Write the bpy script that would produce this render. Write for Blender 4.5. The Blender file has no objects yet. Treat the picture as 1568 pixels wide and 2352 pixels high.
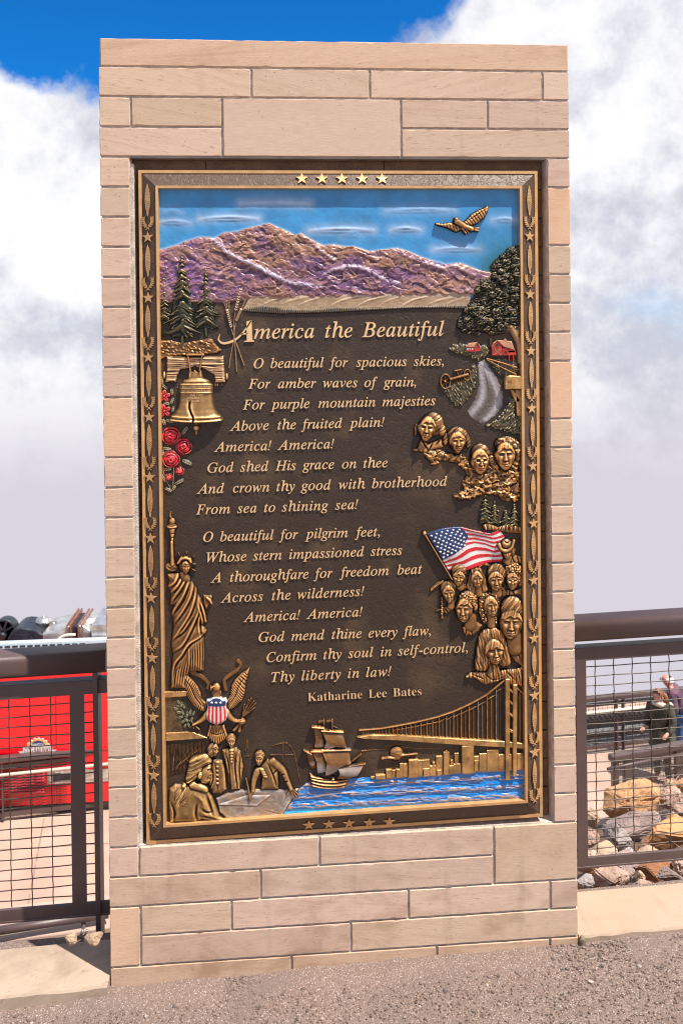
import bpy, bmesh, math, random
import numpy as np
from mathutils import Matrix, Vector
C = bpy.context.scene.collection
R_ = math.radians

# ------------------------------------------------------------------ camera
CU, CV, FP = 784.0, 780.0, 2000.0              # optical axis and focal length, in photo pixels (1568 wide)
CAMPOS = np.array([0.5741, -2.9911, 2.18])
RM = np.array([[0.99686021, -0.07826702, -0.0119996],
               [-0.01230709, -0.00344757, -0.99991832],
               [0.07821926, 0.99692647, -0.004399986]])
cam_d = bpy.data.cameras.new('camera'); cam = bpy.data.objects.new('camera', cam_d); C.objects.link(cam)
cam_d.sensor_fit = 'VERTICAL'; cam_d.sensor_height = 36.0
cam_d.lens = FP/2352*36.0
cam_d.shift_y = -(1176-CV)/2352
cam_d.clip_start = 0.05; cam_d.clip_end = 5000
cam_d.dof.use_dof = True; cam_d.dof.focus_distance = 3.05; cam_d.dof.aperture_fstop = 7.0
xa, ya, za = RM[0], -RM[1], -RM[2]
cam.matrix_world = Matrix(((xa[0], ya[0], za[0], CAMPOS[0]), (xa[1], ya[1], za[1], CAMPOS[1]),
                           (xa[2], ya[2], za[2], CAMPOS[2]), (0, 0, 0, 1)))
bpy.context.scene.camera = cam
bpy.context.scene.cycles.pixel_filter_type = 'BLACKMAN_HARRIS'; bpy.context.scene.cycles.filter_width = 1.15

# ------------------------------------------------------------------ light
SUN_EL = R_(63.0); SUN_H = (0.78, -0.625)       # high sun, to the right and in front of the stone
sc = bpy.context.scene
sc.view_settings.view_transform = 'Standard'; sc.view_settings.look = 'None'
sc.view_settings.gamma = 1.0; sc.view_settings.use_curve_mapping = False
sc.view_settings.exposure = 1.20
sd = bpy.data.lights.new('sun', 'SUN'); sd.energy = 3.5; sd.angle = R_(0.53); sd.color = (1.0, 0.93, 0.84)
so = bpy.data.objects.new('sun', sd); C.objects.link(so)
sv = Vector((SUN_H[0]*math.cos(SUN_EL), SUN_H[1]*math.cos(SUN_EL), math.sin(SUN_EL))).normalized()
so.rotation_euler = sv.to_track_quat('Z', 'Y').to_euler(); so.location = (3, -4, 8)

world = bpy.data.worlds.new('World'); sc.world = world; world.use_nodes = True
def nodes_of(nt):
    N = nt.nodes; L = nt.links
    def n(t, **k):
        x = N.new(t)
        for a, b in k.items():
            if a.startswith('i_'):
                key = a[2:]
                key = int(key) if key.isdigit() else key
                x.inputs[key].default_value = b
            else: setattr(x, a, b)
        return x
    def l(a, b): L.new(a, b)
    def mth(op, a, b=None, c=None, clamp=False):
        x = N.new('ShaderNodeMath'); x.operation = op; x.use_clamp = clamp
        for i, s in enumerate((a, b, c)):
            if s is None: continue
            if isinstance(s, (int, float)): x.inputs[i].default_value = s
            else: L.new(s, x.inputs[i])
        return x.outputs[0]
    def mix(f, a, b, bt='MIX'):
        x = N.new('ShaderNodeMix'); x.data_type = 'RGBA'; x.blend_type = bt
        for i, s in ((0, f), (6, a), (7, b)):
            if isinstance(s, (int, float)): x.inputs[i].default_value = s
            elif isinstance(s, tuple): x.inputs[i].default_value = (*s[:3], 1)
            else: L.new(s, x.inputs[i])
        return x.outputs[2]
    def sstep(v, a, b):
        x = N.new('ShaderNodeMapRange'); x.interpolation_type = 'SMOOTHSTEP'
        L.new(v, x.inputs[0]); x.inputs[1].default_value = a; x.inputs[2].default_value = b
        return x.outputs[0]
    return N, L, n, l, mth, mix, sstep

def build_world():
    nt = world.node_tree; nt.nodes.clear()
    N, L, n, l, mth, mix, sstep = nodes_of(nt)
    out = n('ShaderNodeOutputWorld'); bg = n('ShaderNodeBackground'); bg.inputs[1].default_value = 0.10
    sky = n('ShaderNodeTexSky'); sky.sky_type = 'NISHITA'; sky.sun_disc = False
    sky.sun_elevation = SUN_EL; sky.sun_rotation = math.atan2(SUN_H[0], SUN_H[1])
    sky.altitude = 4300; sky.air_density = 1.0; sky.dust_density = 0.3; sky.ozone_density = 3.0
    tc = n('ShaderNodeTexCoord'); sp = n('ShaderNodeSeparateXYZ'); l(tc.outputs['Generated'], sp.inputs[0])
    x, y, z = sp.outputs
    # cloud pattern lives on the sky's own direction vector
    n1 = n('ShaderNodeTexNoise', i_Scale=3.2, i_Detail=12.0, i_Roughness=0.62); l(tc.outputs['Generated'], n1.inputs['Vector'])
    n2 = n('ShaderNodeTexNoise', i_Scale=10.0, i_Detail=10.0, i_Roughness=0.66); l(tc.outputs['Generated'], n2.inputs['Vector'])
    mp = n('ShaderNodeMapping'); l(tc.outputs['Generated'], mp.inputs[0]); mp.inputs['Location'].default_value = (3.7, 1.2, 0.4); mp.inputs['Scale'].default_value = (1, 1, 1.6)
    n3 = n('ShaderNodeTexNoise', i_Scale=2.6, i_Detail=6.0, i_Roughness=0.5); l(mp.outputs[0], n3.inputs['Vector'])
    az = mth('DIVIDE', x, mth('MAXIMUM', mth('ABSOLUTE', y), 0.05))
    # height of the cloud tops: low to the left, climbing steeply right of the middle
    top = mth('ADD', 0.285, mth('MULTIPLY', sstep(az, 0.10, 0.40), 0.30))
    d = mth('SUBTRACT', top, z)
    d = mth('ADD', d, mth('MULTIPLY', mth('SUBTRACT', n1.outputs[0], 0.5), 0.26))
    d = mth('ADD', d, mth('MULTIPLY', mth('SUBTRACT', n2.outputs[0], 0.5), 0.10))
    cover = sstep(d, -0.012, 0.03)
    # broken patch of blue in the cloud on the right, and thin bluish gaps low on the left
    hole = mth('MULTIPLY', sstep(n3.outputs[0], 0.56, 0.72), sstep(z, -0.05, 0.1))
    cover = mth('MULTIPLY', cover, mth('SUBTRACT', 1.0, mth('MULTIPLY', hole, 0.75)))
    cover = mth('MAXIMUM', cover, mth('MULTIPLY', sstep(z, 0.42, 0.66), 0.55))      # unseen cloud added overhead so the skylight tints shadows less blue
    white = (4.4, 4.4, 4.5); lav = (2.65, 2.72, 3.15); fog = (3.05, 2.9, 3.25)
    body = mix(sstep(mth('ADD', n3.outputs[0], mth('MULTIPLY', mth('SUBTRACT', n2.outputs[0], 0.5), 0.8)), 0.40, 0.66), white, lav)
    low = sstep(z, 0.0, -0.20)
    body = mix(low, body, fog)
    skyc = mix(1.0, sky.outputs[0], (0.05, 0.52, 0.88), 'MULTIPLY')
    col = mix(cover, skyc, body)
    col = mix(mth('MULTIPLY', sstep(z, -0.08, -0.26), 0.9), col, fog)
    l(col, bg.inputs[0]); l(bg.outputs[0], out.inputs[0])
build_world()

# ------------------------------------------------------------------ measuring helpers
def U(u, v, y=0.0):
    """point on the vertical plane y = const seen at photo position (u, v)"""
    d = RM.T @ np.array([(u-CU)/FP, (v-CV)/FP, 1.0]); t = (y-CAMPOS[1])/d[1]
    return CAMPOS + t*d
def Uarr(u, v, y):
    a = (np.asarray(u)-CU)/FP; b = (np.asarray(v)-CV)/FP
    d = [RM[0][i]*a + RM[1][i]*b + RM[2][i] for i in range(3)]
    t = (y-CAMPOS[1])/d[1]
    return CAMPOS[0]+t*d[0], CAMPOS[2]+t*d[2]
def G(u, v, z=0.0):
    d = RM.T @ np.array([(u-CU)/FP, (v-CV)/FP, 1.0]); t = (z-CAMPOS[2])/d[2]
    return CAMPOS + t*d

# ------------------------------------------------------------------ object helpers
def tag(o, label=None, cat=None, group=None, kind=None):
    if label: o['label'] = label
    if cat: o['category'] = cat
    if group: o['group'] = group
    if kind: o['kind'] = kind
    return o
def empty(name, loc, label, cat, group=None):
    o = bpy.data.objects.new(name, None); C.objects.link(o); o.location = loc; o.empty_display_size = 0.1
    return tag(o, label, cat, group)
bpy.context.view_layer.update()
def link(name, me, mat=None, parent=None, smooth=False, label=None):
    o = bpy.data.objects.new(name, me); C.objects.link(o)
    if mat is not None:
        for m_ in (mat if isinstance(mat, (list, tuple)) else [mat]): me.materials.append(m_)
    if smooth: me.polygons.foreach_set('use_smooth', [True]*len(me.polygons))
    if parent is not None:
        o.parent = parent
        off = Vector((0, 0, 0)); q = parent
        while q is not None: off += q.location; q = q.parent
        o.location = -off                        # meshes are written in world coordinates
    if label: o['label'] = label
    return o
class MB:
    """collects boxes, bars, prisms and tubes into one mesh"""
    def __init__(s): s.bm = bmesh.new()
    def box(s, x0, x1, y0, y1, z0, z1, bev=0.0, M=None, mi=0):
        vs = [s.bm.verts.new(p) for p in ((x0,y0,z0),(x1,y0,z0),(x1,y1,z0),(x0,y1,z0),(x0,y0,z1),(x1,y0,z1),(x1,y1,z1),(x0,y1,z1))]
        fs = [s.bm.faces.new([vs[i] for i in f]) for f in ((0,3,2,1),(4,5,6,7),(0,1,5,4),(1,2,6,5),(2,3,7,6),(3,0,4,7))]
        for f in fs: f.material_index = mi
        if bev:
            es = list({e for f in fs for e in f.edges})
            r = bmesh.ops.bevel(s.bm, geom=es, offset=bev, segments=2, affect='EDGES', profile=0.5)
            vs = list({v for f in r['faces'] for v in f.verts} | {v for v in vs if v.is_valid})
        if M is not None: bmesh.ops.transform(s.bm, matrix=M, verts=[v for v in vs if v.is_valid])
        return s
    def bar(s, a, b, w, h, up=(0,0,1), bev=0.0, mi=0):
        """box from a to b, w wide (sideways), h high (along up)"""
        a = Vector(a); b = Vector(b); d = b-a; L = d.length; d.normalize()
        sd_ = d.cross(Vector(up)).normalized(); u_ = sd_.cross(d).normalized()
        M = Matrix((( d.x, sd_.x, u_.x, a.x), (d.y, sd_.y, u_.y, a.y), (d.z, sd_.z, u_.z, a.z), (0,0,0,1)))
        return s.box(0, L, -w/2, w/2, -h/2, h/2, bev, M, mi)
    def tube(s, pts, r, seg=8, mi=0, cap=True):
        pts = [Vector(p) for p in pts]; rings = []
        rs = r if isinstance(r, (list, tuple)) else [r]*len(pts)
        for i, p in enumerate(pts):
            d = (pts[min(i+1, len(pts)-1)]-pts[max(i-1, 0)]).normalized()
            ref = Vector((0,0,1)) if abs(d.z) < 0.9 else Vector((1,0,0))
            e1 = d.cross(ref).normalized(); e2 = d.cross(e1)
            rings.append([s.bm.verts.new(p + rs[i]*(math.cos(2*math.pi*k/seg)*e1 + math.sin(2*math.pi*k/seg)*e2)) for k in range(seg)])
        for a, b in zip(rings, rings[1:]):
            for k in range(seg):
                f = s.bm.faces.new((a[k], a[(k+1)%seg], b[(k+1)%seg], b[k])); f.material_index = mi; f.smooth = True
        if cap:
            for rg in (rings[0], rings[-1]):
                f = s.bm.faces.new(rg); f.material_index = mi
        return s
    def lathe(s, prof, c=(0,0,0), axis='z', seg=24, mi=0):
        rings = []
        for r, h in prof:
            ring = []
            for k in range(seg):
                a = 2*math.pi*k/seg; q = (r*math.cos(a), r*math.sin(a), h)
                if axis == 'y': q = (q[0], h, q[1])
                if axis == 'x': q = (h, q[0], q[1])
                ring.append(s.bm.verts.new((c[0]+q[0], c[1]+q[1], c[2]+q[2])))
            rings.append(ring)
        for a, b in zip(rings, rings[1:]):
            for k in range(seg):
                f = s.bm.faces.new((a[k], a[(k+1)%seg], b[(k+1)%seg], b[k])); f.material_index = mi; f.smooth = True
        for rg in (rings[0], rings[-1]): s.bm.faces.new(rg).material_index = mi
        return s
    def prism(s, poly, y0, y1, mi=0, bev=0.0):
        """poly = [(x, z)] pushed from y0 (front) to y1 (back)"""
        a = [s.bm.verts.new((x, y0, z)) for x, z in poly]; b = [s.bm.verts.new((x, y1, z)) for x, z in poly]
        fs = [s.bm.faces.new(a), s.bm.faces.new(b[::-1])]; k = len(a)
        for i in range(k): fs.append(s.bm.faces.new((a[i], b[i], b[(i+1)%k], a[(i+1)%k])))
        for f in fs: f.material_index = mi
        if bev: bmesh.ops.bevel(s.bm, geom=list(fs[0].edges), offset=bev, segments=1, affect='EDGES')
        return s
    def build(s, name, mat, parent=None, smooth=False, label=None):
        bmesh.ops.recalc_face_normals(s.bm, faces=s.bm.faces[:])
        me = bpy.data.meshes.new(name); s.bm.to_mesh(me); s.bm.free()
        return link(name, me, mat, parent, smooth, label)
def np_mesh(name, V, Fq):
    me = bpy.data.meshes.new(name)
    V = np.asarray(V, np.float32); Fq = np.asarray(Fq, np.int32)
    me.vertices.add(len(V)); me.vertices.foreach_set('co', V.ravel())
    k = Fq.shape[1]; me.loops.add(Fq.size); me.loops.foreach_set('vertex_index', Fq.ravel())
    me.polygons.add(len(Fq)); me.polygons.foreach_set('loop_start', np.arange(0, Fq.size, k, dtype=np.int32))
    me.update(calc_edges=True); me.validate(); me.shade_flat()
    return me
def set_col(me, col, name='col'):
    a = me.attributes.new(name, 'FLOAT_COLOR', 'POINT')
    c = np.ones((len(me.vertices), 4), np.float32); c[:, :3] = col
    a.data.foreach_set('color', c.ravel())

# ------------------------------------------------------------------ materials
def mat_base(name):
    m = bpy.data.materials.new(name); m.use_nodes = True; nt = m.node_tree
    b = nt.nodes['Principled BSDF']
    return m, nt, b, nodes_of(nt)
def simple(name, col, rough=0.5, metal=0.0, var=0.15, scale=8.0, bump=0.0, bscale=60.0, coat=0.0, spec=None, col2=None):
    m, nt, b, (N, L, n, l, mth, mix, sstep) = mat_base(name)
    tc = n('ShaderNodeTexCoord'); nz = n('ShaderNodeTexNoise', i_Scale=scale, i_Detail=6.0, i_Roughness=0.6)
    l(tc.outputs['Object'], nz.inputs['Vector'])
    c2 = col2 or tuple(c*(1-2*var) for c in col); c1 = tuple(min(1, c*(1+var)) for c in col)
    l(mix(sstep(nz.outputs[0], 0.3, 0.7), c1, c2), b.inputs['Base Color'])
    b.inputs['Roughness'].default_value = rough; b.inputs['Metallic'].default_value = metal
    b.inputs['Coat Weight'].default_value = coat
    if spec is not None: b.inputs['Specular IOR Level'].default_value = spec
    if bump:
        n2 = n('ShaderNodeTexNoise', i_Scale=bscale, i_Detail=5.0); l(tc.outputs['Object'], n2.inputs['Vector'])
        bp = n('ShaderNodeBump', i_Strength=bump, i_Distance=0.01); l(n2.outputs[0], bp.inputs['Height']); l(bp.outputs[0], b.inputs['Normal'])
    return m
def stone_mat(name, base, streak, rough=0.85):
    m, nt, b, (N, L, n, l, mth, mix, sstep) = mat_base(name)
    a1 = n('ShaderNodeAttribute', attribute_name='bed'); at = n('ShaderNodeAttribute', attribute_name='col')
    mp = n('ShaderNodeMapping'); l(a1.outputs['Vector'], mp.inputs[0]); mp.inputs['Scale'].default_value = (2.2, 6.0, 42.0)
    nz = n('ShaderNodeTexNoise', i_Scale=1.0, i_Detail=7.0, i_Roughness=0.55, i_Distortion=0.6); l(mp.outputs[0], nz.inputs['Vector'])
    mp2 = n('ShaderNodeMapping'); l(a1.outputs['Vector'], mp2.inputs[0]); mp2.inputs['Scale'].default_value = (30, 30, 190.0)
    fl = n('ShaderNodeTexNoise', i_Scale=1.0, i_Detail=3.0, i_Roughness=0.6); l(mp2.outputs[0], fl.inputs['Vector'])
    nb = n('ShaderNodeTexNoise', i_Scale=5.0, i_Detail=5.0); l(a1.outputs['Vector'], nb.inputs['Vector'])
    gr = n('ShaderNodeTexNoise', i_Scale=900.0, i_Detail=2.0); l(a1.outputs['Vector'], gr.inputs['Vector'])
    c = mix(mth('MULTIPLY', sstep(nz.outputs[0], 0.46, 0.80), mth('MULTIPLY', at.outputs['Alpha'], 0.75)), base, streak)
    c = mix(mth('MULTIPLY', sstep(nb.outputs[0], 0.50, 0.78), 0.45), c, tuple(s*0.92 for s in streak))
    c = mix(mth('MULTIPLY', sstep(fl.outputs[0], 0.60, 0.72), mth('MULTIPLY', at.outputs['Alpha'], 0.55)), c, (0.20, 0.10, 0.05))
    c = mix(mth('MULTIPLY', sstep(gr.outputs[0], 0.35, 0.7), 0.35), c, tuple(min(1, s*1.25) for s in base))
    tc = n('ShaderNodeTexCoord'); so_ = n('ShaderNodeSeparateXYZ'); l(tc.outputs['Object'], so_.inputs[0])
    st_m = n('ShaderNodeMapping'); l(tc.outputs['Object'], st_m.inputs[0]); st_m.inputs['Scale'].default_value = (5.0, 5.0, 9.0)
    sn = n('ShaderNodeTexNoise', i_Scale=1.0, i_Detail=6.0, i_Roughness=0.62, i_Distortion=0.4); l(st_m.outputs[0], sn.inputs['Vector'])
    damp = mth('MULTIPLY', sstep(sn.outputs[0], 0.44, 0.72), sstep(so_.outputs[2], 0.85, 0.05))
    c = mix(mth('MULTIPLY', damp, mth('MULTIPLY', at.outputs['Alpha'], 0.75)), c, tuple(s*0.86 for s in streak))
    dr = n('ShaderNodeMapping'); l(tc.outputs['Object'], dr.inputs[0]); dr.inputs['Scale'].default_value = (16.0, 4.0, 1.6)
    dn = n('ShaderNodeTexNoise', i_Scale=1.0, i_Detail=5.0); l(dr.outputs[0], dn.inputs['Vector'])
    c = mix(mth('MULTIPLY', sstep(dn.outputs[0], 0.58, 0.74), 0.22), c, (0.24, 0.17, 0.12))
    pit = n('ShaderNodeTexVoronoi', i_Scale=26.0); l(a1.outputs['Vector'], pit.inputs['Vector'])
    c = mix(mth('MULTIPLY', sstep(pit.outputs['Distance'], 0.065, 0.03), 0.8), c, (0.13, 0.075, 0.045))
    c = mix(1.0, c, at.outputs['Color'], 'MULTIPLY')
    l(c, b.inputs['Base Color']); b.inputs['Roughness'].default_value = rough; b.inputs['Specular IOR Level'].default_value = 0.25
    h = mth('ADD', mth('MULTIPLY', fl.outputs[0], 0.6), mth('MULTIPLY', gr.outputs[0], 0.5))
    bp = n('ShaderNodeBump', i_Strength=0.5, i_Distance=0.0016); l(h, bp.inputs['Height']); l(bp.outputs[0], b.inputs['Normal'])
    return m
def attr_mat(name, metal, rough, coat=0.0, bump=0.25, bscale=260.0, spec=0.5, rvar=0.15):
    m, nt, b, (N, L, n, l, mth, mix, sstep) = mat_base(name)
    at = n('ShaderNodeAttribute', attribute_name='col'); tc = n('ShaderNodeTexCoord')
    nz = n('ShaderNodeTexNoise', i_Scale=bscale, i_Detail=4.0, i_Roughness=0.6); l(tc.outputs['Object'], nz.inputs['Vector'])
    nl = n('ShaderNodeTexNoise', i_Scale=18.0, i_Detail=5.0); l(tc.outputs['Object'], nl.inputs['Vector'])
    c = mix(mth('MULTIPLY', sstep(nl.outputs[0], 0.4, 0.7), 0.35), at.outputs['Color'], (0.62, 0.55, 0.5), 'MULTIPLY')
    l(c, b.inputs['Base Color']); b.inputs['Metallic'].default_value = metal
    l(mth('ADD', rough-rvar/2, mth('MULTIPLY', nz.outputs[0], rvar)), b.inputs['Roughness'])
    b.inputs['Coat Weight'].default_value = coat; b.inputs['Coat Roughness'].default_value = 0.25; b.inputs['Specular IOR Level'].default_value = spec
    bp = n('ShaderNodeBump', i_Strength=bump, i_Distance=0.0012); l(nz.outputs[0], bp.inputs['Height']); l(bp.outputs[0], b.inputs['Normal'])
    return m
def panel_mat(name, base, warm, rough=0.34):
    """cast bronze ground: dark brown lacquer, skin of small wrinkles, warm rubbed patches"""
    m, nt, b, (N, L, n, l, mth, mix, sstep) = mat_base(name)
    tc = n('ShaderNodeTexCoord')
    nz = n('ShaderNodeTexNoise', i_Scale=5.0, i_Detail=3.0); l(tc.outputs['Object'], nz.inputs['Vector'])
    wr = n('ShaderNodeTexNoise', i_Scale=38.0, i_Detail=4.0, i_Roughness=0.5, i_Distortion=1.2); l(tc.outputs['Object'], wr.inputs['Vector'])
    fine = n('ShaderNodeTexNoise', i_Scale=300.0, i_Detail=2.0); l(tc.outputs['Object'], fine.inputs['Vector'])
    ridge = mth('ABSOLUTE', mth('SUBTRACT', wr.outputs[0], 0.5))
    ridge = sstep(ridge, 0.05, 0.0)
    c = mix(sstep(nz.outputs[0], 0.5, 0.72), base, warm)
    sp = sstep(fine.outputs[0], 0.70, 0.76)
    c = mix(mth('MULTIPLY', sp, 0.5), c, (0.25, 0.2, 0.16))
    l(c, b.inputs['Base Color']); b.inputs['Roughness'].default_value = rough
    b.inputs['Specular IOR Level'].default_value = 0.35
    h = mth('ADD', mth('MULTIPLY', ridge, 0.35), mth('ADD', mth('MULTIPLY', fine.outputs[0], 0.10), mth('MULTIPLY', wr.outputs[0], 1.0)))
    bp = n('ShaderNodeBump', i_Strength=0.45, i_Distance=0.004); l(h, bp.inputs['Height']); l(bp.outputs[0], b.inputs['Normal'])
    return m
M = {}
M['stone'] = stone_mat('sandstone', (0.555, 0.402, 0.295), (0.42, 0.275, 0.178))
M['tablet'] = stone_mat('smooth_sandstone', (0.56, 0.41, 0.31), (0.52, 0.34, 0.235), 0.75)
M['slab'] = stone_mat('slab_stone', (0.385, 0.30, 0.228), (0.30, 0.215, 0.155))
M['mortar'] = simple('mortar', (0.60, 0.52, 0.45), 0.95, bump=0.7, bscale=300, scale=30)
M['backing'] = simple('backing_stone', (0.17, 0.10, 0.06), 0.8, bump=0.5, bscale=120, scale=14)
M['panel'] = panel_mat('dark_bronze_ground', (0.041, 0.0255, 0.0170), (0.086, 0.052, 0.028), 0.42)
M['border'] = panel_mat('dark_bronze_border', (0.088, 0.052, 0.032), (0.12, 0.072, 0.043), 0.46)
M['gold'] = simple('polished_bronze_edge', (0.66, 0.38, 0.16), 0.34, metal=0.4, var=0.08, scale=20, bump=0.08, bscale=400)
M['bronze'] = attr_mat('antiqued_bronze', 0.3, 0.40, spec=0.4)
M['paint'] = attr_mat('painted_bronze', 0.0, 0.42, coat=0.12, bump=0.3, bscale=180)
M['edge'] = simple('dark_casting_edge', (0.05, 0.03, 0.02), 0.5, metal=0.3)

# ------------------------------------------------------------------ the stone pier
MOD = 0.1016; WX = 1.62
def ZK(k): return (31.5-k)*MOD
pier = empty('stone_monument', (WX/2, 0.2, -0.1), 'tall sandstone monument of tan blocks holding the bronze plaque', 'monument')
rs = np.random.RandomState(5)
class Stones:
    def __init__(s): s.V = []; s.F = []; s.col = []; s.bed = []
    def add(s, x0, x1, z0, z1, y0, y1, plain=0.0, tint=None, gap=0.0030):
        x0 += gap*(x0 > 0.01); x1 -= gap*(x1 < WX-0.01); z1 -= gap*1.1; z0 += gap*0.9
        # front face as a grid with worn edges, sides straight back
        nx = max(3, int((x1-x0)/0.02)); nz = max(3, int((z1-z0)/0.02))
        xs = np.concatenate([[x0, x0+0.0018], np.linspace(x0+0.012, x1-0.012, nx), [x1-0.0018, x1]])
        zs = np.concatenate([[z0, z0+0.0018], np.linspace(z0+0.012, z1-0.012, nz), [z1-0.0018, z1]])
        X, Z = np.meshgrid(xs, zs); X = X.astype(float)
        Y = np.full(X.shape, float(y0))
        e = np.minimum(np.minimum(X-x0, x1-X), np.minimum(Z-z0, z1-Z))
        Y += np.where(e < 0.001, 0.0028, 0.0)
        Y += rs.normal(0, 0.00012, X.shape)
        rag = rs.normal(0, 0.0011, X.shape); rag2 = rs.normal(0, 0.0011, X.shape)
        chip = (rs.rand(*X.shape) < 0.03)*rs.rand(*X.shape)*0.004
        ed = e < 0.0045
        X = np.where(ed, X+np.where(X < (x0+x1)/2, 1, -1)*(np.abs(rag)*0.7+chip)*(((X-x0) < 0.0045) | ((x1-X) < 0.0045)), X)
        Z = np.where(ed, Z+np.where(Z < (z0+z1)/2, 1, -1)*(np.abs(rag2)*0.7+chip)*(((Z-z0) < 0.0045) | ((z1-Z) < 0.0045)), Z)
        r, c = X.shape; b = sum(len(v) for v in s.V)
        V = np.stack([X, Y, Z], -1).reshape(-1, 3); idx = np.arange(r*c).reshape(r, c)
        ring = np.concatenate([idx[0, :], idx[1:, -1], idx[-1, -2::-1], idx[-2:0:-1, 0]])
        Vb = V[ring].copy(); Vb[:, 1] = y1
        F = np.stack([idx[:-1, :-1], idx[:-1, 1:], idx[1:, 1:], idx[1:, :-1]], -1).reshape(-1, 4)
        q = len(ring); bi = r*c+np.arange(q)
        Fs = np.stack([ring, bi, np.roll(bi, -1), np.roll(ring, -1)], -1)
        Va = np.concatenate([V, Vb]); s.V.append(Va); s.F.append(np.concatenate([F, Fs])+b)
        a = rs.uniform(-0.10, 0.10) if rs.rand() < 0.7 else rs.uniform(-0.3, 0.3)
        o = rs.uniform(-20, 20, 3)
        P = np.stack([Va[:, 0]*math.cos(a)+Va[:, 2]*math.sin(a)+o[0], Va[:, 1]+o[1], -Va[:, 0]*math.sin(a)+Va[:, 2]*math.cos(a)+o[2]], -1)
        s.bed.append(P)
        t = tint if tint is not None else np.array([1, 1, 1])*rs.uniform(0.90, 1.06)*np.array([1, rs.uniform(0.975, 1.01), rs.uniform(0.95, 1.05)])
        cc = np.ones((len(Va), 4)); cc[:, :3] = t; cc[:, 3] = 1.0-plain; s.col.append(cc)
    def build(s, name, mat, parent, label=None):
        me = np_mesh(name, np.concatenate(s.V), np.concatenate(s.F))
        bed = me.attributes.new('bed', 'FLOAT_VECTOR', 'POINT'); bed.data.foreach_set('vector', np.concatenate(s.bed).astype(np.float32).ravel())
        col = me.attributes.new('col', 'FLOAT_COLOR', 'POINT'); col.data.foreach_set('color', np.concatenate(s.col).astype(np.float32).ravel())
        o = link(name, me, mat, parent, label=label)
        return o
st = Stones(); YB = 0.42
def row(k, joints, n=1, x0=0.0, x1=WX, **kw):
    xs = [x0]+list(joints)+[x1]
    for a, b in zip(xs, xs[1:]): st.add(a, b, ZK(k+n), ZK(k), 0.0, YB, **kw)
row(1, (0.511, 0.917, 1.525)); row(2, (0.105,), x1=0.411); row(2, (1.329,), x0=1.024)
row(3, (), x1=0.411); row(3, (), x0=1.024)
NX0, NX1 = 0.1, 1.536
k = 4
while k < 27:
    if k == 12: st.add(0, NX0, ZK(14), ZK(12), 0, YB, plain=0.75, tint=np.array([1.08, 1.0, 0.92])); k += 2
    else: st.add(0, NX0, ZK(k+1), ZK(k), 0, YB); k += 1
k = 4
while k < 27:
    if k in (5, 11): st.add(NX1, WX, ZK(k+2), ZK(k), 0, YB, plain=0.8, tint=np.array([1.12, 1.0, 0.9])); k += 2
    else: st.add(NX1, WX, ZK(k+1), ZK(k), 0, YB); k += 1
row(27, (0.1, 0.712), x1=1.322); st.add(1.322, WX, ZK(29), ZK(27), 0, YB, plain=0.4)
row(28, (0.509,), x1=1.322)
st.add(0, 0.102, ZK(31), ZK(29), 0, YB, plain=0.85, tint=np.array([1.1, 1.02, 0.95]))
row(29, (0.409, 1.019, 1.522), x0=0.102); row(30, (0.817,), x0=0.102)
row(31, (0.611, 1.116, 1.518), n=2, tint=np.array([0.9, 0.86, 0.82]))
st.build('masonry', M['stone'], pier)
st = Stones(); st.add(0.006, WX-0.002, ZK(1), ZK(0)-0.004, 0.001, YB, tint=np.array([1.02, 0.97, 0.92])); st.build('capstone', M['stone'], pier)
st = Stones(); st.add(0.411, 1.024, ZK(4), ZK(2), -0.002, YB, plain=0.9); st.build('blank_tablet', M['tablet'], pier, 'smooth blank pale stone tablet above the plaque')
mb = MB()
for (x0, x1, k0, k1) in ((0.004, WX-0.004, 0.1, 4.0), (0.004, NX0, 4.0, 27.0), (NX1, WX-0.004, 4.0, 27.0), (0.004, WX-0.004, 27.0, 33)):
    mb.box(x0, x1, 0.0064 if k0 != 27.0 else 0.0067, YB-0.004, ZK(k1), ZK(k0))
mb.build('mortar', M['mortar'], pier)
mb = MB(); NY = 0.052
zz = ZK(27)
i = 0
while zz < ZK(4):
    off = 0.31*(i % 2); xs = [NX0]+[q for q in np.arange(NX0+0.25+off, NX1-0.1, 0.62)]+[NX1]
    for a, b in zip(xs, xs[1:]): mb.box(a+0.002, b-0.002, NY+0.002*(i % 2), NY+0.06, zz+0.002, min(zz+MOD, ZK(4))-0.003)
    zz += MOD; i += 1
mb.box(NX0, NX1, NY+0.01, NY+0.05, ZK(27), ZK(4))
mb.build('niche_backing', M['backing'], pier)
mb = MB(); mb.box(NX0-0.002, NX0+0.011, 0.012, NY+0.01, ZK(27)-0.004, ZK(4)-0.02, 0.004); mb.build('mortar_fillet', M['mortar'], pier)
mb = MB(); mb.box(NX0+0.002, NX1-0.002, 0.006, 0.045, ZK(4)-0.004, ZK(4)+0.0065, 0.0015); mb.build('lintel_strip', simple('steel_lintel', (0.30, 0.27, 0.25), 0.5, metal=0.6), pier)

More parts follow.
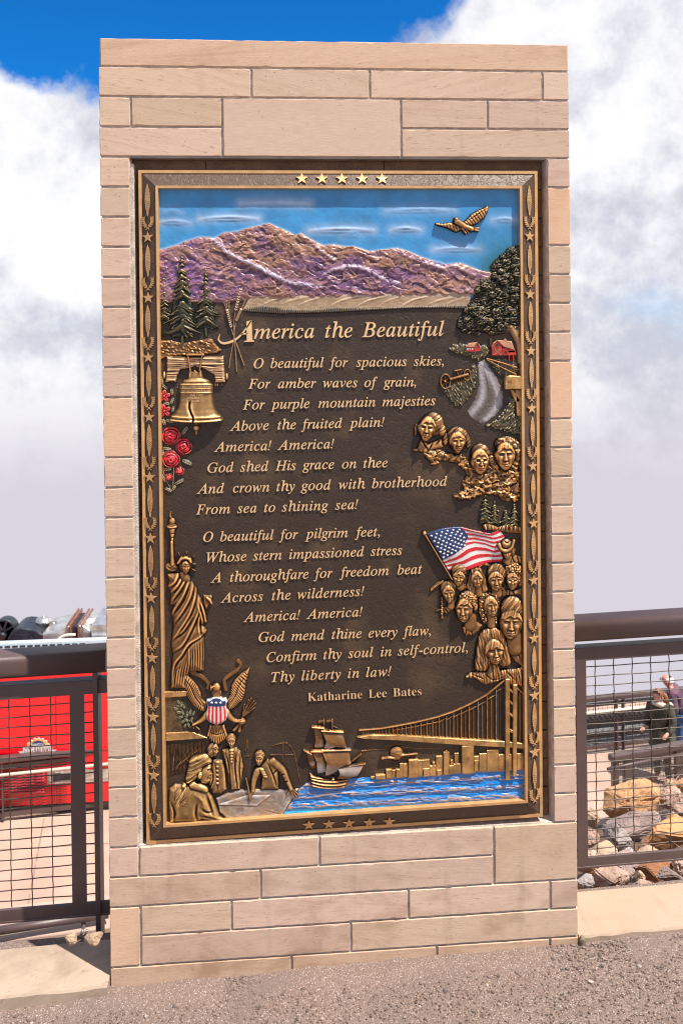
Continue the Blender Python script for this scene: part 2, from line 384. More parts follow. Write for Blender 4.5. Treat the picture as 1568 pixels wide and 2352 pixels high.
# ------------------------------------------------------------------ relief sculpting
def blur(A, r):
    r = max(1, int(round(r)))
    for _ in range(2):
        for ax in (0, 1):
            P = np.pad(A, [(r+1, r) if i == ax else (0, 0) for i in (0, 1)], mode='edge')
            S = np.cumsum(P, ax)
            A = (np.take(S, range(2*r+1, S.shape[ax]), ax)-np.take(S, range(0, S.shape[ax]-2*r-1), ax))/(2*r+1)
    return A
def vnoise(x, y, seed=0):
    rnd = np.random.RandomState(seed); T = rnd.rand(256, 256)
    xi = np.floor(x).astype(int); yi = np.floor(y).astype(int); fx = x-xi; fy = y-yi
    fx = fx*fx*(3-2*fx); fy = fy*fy*(3-2*fy)
    g = lambda a, b: T[a % 256, b % 256]
    return (g(xi, yi)*(1-fx)+g(xi+1, yi)*fx)*(1-fy)+(g(xi, yi+1)*(1-fx)+g(xi+1, yi+1)*fx)*fy
def fbm(x, y, seed=0, o=4):
    s = 0; a = 0.5; t = 0
    for i in range(o): s = s+a*vnoise(x*2**i+i*17.3, y*2**i+i*9.1, seed+i); t += a; a *= 0.5
    return s/t
def facets(x, y, seed=0, tilt=1.0):
    """flat chips, each tilted its own way, as if laid on with a palette knife"""
    rnd = np.random.RandomState(seed); T = rnd.rand(64, 64, 4)
    xi = np.floor(x).astype(int); yi = np.floor(y).astype(int)
    best = np.full(x.shape, 9.0); h = np.zeros(x.shape); idv = np.zeros(x.shape)
    for di in (-1, 0, 1):
        for dj in (-1, 0, 1):
            t = T[(xi+di) % 64, (yi+dj) % 64]
            dx = x-(xi+di+t[..., 0]); dy = y-(yi+dj+t[..., 1]); d = dx*dx+dy*dy
            k = d < best; best = np.where(k, d, best)
            h = np.where(k, (dx*(t[..., 2]-0.5)+dy*(t[..., 3]-0.5))*2*tilt+(t[..., 2]+t[..., 3]-1)*0.3, h); idv = np.where(k, t[..., 2], idv)
    return h, idv
def smooth_pts(pts, n=4, closed=False):
    P = np.array(pts, float); m = len(P); out = []
    for i in range(m if closed else m-1):
        p0, p1, p2, p3 = (P[(i-1) % m] if closed or i > 0 else P[0]), P[i], P[(i+1) % m], (P[(i+2) % m] if closed or i+2 < m else P[-1])
        for j in range(n):
            t = j/n; out.append(0.5*((2*p1)+(-p0+p2)*t+(2*p0-5*p1+4*p2-p3)*t*t+(-p0+3*p1-3*p2+p3)*t**3))
    if not closed: out.append(P[-1])
    return np.array(out)
PK = 1/1.59439
YP = 0.006                                       # face of the plaque's sunk ground
plaque = empty('bronze_plaque', (0.815, 0.03, 0.46), 'large painted bronze relief plaque with verses set in the stone monument', 'plaque')
BRZ = (np.array([0.014, 0.008, 0.005]), np.array([0.50, 0.255, 0.092]))
class Relief:
    """height map in the pixels of one enlarged view: origin ox, oy and s photo pixels per unit; heights in millimetres"""
    def __init__(r, crop, box, step=1.15, base=0.0):
        r.ox, r.oy, r.s = crop; r.k = r.s*PK; r.mpp = r.k*1.5
        st_ = step/r.k; u0, v0, u1, v1 = box
        r.x, r.y = np.meshgrid(np.arange(u0, u1+st_, st_), np.arange(v0, v1+st_, st_)); r.st = st_
        r.H = np.full(r.x.shape, -3.0); r.C = None; r.base = base
    def mx(r, h, k=0.0):
        if k > 0:
            t = np.clip(0.5+0.5*(h-r.H)/k, 0, 1); r.H = np.where((h > -2) & (r.H > -2), r.H*(1-t)+h*t+k*t*(1-t), np.maximum(r.H, h))
        else: r.H = np.maximum(r.H, h)
        return r
    def ellip(r, cx, cy, rx, ry, rot=0.0):
        a = math.radians(rot); dx = r.x-cx; dy = r.y-cy
        return ((dx*math.cos(a)+dy*math.sin(a))/rx)**2+((-dx*math.sin(a)+dy*math.cos(a))/ry)**2
    def dome(r, cx, cy, rx, ry, h, rot=0.0, base=0.0, k=0.0):
        e = r.ellip(cx, cy, rx, ry, rot)
        return r.mx(np.where(e < 1, base+h*np.sqrt(np.maximum(1-e, 0)), -3.0), k)
    def seg(r, pts):
        """distance to a polyline, and how far along it (0..1)"""
        P = np.array(pts, float); L = np.r_[0, np.cumsum(np.hypot(*(P[1:]-P[:-1]).T))]; D = np.full(r.x.shape, 1e9); T = np.zeros(r.x.shape)
        for i in range(len(P)-1):
            a, b = P[i], P[i+1]; d = b-a; q = d@d+1e-9
            t = np.clip(((r.x-a[0])*d[0]+(r.y-a[1])*d[1])/q, 0, 1)
            e = np.hypot(r.x-a[0]-t*d[0], r.y-a[1]-t*d[1]); kk = e < D
            D = np.where(kk, e, D); T = np.where(kk, (L[i]+t*(L[i+1]-L[i]))/max(L[-1], 1e-9), T)
        return D, T
    def stroke(r, pts, w0, w1, h0, h1=None, base=0.0, k=0.0, sm=0, pw=0.5):
        if sm: pts = smooth_pts(pts, sm)
        h1 = h0 if h1 is None else h1
        D, T = r.seg(pts); w = w0+(w1-w0)*T; e = (D/w)**2; bb = base if not isinstance(base, tuple) else base[0]+(base[1]-base[0])*T
        return r.mx(np.where(e < 1, bb+(h0+(h1-h0)*T)*np.maximum(1-e, 0)**pw, -3.0), k)
    def inside(r, pts):
        P = np.array(pts, float); I = np.zeros(r.x.shape, bool); j = len(P)-1
        for i in range(len(P)):
            c = ((P[i, 1] > r.y) != (P[j, 1] > r.y)) & (r.x < (P[j, 0]-P[i, 0])*(r.y-P[i, 1])/(P[j, 1]-P[i, 1]+1e-12)+P[i, 0])
            I ^= c; j = i
        return I
    def pmask(r, pts, sm=0):
        if sm: pts = smooth_pts(pts, sm, True)
        I = r.inside(pts); D, _ = r.seg(list(pts)+[pts[0]])
        return I, D
    def poly(r, pts, h, edge, base=0.0, sm=0, k=0.0, pw=0.5):
        I, D = r.pmask(pts, sm); e = np.clip(1-D/edge, 0, 1)
        return r.mx(np.where(I, base+h*np.maximum(1-e*e, 0)**pw, -3.0), k)
    def ridge(r, pts, w, amp, sm=3, taper=True):
        """raise (or cut, amp < 0) a soft line in what is already there"""
        if sm and len(pts) > 2: pts = smooth_pts(pts, sm)
        D, T = r.seg(pts); tp = np.sin(np.clip(T, 0, 1)*math.pi*0.92+0.12) if taper else 1.0
        r.H = np.where(r.H > -1, r.H+amp*np.exp(-(D/w)**2)*tp, r.H); return r
    def bumpn(r, sx, sy, amp, seed=0, o=3, ridged=False):
        n_ = fbm(r.x/sx, r.y/sy, seed, o)-0.5
        if ridged: n_ = 0.25-np.abs(n_)
        r.H = np.where(r.H > -1, r.H+amp*2*n_, r.H); return r
    def antique(r, dark=BRZ[0], light=BRZ[1], gain=0.30, rad=3.5, bias=0.56, tint=None):
        """oxide left in the casting, bright metal where the high spots were rubbed back"""
        H0 = np.maximum(r.H, 0); st1 = r.st*r.k; on_ = (r.H > 0)*1.0
        mb_ = lambda q: blur(H0*on_, q)/np.maximum(blur(on_, q), 1e-3)
        d = H0-mb_(rad*0.8/st1); d2 = np.tanh((H0-mb_(rad*2.6/st1))/5.0)*0.45
        t = np.clip(bias-0.13+gain*1.7*d+gain*1.6*d2+(fbm(r.x*r.k/9, r.y*r.k/9, 77, 3)-0.5)*0.26, 0, 1)[..., None]
        dark = np.asarray(dark); light = np.asarray(light); mid = dark+(light*np.array([0.92, 0.84, 0.74])-dark)*0.42
        r.C = np.where(t < 0.5, dark+(mid-dark)*np.clip(t*2, 0, 1)**1.2, mid+(light*1.5-mid)*np.clip(t*2-1, 0, 1)**1.3)
        if tint is not None:
            c_, m_ = tint; r.C = r.C*(1-m_[..., None])+np.asarray(c_)*m_[..., None]
        return r
    def ragged(r, amp, size=14, seed=3, w=16):
        """break up a clean outline: eat into the rim by a noise"""
        on = (r.H > 0).astype(float); e = np.clip(1-(blur(on, w/(r.st*1.0))-0.5)*2, 0, 1)
        r.H = np.where(r.H > -1, r.H-amp*e*np.clip(fbm(r.x/size, r.y/size, seed, 3)*2.4-0.55, 0, 2), r.H); return r
    def paint(r, col, mask=1.0):
        if r.C is None: r.C = np.zeros(r.x.shape+(3,))
        m_ = np.broadcast_to(np.asarray(mask, float), r.x.shape)[..., None]
        r.C = r.C*(1-m_)+np.asarray(col, float)*m_; return r
    def build(r, name, mat=None, label=None, parent=None, keep=None):
        H = np.maximum(r.H, -2.0); rr, cc = H.shape; on = r.H > 0
        if keep is not None: on &= keep
        idx = np.arange(rr*cc).reshape(rr, cc)
        q = on[:-1, :-1] | on[:-1, 1:] | on[1:, 1:] | on[1:, :-1]
        F = np.stack([idx[:-1, :-1], idx[1:, :-1], idx[1:, 1:], idx[:-1, 1:]], -1)[q]
        used, inv = np.unique(F, return_inverse=True); F = inv.reshape(-1, 4)
        u = (r.ox+r.x.ravel()[used]*r.s)*PK; v = (r.oy+r.y.ravel()[used]*r.s)*PK; h = H.ravel()[used]+r.base
        X, Z = Uarr(u, v, YP-0.004)
        me = np_mesh(name, np.stack([X, YP-h*0.001, Z], -1), F)
        if r.C is None: r.antique()
        set_col(me, np.clip(r.C.reshape(-1, 3)[used], 0, 1))
        o = link(name, me, mat or M['bronze'], parent or plaque, True, label)
        return o
# enlarged views the photograph was measured in
VW = (0, 0, 1.59439)
L1 = (500, 900, 0.38256); R1 = (1480, 1150, 0.34014); R2 = (1500, 1850, 0.31888); L2 = (540, 1850, 0.3827)
B1 = (540, 2380, 0.5102); B2 = (1240, 2450, 0.5102); T1 = (340, 100, 0.57398); T2 = (1240, 100, 0.57398); T8 = (560, 680, 0.89286)
TA = (780, 1140, 0.57398); TB = (700, 1500, 0.63776); TC = (700, 1880, 0.66327); TD = (780, 2200, 0.625)
def D(view, x, y): return ((view[0]+x*view[2])*PK, (view[1]+y*view[2])*PK)
def PP(view, x, y, yy=None):
    p = U(*D(view, x, y), YP if yy is None else yy); return (p[0], p[2])

# ------------------------------------------------------------------ plaque: frame, ground, border ornaments
YO, YI = 0.010, -0.014                           # outer rim stands back, inner rim stands forward
oq = [PP(T1, 292, 912, YO), PP(T2, 1263, 918, YO), PP(B2, 1460, 1055, YO), (PP((480, 2900, 0.1913), 302, 992, YO))]
iq = [PP(T1, 400, 1010, YI), PP(T2, 1168, 1012, YI), PP(B2, 1355, 960, YI), (PP((480, 2900, 0.1913), 620, 682, YI))]
def inset(q, d):                                 # shrink a quad by d
    c = np.mean(q, 0); return [(x+math.copysign(d, c[0]-x), z+math.copysign(d, c[1]-z)) for x, z in q]
def loop_strip(name, rings, mat, closed_back=None, parent=plaque, label=None):
    """rings = [(quad, y)] joined one to the next"""
    V = []; F = []
    for q, y in rings: V += [(x, y, z) for x, z in q]
    for i in range(len(rings)-1):
        for j in range(4):
            a, b = i*4+j, i*4+(j+1) % 4; F.append((a, b, b+4, a+4))
    me = bpy.data.meshes.new(name); me.from_pydata(V, [], F); me.update()
    bm = bmesh.new(); bm.from_mesh(me); bmesh.ops.recalc_face_normals(bm, faces=bm.faces[:]); bm.to_mesh(me); bm.free(); me.shade_flat()
    return link(name, me, mat, parent, label=label)
RW = 0.0105
loop_strip('outer_rim', [(oq, 0.05), (oq, YO-0.004), (inset(oq, RW), YO-0.004), (inset(oq, RW), YO+0.006)], [M['gold']])
loop_strip('border', [(inset(oq, RW-0.001), YO-0.0005), (inset(iq, -0.0002), YI+0.0015)], [M['border']])
loop_strip('inner_rim', [(iq, YI+0.004), (iq, YI-0.001), (inset(iq, 0.0085), YI-0.001), (inset(iq, 0.0090), YI+0.006), (inset(iq, 0.0105), YP+0.004)], [M['gold']])
ii = inset(iq, 0.0095)
me = bpy.data.meshes.new('ground'); me.from_pydata([(x, YP, z) for x, z in ii], [], [(3, 2, 1, 0)]); me.update()
link('relief_ground', me, M['panel'], plaque)
mb = MB(); mb.prism(inset(oq, 0.004)[::-1], YP+0.012, 0.05); mb.build('back_plate', M['edge'], plaque)
# border surface: y as a function of the distance from the inner rim
def yb_side(x, z):
    lx = min(abs(x-iq[0][0]), abs(x-iq[1][0])) if True else 0
    return lx
def ornament(name, shapes, place, depth=0.004, mat=None, tip=None, inlay=()):
    """flat raised ornament: shapes = list of polygons [(a, b)], place maps them to world (x, y, z) on the sloping border"""
    bm = bmesh.new()
    for poly in shapes:
        f_ = [bm.verts.new(place(a, b, depth)) for a, b in poly]; b_ = [bm.verts.new(place(a, b, -0.001)) for a, b in poly]
        if tip:                                  # star: raised ridge point in the middle
            c_ = bm.verts.new(place(0, 0, depth+tip))
            for i in range(len(f_)): bm.faces.new((f_[i], f_[(i+1) % len(f_)], c_))
        else: bm.faces.new(f_)
        n_ = len(f_)
        for i in range(n_): bm.faces.new((f_[i], b_[i], b_[(i+1) % n_], f_[(i+1) % n_]))
    for poly in inlay:
        bm.faces.new([bm.verts.new(place(a, b, depth+0.0004)) for a, b in poly]).material_index = 1
    bmesh.ops.recalc_face_normals(bm, faces=[f for f in bm.faces if f.material_index == 0])
    me = bpy.data.meshes.new(name); bm.to_mesh(me); bm.free()
    return link(name, me, [mat or M['gold'], M['edge']], plaque)
def star_poly(r, rot=0.0):
    return [((r if i % 2 == 0 else r*0.40)*math.sin(math.pi*i/5+rot), (r if i % 2 == 0 else r*0.40)*math.cos(math.pi*i/5+rot)) for i in range(10)]
def corn_shapes(L):
    """an ear of corn, tip up: outline ring, kernels and husk stripes"""
    h = L/2; w = L*0.082; S = []
    def prof(t):                                 # half width along the ear, t 0 top .. 1 bottom
        return w*np.interp(t, [0, 0.06, 0.25, 0.5, 0.75, 0.86, 0.95, 1], [0.10, 0.30, 0.85, 1.0, 0.78, 0.35, 0.30, 0.06])
    ts = np.linspace(0, 1, 19)
    body = [(-prof(t), h-L*t) for t in ts]+[(prof(t), h-L*t) for t in ts[::-1]]
    K = []
    for i in range(8):                           # dark pits between kernels
        t = 0.14+i*0.048
        for j in (-1, 0, 1):
            x = (j+(0.5 if i % 2 else 0))*w*0.55
            if abs(x) < prof(t)-w*0.25: K.append([(x+w*0.125*math.cos(a), h-L*t+w*0.125*math.sin(a)) for a in np.linspace(0, 2*math.pi, 7)[:-1]])
    for i in range(7):                           # grooves of the husk
        t = 0.53+i*0.062; ww = prof(t)-w*0.22
        if ww > w*0.12:
            y = h-L*t; K.append([(-ww, y+w*0.38), (-ww, y+w*0.20), (ww, y-w*0.54), (ww, y-w*0.36)])
    return [body], K
def laurel_shapes(s):
    S = []
    for sg in (-1, 1):
        stem = [(sg*-0.30, -0.95), (sg*0.10, -0.62), (sg*0.48, -0.20), (sg*0.66, 0.28), (sg*0.66, 0.75)]
        P = smooth_pts(stem, 4)
        for i in range(len(P)-1):
            d = P[i+1]-P[i]; nn = np.array([-d[1], d[0]])/np.hypot(*d)*0.05
            S.append([tuple((P[i]+nn)*s), tuple((P[i]-nn)*s), tuple((P[i+1]-nn)*s), tuple((P[i+1]+nn)*s)])
        for i in range(5, len(P), 2):
            d = P[min(i+1, len(P)-1)]-P[i-1]; a0 = math.atan2(d[1], d[0])
            for da in (0.75, -0.75) if i < len(P)-1 else (0.0,):
                a = a0+da; q = np.array([math.cos(a), math.sin(a)]); m_ = np.array([-q[1], q[0]])
                b = P[i]; S.append([tuple(b*s), tuple((b+q*0.2+m_*0.085)*s), tuple((b+q*0.42)*s), tuple((b+q*0.2-m_*0.085)*s)])
    return S
def side_place(cx, cz, side):
    xi0, xo0 = ((iq[0][0]+iq[3][0])/2, (oq[0][0]+oq[3][0])/2) if side < 0 else ((iq[1][0]+iq[2][0])/2, (oq[1][0]+oq[2][0])/2)
    def f(a, b, d):
        x = cx+a; t = (x-xi0)/(xo0-xi0); return (x, YI+t*(YO-YI)-d, cz+b)
    return f
def horiz_place(cx, cz, top):
    zi = lambda x: np.interp(x, [iq[0][0], iq[1][0]], [iq[0][1], iq[1][1]]) if top else np.interp(x, [iq[3][0], iq[2][0]], [iq[3][1], iq[2][1]])
    zo = lambda x: np.interp(x, [oq[0][0], oq[1][0]], [oq[0][1], oq[1][1]]) if top else np.interp(x, [oq[3][0], oq[2][0]], [oq[3][1], oq[2][1]])
    def f(a, b, d):
        x = cx+a; z = cz+b; t = (z-zi(x))/(zo(x)-zi(x)); return (x, YI+t*(YO-YI)-d, z)
    return f
YM = (YO+YI)/2
for i in range(5):
    for (u, v, vw, top) in (((1333+i*128.5-i*0.8, 966+i*0.3, T1, True)), ((1157+i*144.3, 1256-i*5.2, B1, False))):
        x, z = PP(vw, u, v, YM)
        ornament('star', [star_poly(0.0215 if top else 0.0215)], horiz_place(x, z, top), 0.0040)
# side columns measured in the whole picture: star centres and ear tops / bottoms
# (u,v) of star centres, top to bottom
sl = [(340, 545), (341, 684), (341, 821), (343, 958), (344, 1096), (346, 1236), (347.5, 1373), (350, 1511), (352, 1647), (353.5, 1781)]
srr = [(1215, 543), (1216, 676), (1218, 806), (1220, 938), (1222.5, 1071), (1224, 1202), (1224.5, 1333), (1225, 1466), (1226, 1597), (1226.5, 1727)]
for side, S in ((-1, sl), (1, srr)):
    n_ = len(S)
    for i in range(n_+1):
        if i < n_: p = S[i]; pitch = (S[min(i+1, n_-1)][1]-S[max(i-1, 0)][1])/(min(i+1, n_-1)-max(i-1, 0))
        else: p = (2*S[-1][0]-S[-2][0], S[-1][1]+pitch)
        mm = pitch*0.0015*0.985
        if i < n_:
            q = U(*p, YM); ornament('star', [star_poly(0.0205)], side_place(q[0], q[2], side), 0.0040)
        q = U(p[0]-0.8, p[1]-pitch*0.612, YM); cs_ = corn_shapes(mm*0.535); ornament('corn_ear', cs_[0], side_place(q[0], q[2], side), 0.0038, inlay=cs_[1])
        q = U(p[0]-0.3, p[1]-pitch*0.232, YM); ornament('laurel_sprig', laurel_shapes(0.0235), side_place(q[0], q[2], side), 0.0035)

# ------------------------------------------------------------------ lettering
def math_str(s, italic=True):
    o = ''
    for c in s:
        if 'A' <= c <= 'Z': o += chr((0x1D434 if italic else 0x1D400)+ord(c)-65)
        elif c == 'h' and italic: o += chr(0x210E)
        elif 'a' <= c <= 'z': o += chr((0x1D44E if italic else 0x1D41A)+ord(c)-97)
        else: o += c
    return o
def word_outline(s, size, track, italic, ext):
    cu = bpy.data.curves.new('lettering', 'FONT'); cu.body = math_str(s, italic); cu.size = size; cu.space_character = track
    cu.extrude = ext; cu.offset = (0.008 if italic else -0.010)*size; cu.resolution_u = 4; cu.fill_mode = 'BOTH'
    if italic: cu.shear = 0.0
    o = bpy.data.objects.new('lettering', cu); C.objects.link(o)
    dg = bpy.context.evaluated_depsgraph_get(); me = bpy.data.meshes.new_from_object(o.evaluated_get(dg))
    bpy.data.objects.remove(o); bpy.data.curves.remove(cu)
    V = np.zeros(len(me.vertices)*3, np.float32); me.vertices.foreach_get('co', V); V = V.reshape(-1, 3)
    return me, V
def punct_fix(s):                                # slanted serif exclamation mark and comma are drawn as shapes
    e = ''
    while s and s[-1] in '!,': e = s[-1]+e; s = s[:-1]
    return s, e
def verse(text, view, a, b, size, italic=True, track=1.04, name='verse_line', h=0.0045, label=None):
    p0 = U(*D(view, *a), YP-h); p1 = U(*D(view, *b), YP-h)
    Lw = p1[0]-p0[0]; ang = math.atan2(p1[2]-p0[2], Lw); words = text.split(' ')
    for it in range(4):
        ms = [(word_outline(punct_fix(w)[0], size, track, italic, h/2), punct_fix(w)[1]) for w in words]
        wd = [m_[0][1][:, 0].max()-min(0, m_[0][1][:, 0].min())+(0.22*size if m_[1] else 0) for m_ in ms]
        if len(words) == 1: break
        gap = (Lw-sum(wd))/(len(words)-1)
        if it == 3: break
        nl = sum(len(w) for w in words); track += (gap-0.50*size)*(len(words)-1)/nl/(0.5*size)
    line = bpy.data.objects.new(name, None); C.objects.link(line); line.empty_display_size = 0.02
    line.parent = plaque; line.location = Vector((p0[0], YP, p0[2]))-plaque.location
    if label: line['label'] = label
    x = 0.0; ca, sa = math.cos(ang), math.sin(ang)
    for ((me, V), e), w_ in zip(ms, wd):
        bm = bmesh.new(); W_ = V.copy(); W_[:, 0] += x
        me.vertices.foreach_set('co', W_.ravel()); bm.from_mesh(me); bpy.data.meshes.remove(me)
        xe = x+V[:, 0].max()
        if e:
            S = []
            if e == '!':
                bx = xe+0.07*size
                S.append([(bx+0.05*size, 0.19*size), (bx+0.085*size, 0.19*size), (bx+0.245*size, 0.66*size), (bx+0.215*size, 0.70*size), (bx+0.165*size, 0.70*size), (bx+0.14*size, 0.66*size)])
                S.append([(bx+0.035*size+0.055*size*math.cos(t), 0.05*size+0.055*size*math.sin(t)) for t in np.linspace(0, 2*math.pi, 11)[:-1]])
            else:
                bx = xe+0.03*size
                S.append([(bx, 0.10*size), (bx+0.05*size, 0.135*size), (bx+0.115*size, 0.115*size), (bx+0.14*size, 0.05*size), (bx+0.11*size, -0.05*size), (bx+0.01*size, -0.15*size), (bx-0.01*size, -0.13*size), (bx+0.06*size, -0.03*size), (bx+0.065*size, 0.015*size), (bx+0.02*size, 0.03*size)])
            for poly in S:
                f_ = [bm.verts.new((px, py, h/2)) for px, py in poly]; b_ = [bm.verts.new((px, py, -h/2)) for px, py in poly]
                bm.faces.new(f_); nn = len(f_)
                for i in range(nn): bm.faces.new((f_[i], b_[i], b_[(i+1) % nn], f_[(i+1) % nn]))
        x += w_+gap
        for v in bm.verts:
            X, Y, Zz = v.co; v.co = (p0[0]+X*ca-Y*sa, YP-h/2-Zz+0.0004, p0[2]+X*sa+Y*ca)
        bmesh.ops.recalc_face_normals(bm, faces=bm.faces[:])
        for f in bm.faces: f.material_index = 0 if abs(f.normal.y) > 0.7 else 1
        me = bpy.data.meshes.new('word'); bm.to_mesh(me); bm.free()
        link('word', me, [M['letter'], M['edge']], line)
    return line
M['letter'] = simple('brushed_letter_bronze', (0.76, 0.50, 0.26), 0.4, metal=0.25, var=0.06, scale=30, bump=0.06, bscale=500)
EM = 0.0475
verse('merica the Beautiful', TA, (265, 175), (1482, 155), 0.072, name='title_line')
for t, vw, a, b in (('O beautiful for spacious skies,', TA, (258, 363), (1478, 345)), ('For amber waves of grain,', TA, (230, 493), (1305, 478)),
                    ('For purple mountain majesties', TA, (195, 627), (1420, 598)), ('Above the fruited plain!', TB, (232, 122), (1115, 97)),
                    ('America! America!', TB, (142, 242), (825, 222)), ('God shed His grace on thee', TB, (92, 362), (1128, 330)),
                    ('And crown thy good with brotherhood', TB, (43, 483), (1470, 437)), ('From sea to shining sea!', TB, (33, 602), (955, 570)),
                    ('O beautiful for pilgrim feet,', TC, (65, 157), (1055, 125)), ('Whose stern impassioned stress', TC, (82, 270), (1167, 228)),
                    ('A thoroughfare for freedom beat', TC, (118, 382), (1275, 332)), ('Across the wilderness!', TC, (173, 493), (950, 455)),
                    ('America! America!', TC, (298, 600), (950, 568)), ('God mend thine every flaw,', TD, (265, 242), (1290, 200)),
                    ('Confirm thy soul in self-control,', TD, (312, 360), (1498, 300)), ('Thy liberty in law!', TD, (337, 477), (1038, 440))):
    verse(t, vw, a, b, EM)
verse('Katharine Lee Bates', TD, (553, 590), (1220, 553), 0.0425, italic=False, name='author_line', track=1.12)
# the large swash capital that opens the title
def flat_letter(name, polys, view, h=0.005):
    mb = MB()
    for poly in polys:
        mb.prism([PP(view, x, y, YP-h) for x, y in poly], YP-h, YP+0.001)
    for f in mb.bm.faces: f.normal_update()
    bmesh.ops.recalc_face_normals(mb.bm, faces=mb.bm.faces[:])
    for f in mb.bm.faces: f.material_index = 0 if abs(f.normal.y) > 0.7 else 1
    return mb.build(name, [M['letter'], M['edge']], plaque)
def thick(pts, ws, sm=5):
    P = smooth_pts(pts, sm); Wd = np.interp(np.linspace(0, 1, len(P)), np.linspace(0, 1, len(ws)), ws); a = []; b = []
    for i in range(len(P)):
        d = P[min(i+1, len(P)-1)]-P[max(i-1, 0)]; nn = np.array([-d[1], d[0]])/np.hypot(*d)*Wd[i]/2
        a.append(tuple(P[i]+nn)); b.append(tuple(P[i]-nn))
    return [[a[i], a[i+1], b[i+1], b[i]] for i in range(len(P)-1)]
flat_letter('swash_capital', thick([(243, 60), (205, 118), (160, 168), (110, 196), (62, 203), (36, 180), (46, 145)], [7, 9, 12, 15, 14, 10, 3]) +
            [[(238, 58), (246, 56), (252, 184), (264, 187), (264, 194), (198, 196), (199, 189), (216, 186), (213, 66)],
             [(178, 140), (222, 138), (222, 147), (172, 149)]], TA)

# ------------------------------------------------------------------ reliefs: landscape at the top
GRN = (np.array([0.004, 0.015, 0.012]), np.array([0.34, 0.25, 0.12]))
def sstep_(x, a, b):
    t = np.clip((x-a)/(b-a), 0, 1); return t*t*(3-2*t)
ridge_line = [(18, 264), (60, 254), (90, 245), (130, 228), (190, 210), (235, 212), (250, 215), (290, 193), (350, 185), (400, 170), (475, 153), (520, 172), (560, 190),
              (585, 205), (605, 193), (650, 220), (700, 245), (740, 240), (790, 250), (820, 247), (885, 268), (940, 262), (1000, 255), (1050, 270), (1110, 295),
              (1200, 322), (1260, 316), (1300, 330), (1350, 350), (1400, 356)]
r = Relief(T8, (20, 6, 1503, 470), 2.0); r.H[:] = 0.7
streaks = [((360, 72), (640, 74), 1.0), ((190, 136), (430, 134), 1.0), ((640, 184), (905, 182), 1.0), ((980, 180), (1095, 180), 0.9), ((955, 103), (1235, 101), 0.6),
           ((1150, 262), (1340, 262), 0.8), ((20, 150), (155, 152), 0.7), ((1390, 140), (1500, 142), 0.7), ((50, 105), (120, 112), 0.3), ((770, 205), (860, 200), 0.4)]
wh = np.zeros(r.x.shape)
for a, b, w in streaks:
    m_ = ((a[0]+b[0])/2, (a[1]+b[1])/2-7)
    r.ridge([a, m_, b], 6, 3.4*w, sm=5); r.ridge([(a[0]+20, a[1]+6), (m_[0], m_[1]+13), (b[0]-15, b[1]+5)], 4, 1.8*w, sm=5)
    D_, T_ = r.seg([a, m_, b]); wh = np.maximum(wh, w*np.exp(-(D_/24)**2)*(0.6+0.4*np.exp(-(D_/7)**2)))
r.bumpn(26, 22, 0.7, 3, 3, True); r.bumpn(60, 40, 0.5, 8)
base = np.array([0.035, 0.235, 0.50])*(0.85+0.4*fbm(r.x/120, r.y/70, 5, 3))[..., None]
r.C = base
r.paint((0.42, 0.52, 0.66), np.clip(wh, 0, 1)*0.8)
Dm, _ = r.seg(ridge_line); r.paint((0.34, 0.54, 0.74), np.exp(-(Dm/4.5)**2)*0.7)
tl = np.exp(-(np.hypot(r.x-1440, (r.y-380)*0.8)/110)**2); r.paint((0.008, 0.10, 0.10), np.clip(tl*1.2, 0, 0.85))
r.build('painted_sky', M['paint'])

r = Relief(T8, (18, 140, 1420, 490), 1.15)
poly_m = ridge_line+[(1380, 400), (1320, 446), (1100, 452), (800, 458), (600, 462), (420, 462), (300, 480), (200, 478), (20, 480)]
r.poly(poly_m, 5.0, 22)
In = r.H > -1
wx = (fbm(r.x/70, r.y/70, 2, 3)-0.5)*50; wy = (fbm(r.x/70, r.y/70, 4, 3)-0.5)*50
f1, id1 = facets((r.x+wx-0.6*r.y)/62, (r.y+wy)/34, 3, 1.0); f2, id2 = facets((r.x+wy+0.5*r.y)/30, (r.y+wx)/17, 5, 1.0)
ra = r.x*0.82+r.y*0.57; rb = -r.x*0.57+r.y*0.82
rg = 0.5-np.abs(fbm((ra+wx)/95, (rb+wy)/34, 14, 4)-0.5)*3.6; rg2 = 0.5-np.abs(fbm((r.x*0.8-r.y*0.6+wy)/70, (r.x*0.6+r.y*0.8)/26, 18, 4)-0.5)*3.6
r.H = np.where(In, r.H+3.6*np.maximum(rg, rg2)+4.2*f1+2.4*f2, r.H)
snow = np.zeros(r.x.shape)
for pts, w, a, s_ in (([(245, 213), (300, 265), (355, 297), (430, 335), (560, 395), (690, 412)], 13, 6, 1.0), ([(645, 228), (720, 290), (785, 326)], 9, 4, 0.6),
                      ([(700, 360), (790, 332), (880, 345), (950, 383), (1010, 400)], 10, 5, 0.9), ([(355, 295), (325, 330), (275, 360), (230, 420)], 14, 5, 0.5),
                      ([(1000, 262), (1060, 300), (1160, 330), (1240, 372)], 10, 4, 0.5), ([(470, 160), (520, 215), (600, 260), (640, 330)], 12, 4, 0.2),
                      ([(820, 255), (880, 290), (930, 300)], 8, 4, 0.3), ([(1180, 340), (1230, 330), (1300, 360), (1340, 372)], 9, 4, 0.5), ([(700, 360), (740, 395), (780, 405)], 8, 3, 0.6),
                      ([(110, 250), (170, 290), (210, 330)], 12, 4, 0.4), ([(90, 330), (150, 310), (200, 340), (260, 330)], 10, 3, 0.3)):
    r.ridge(pts, w, a, sm=4); D_, T_ = r.seg(smooth_pts(pts, 4)); snow = np.maximum(snow, s_*np.exp(-(D_/(w*0.9))**2))
r.H = np.where(In, np.maximum(r.H, 0.9), r.H)
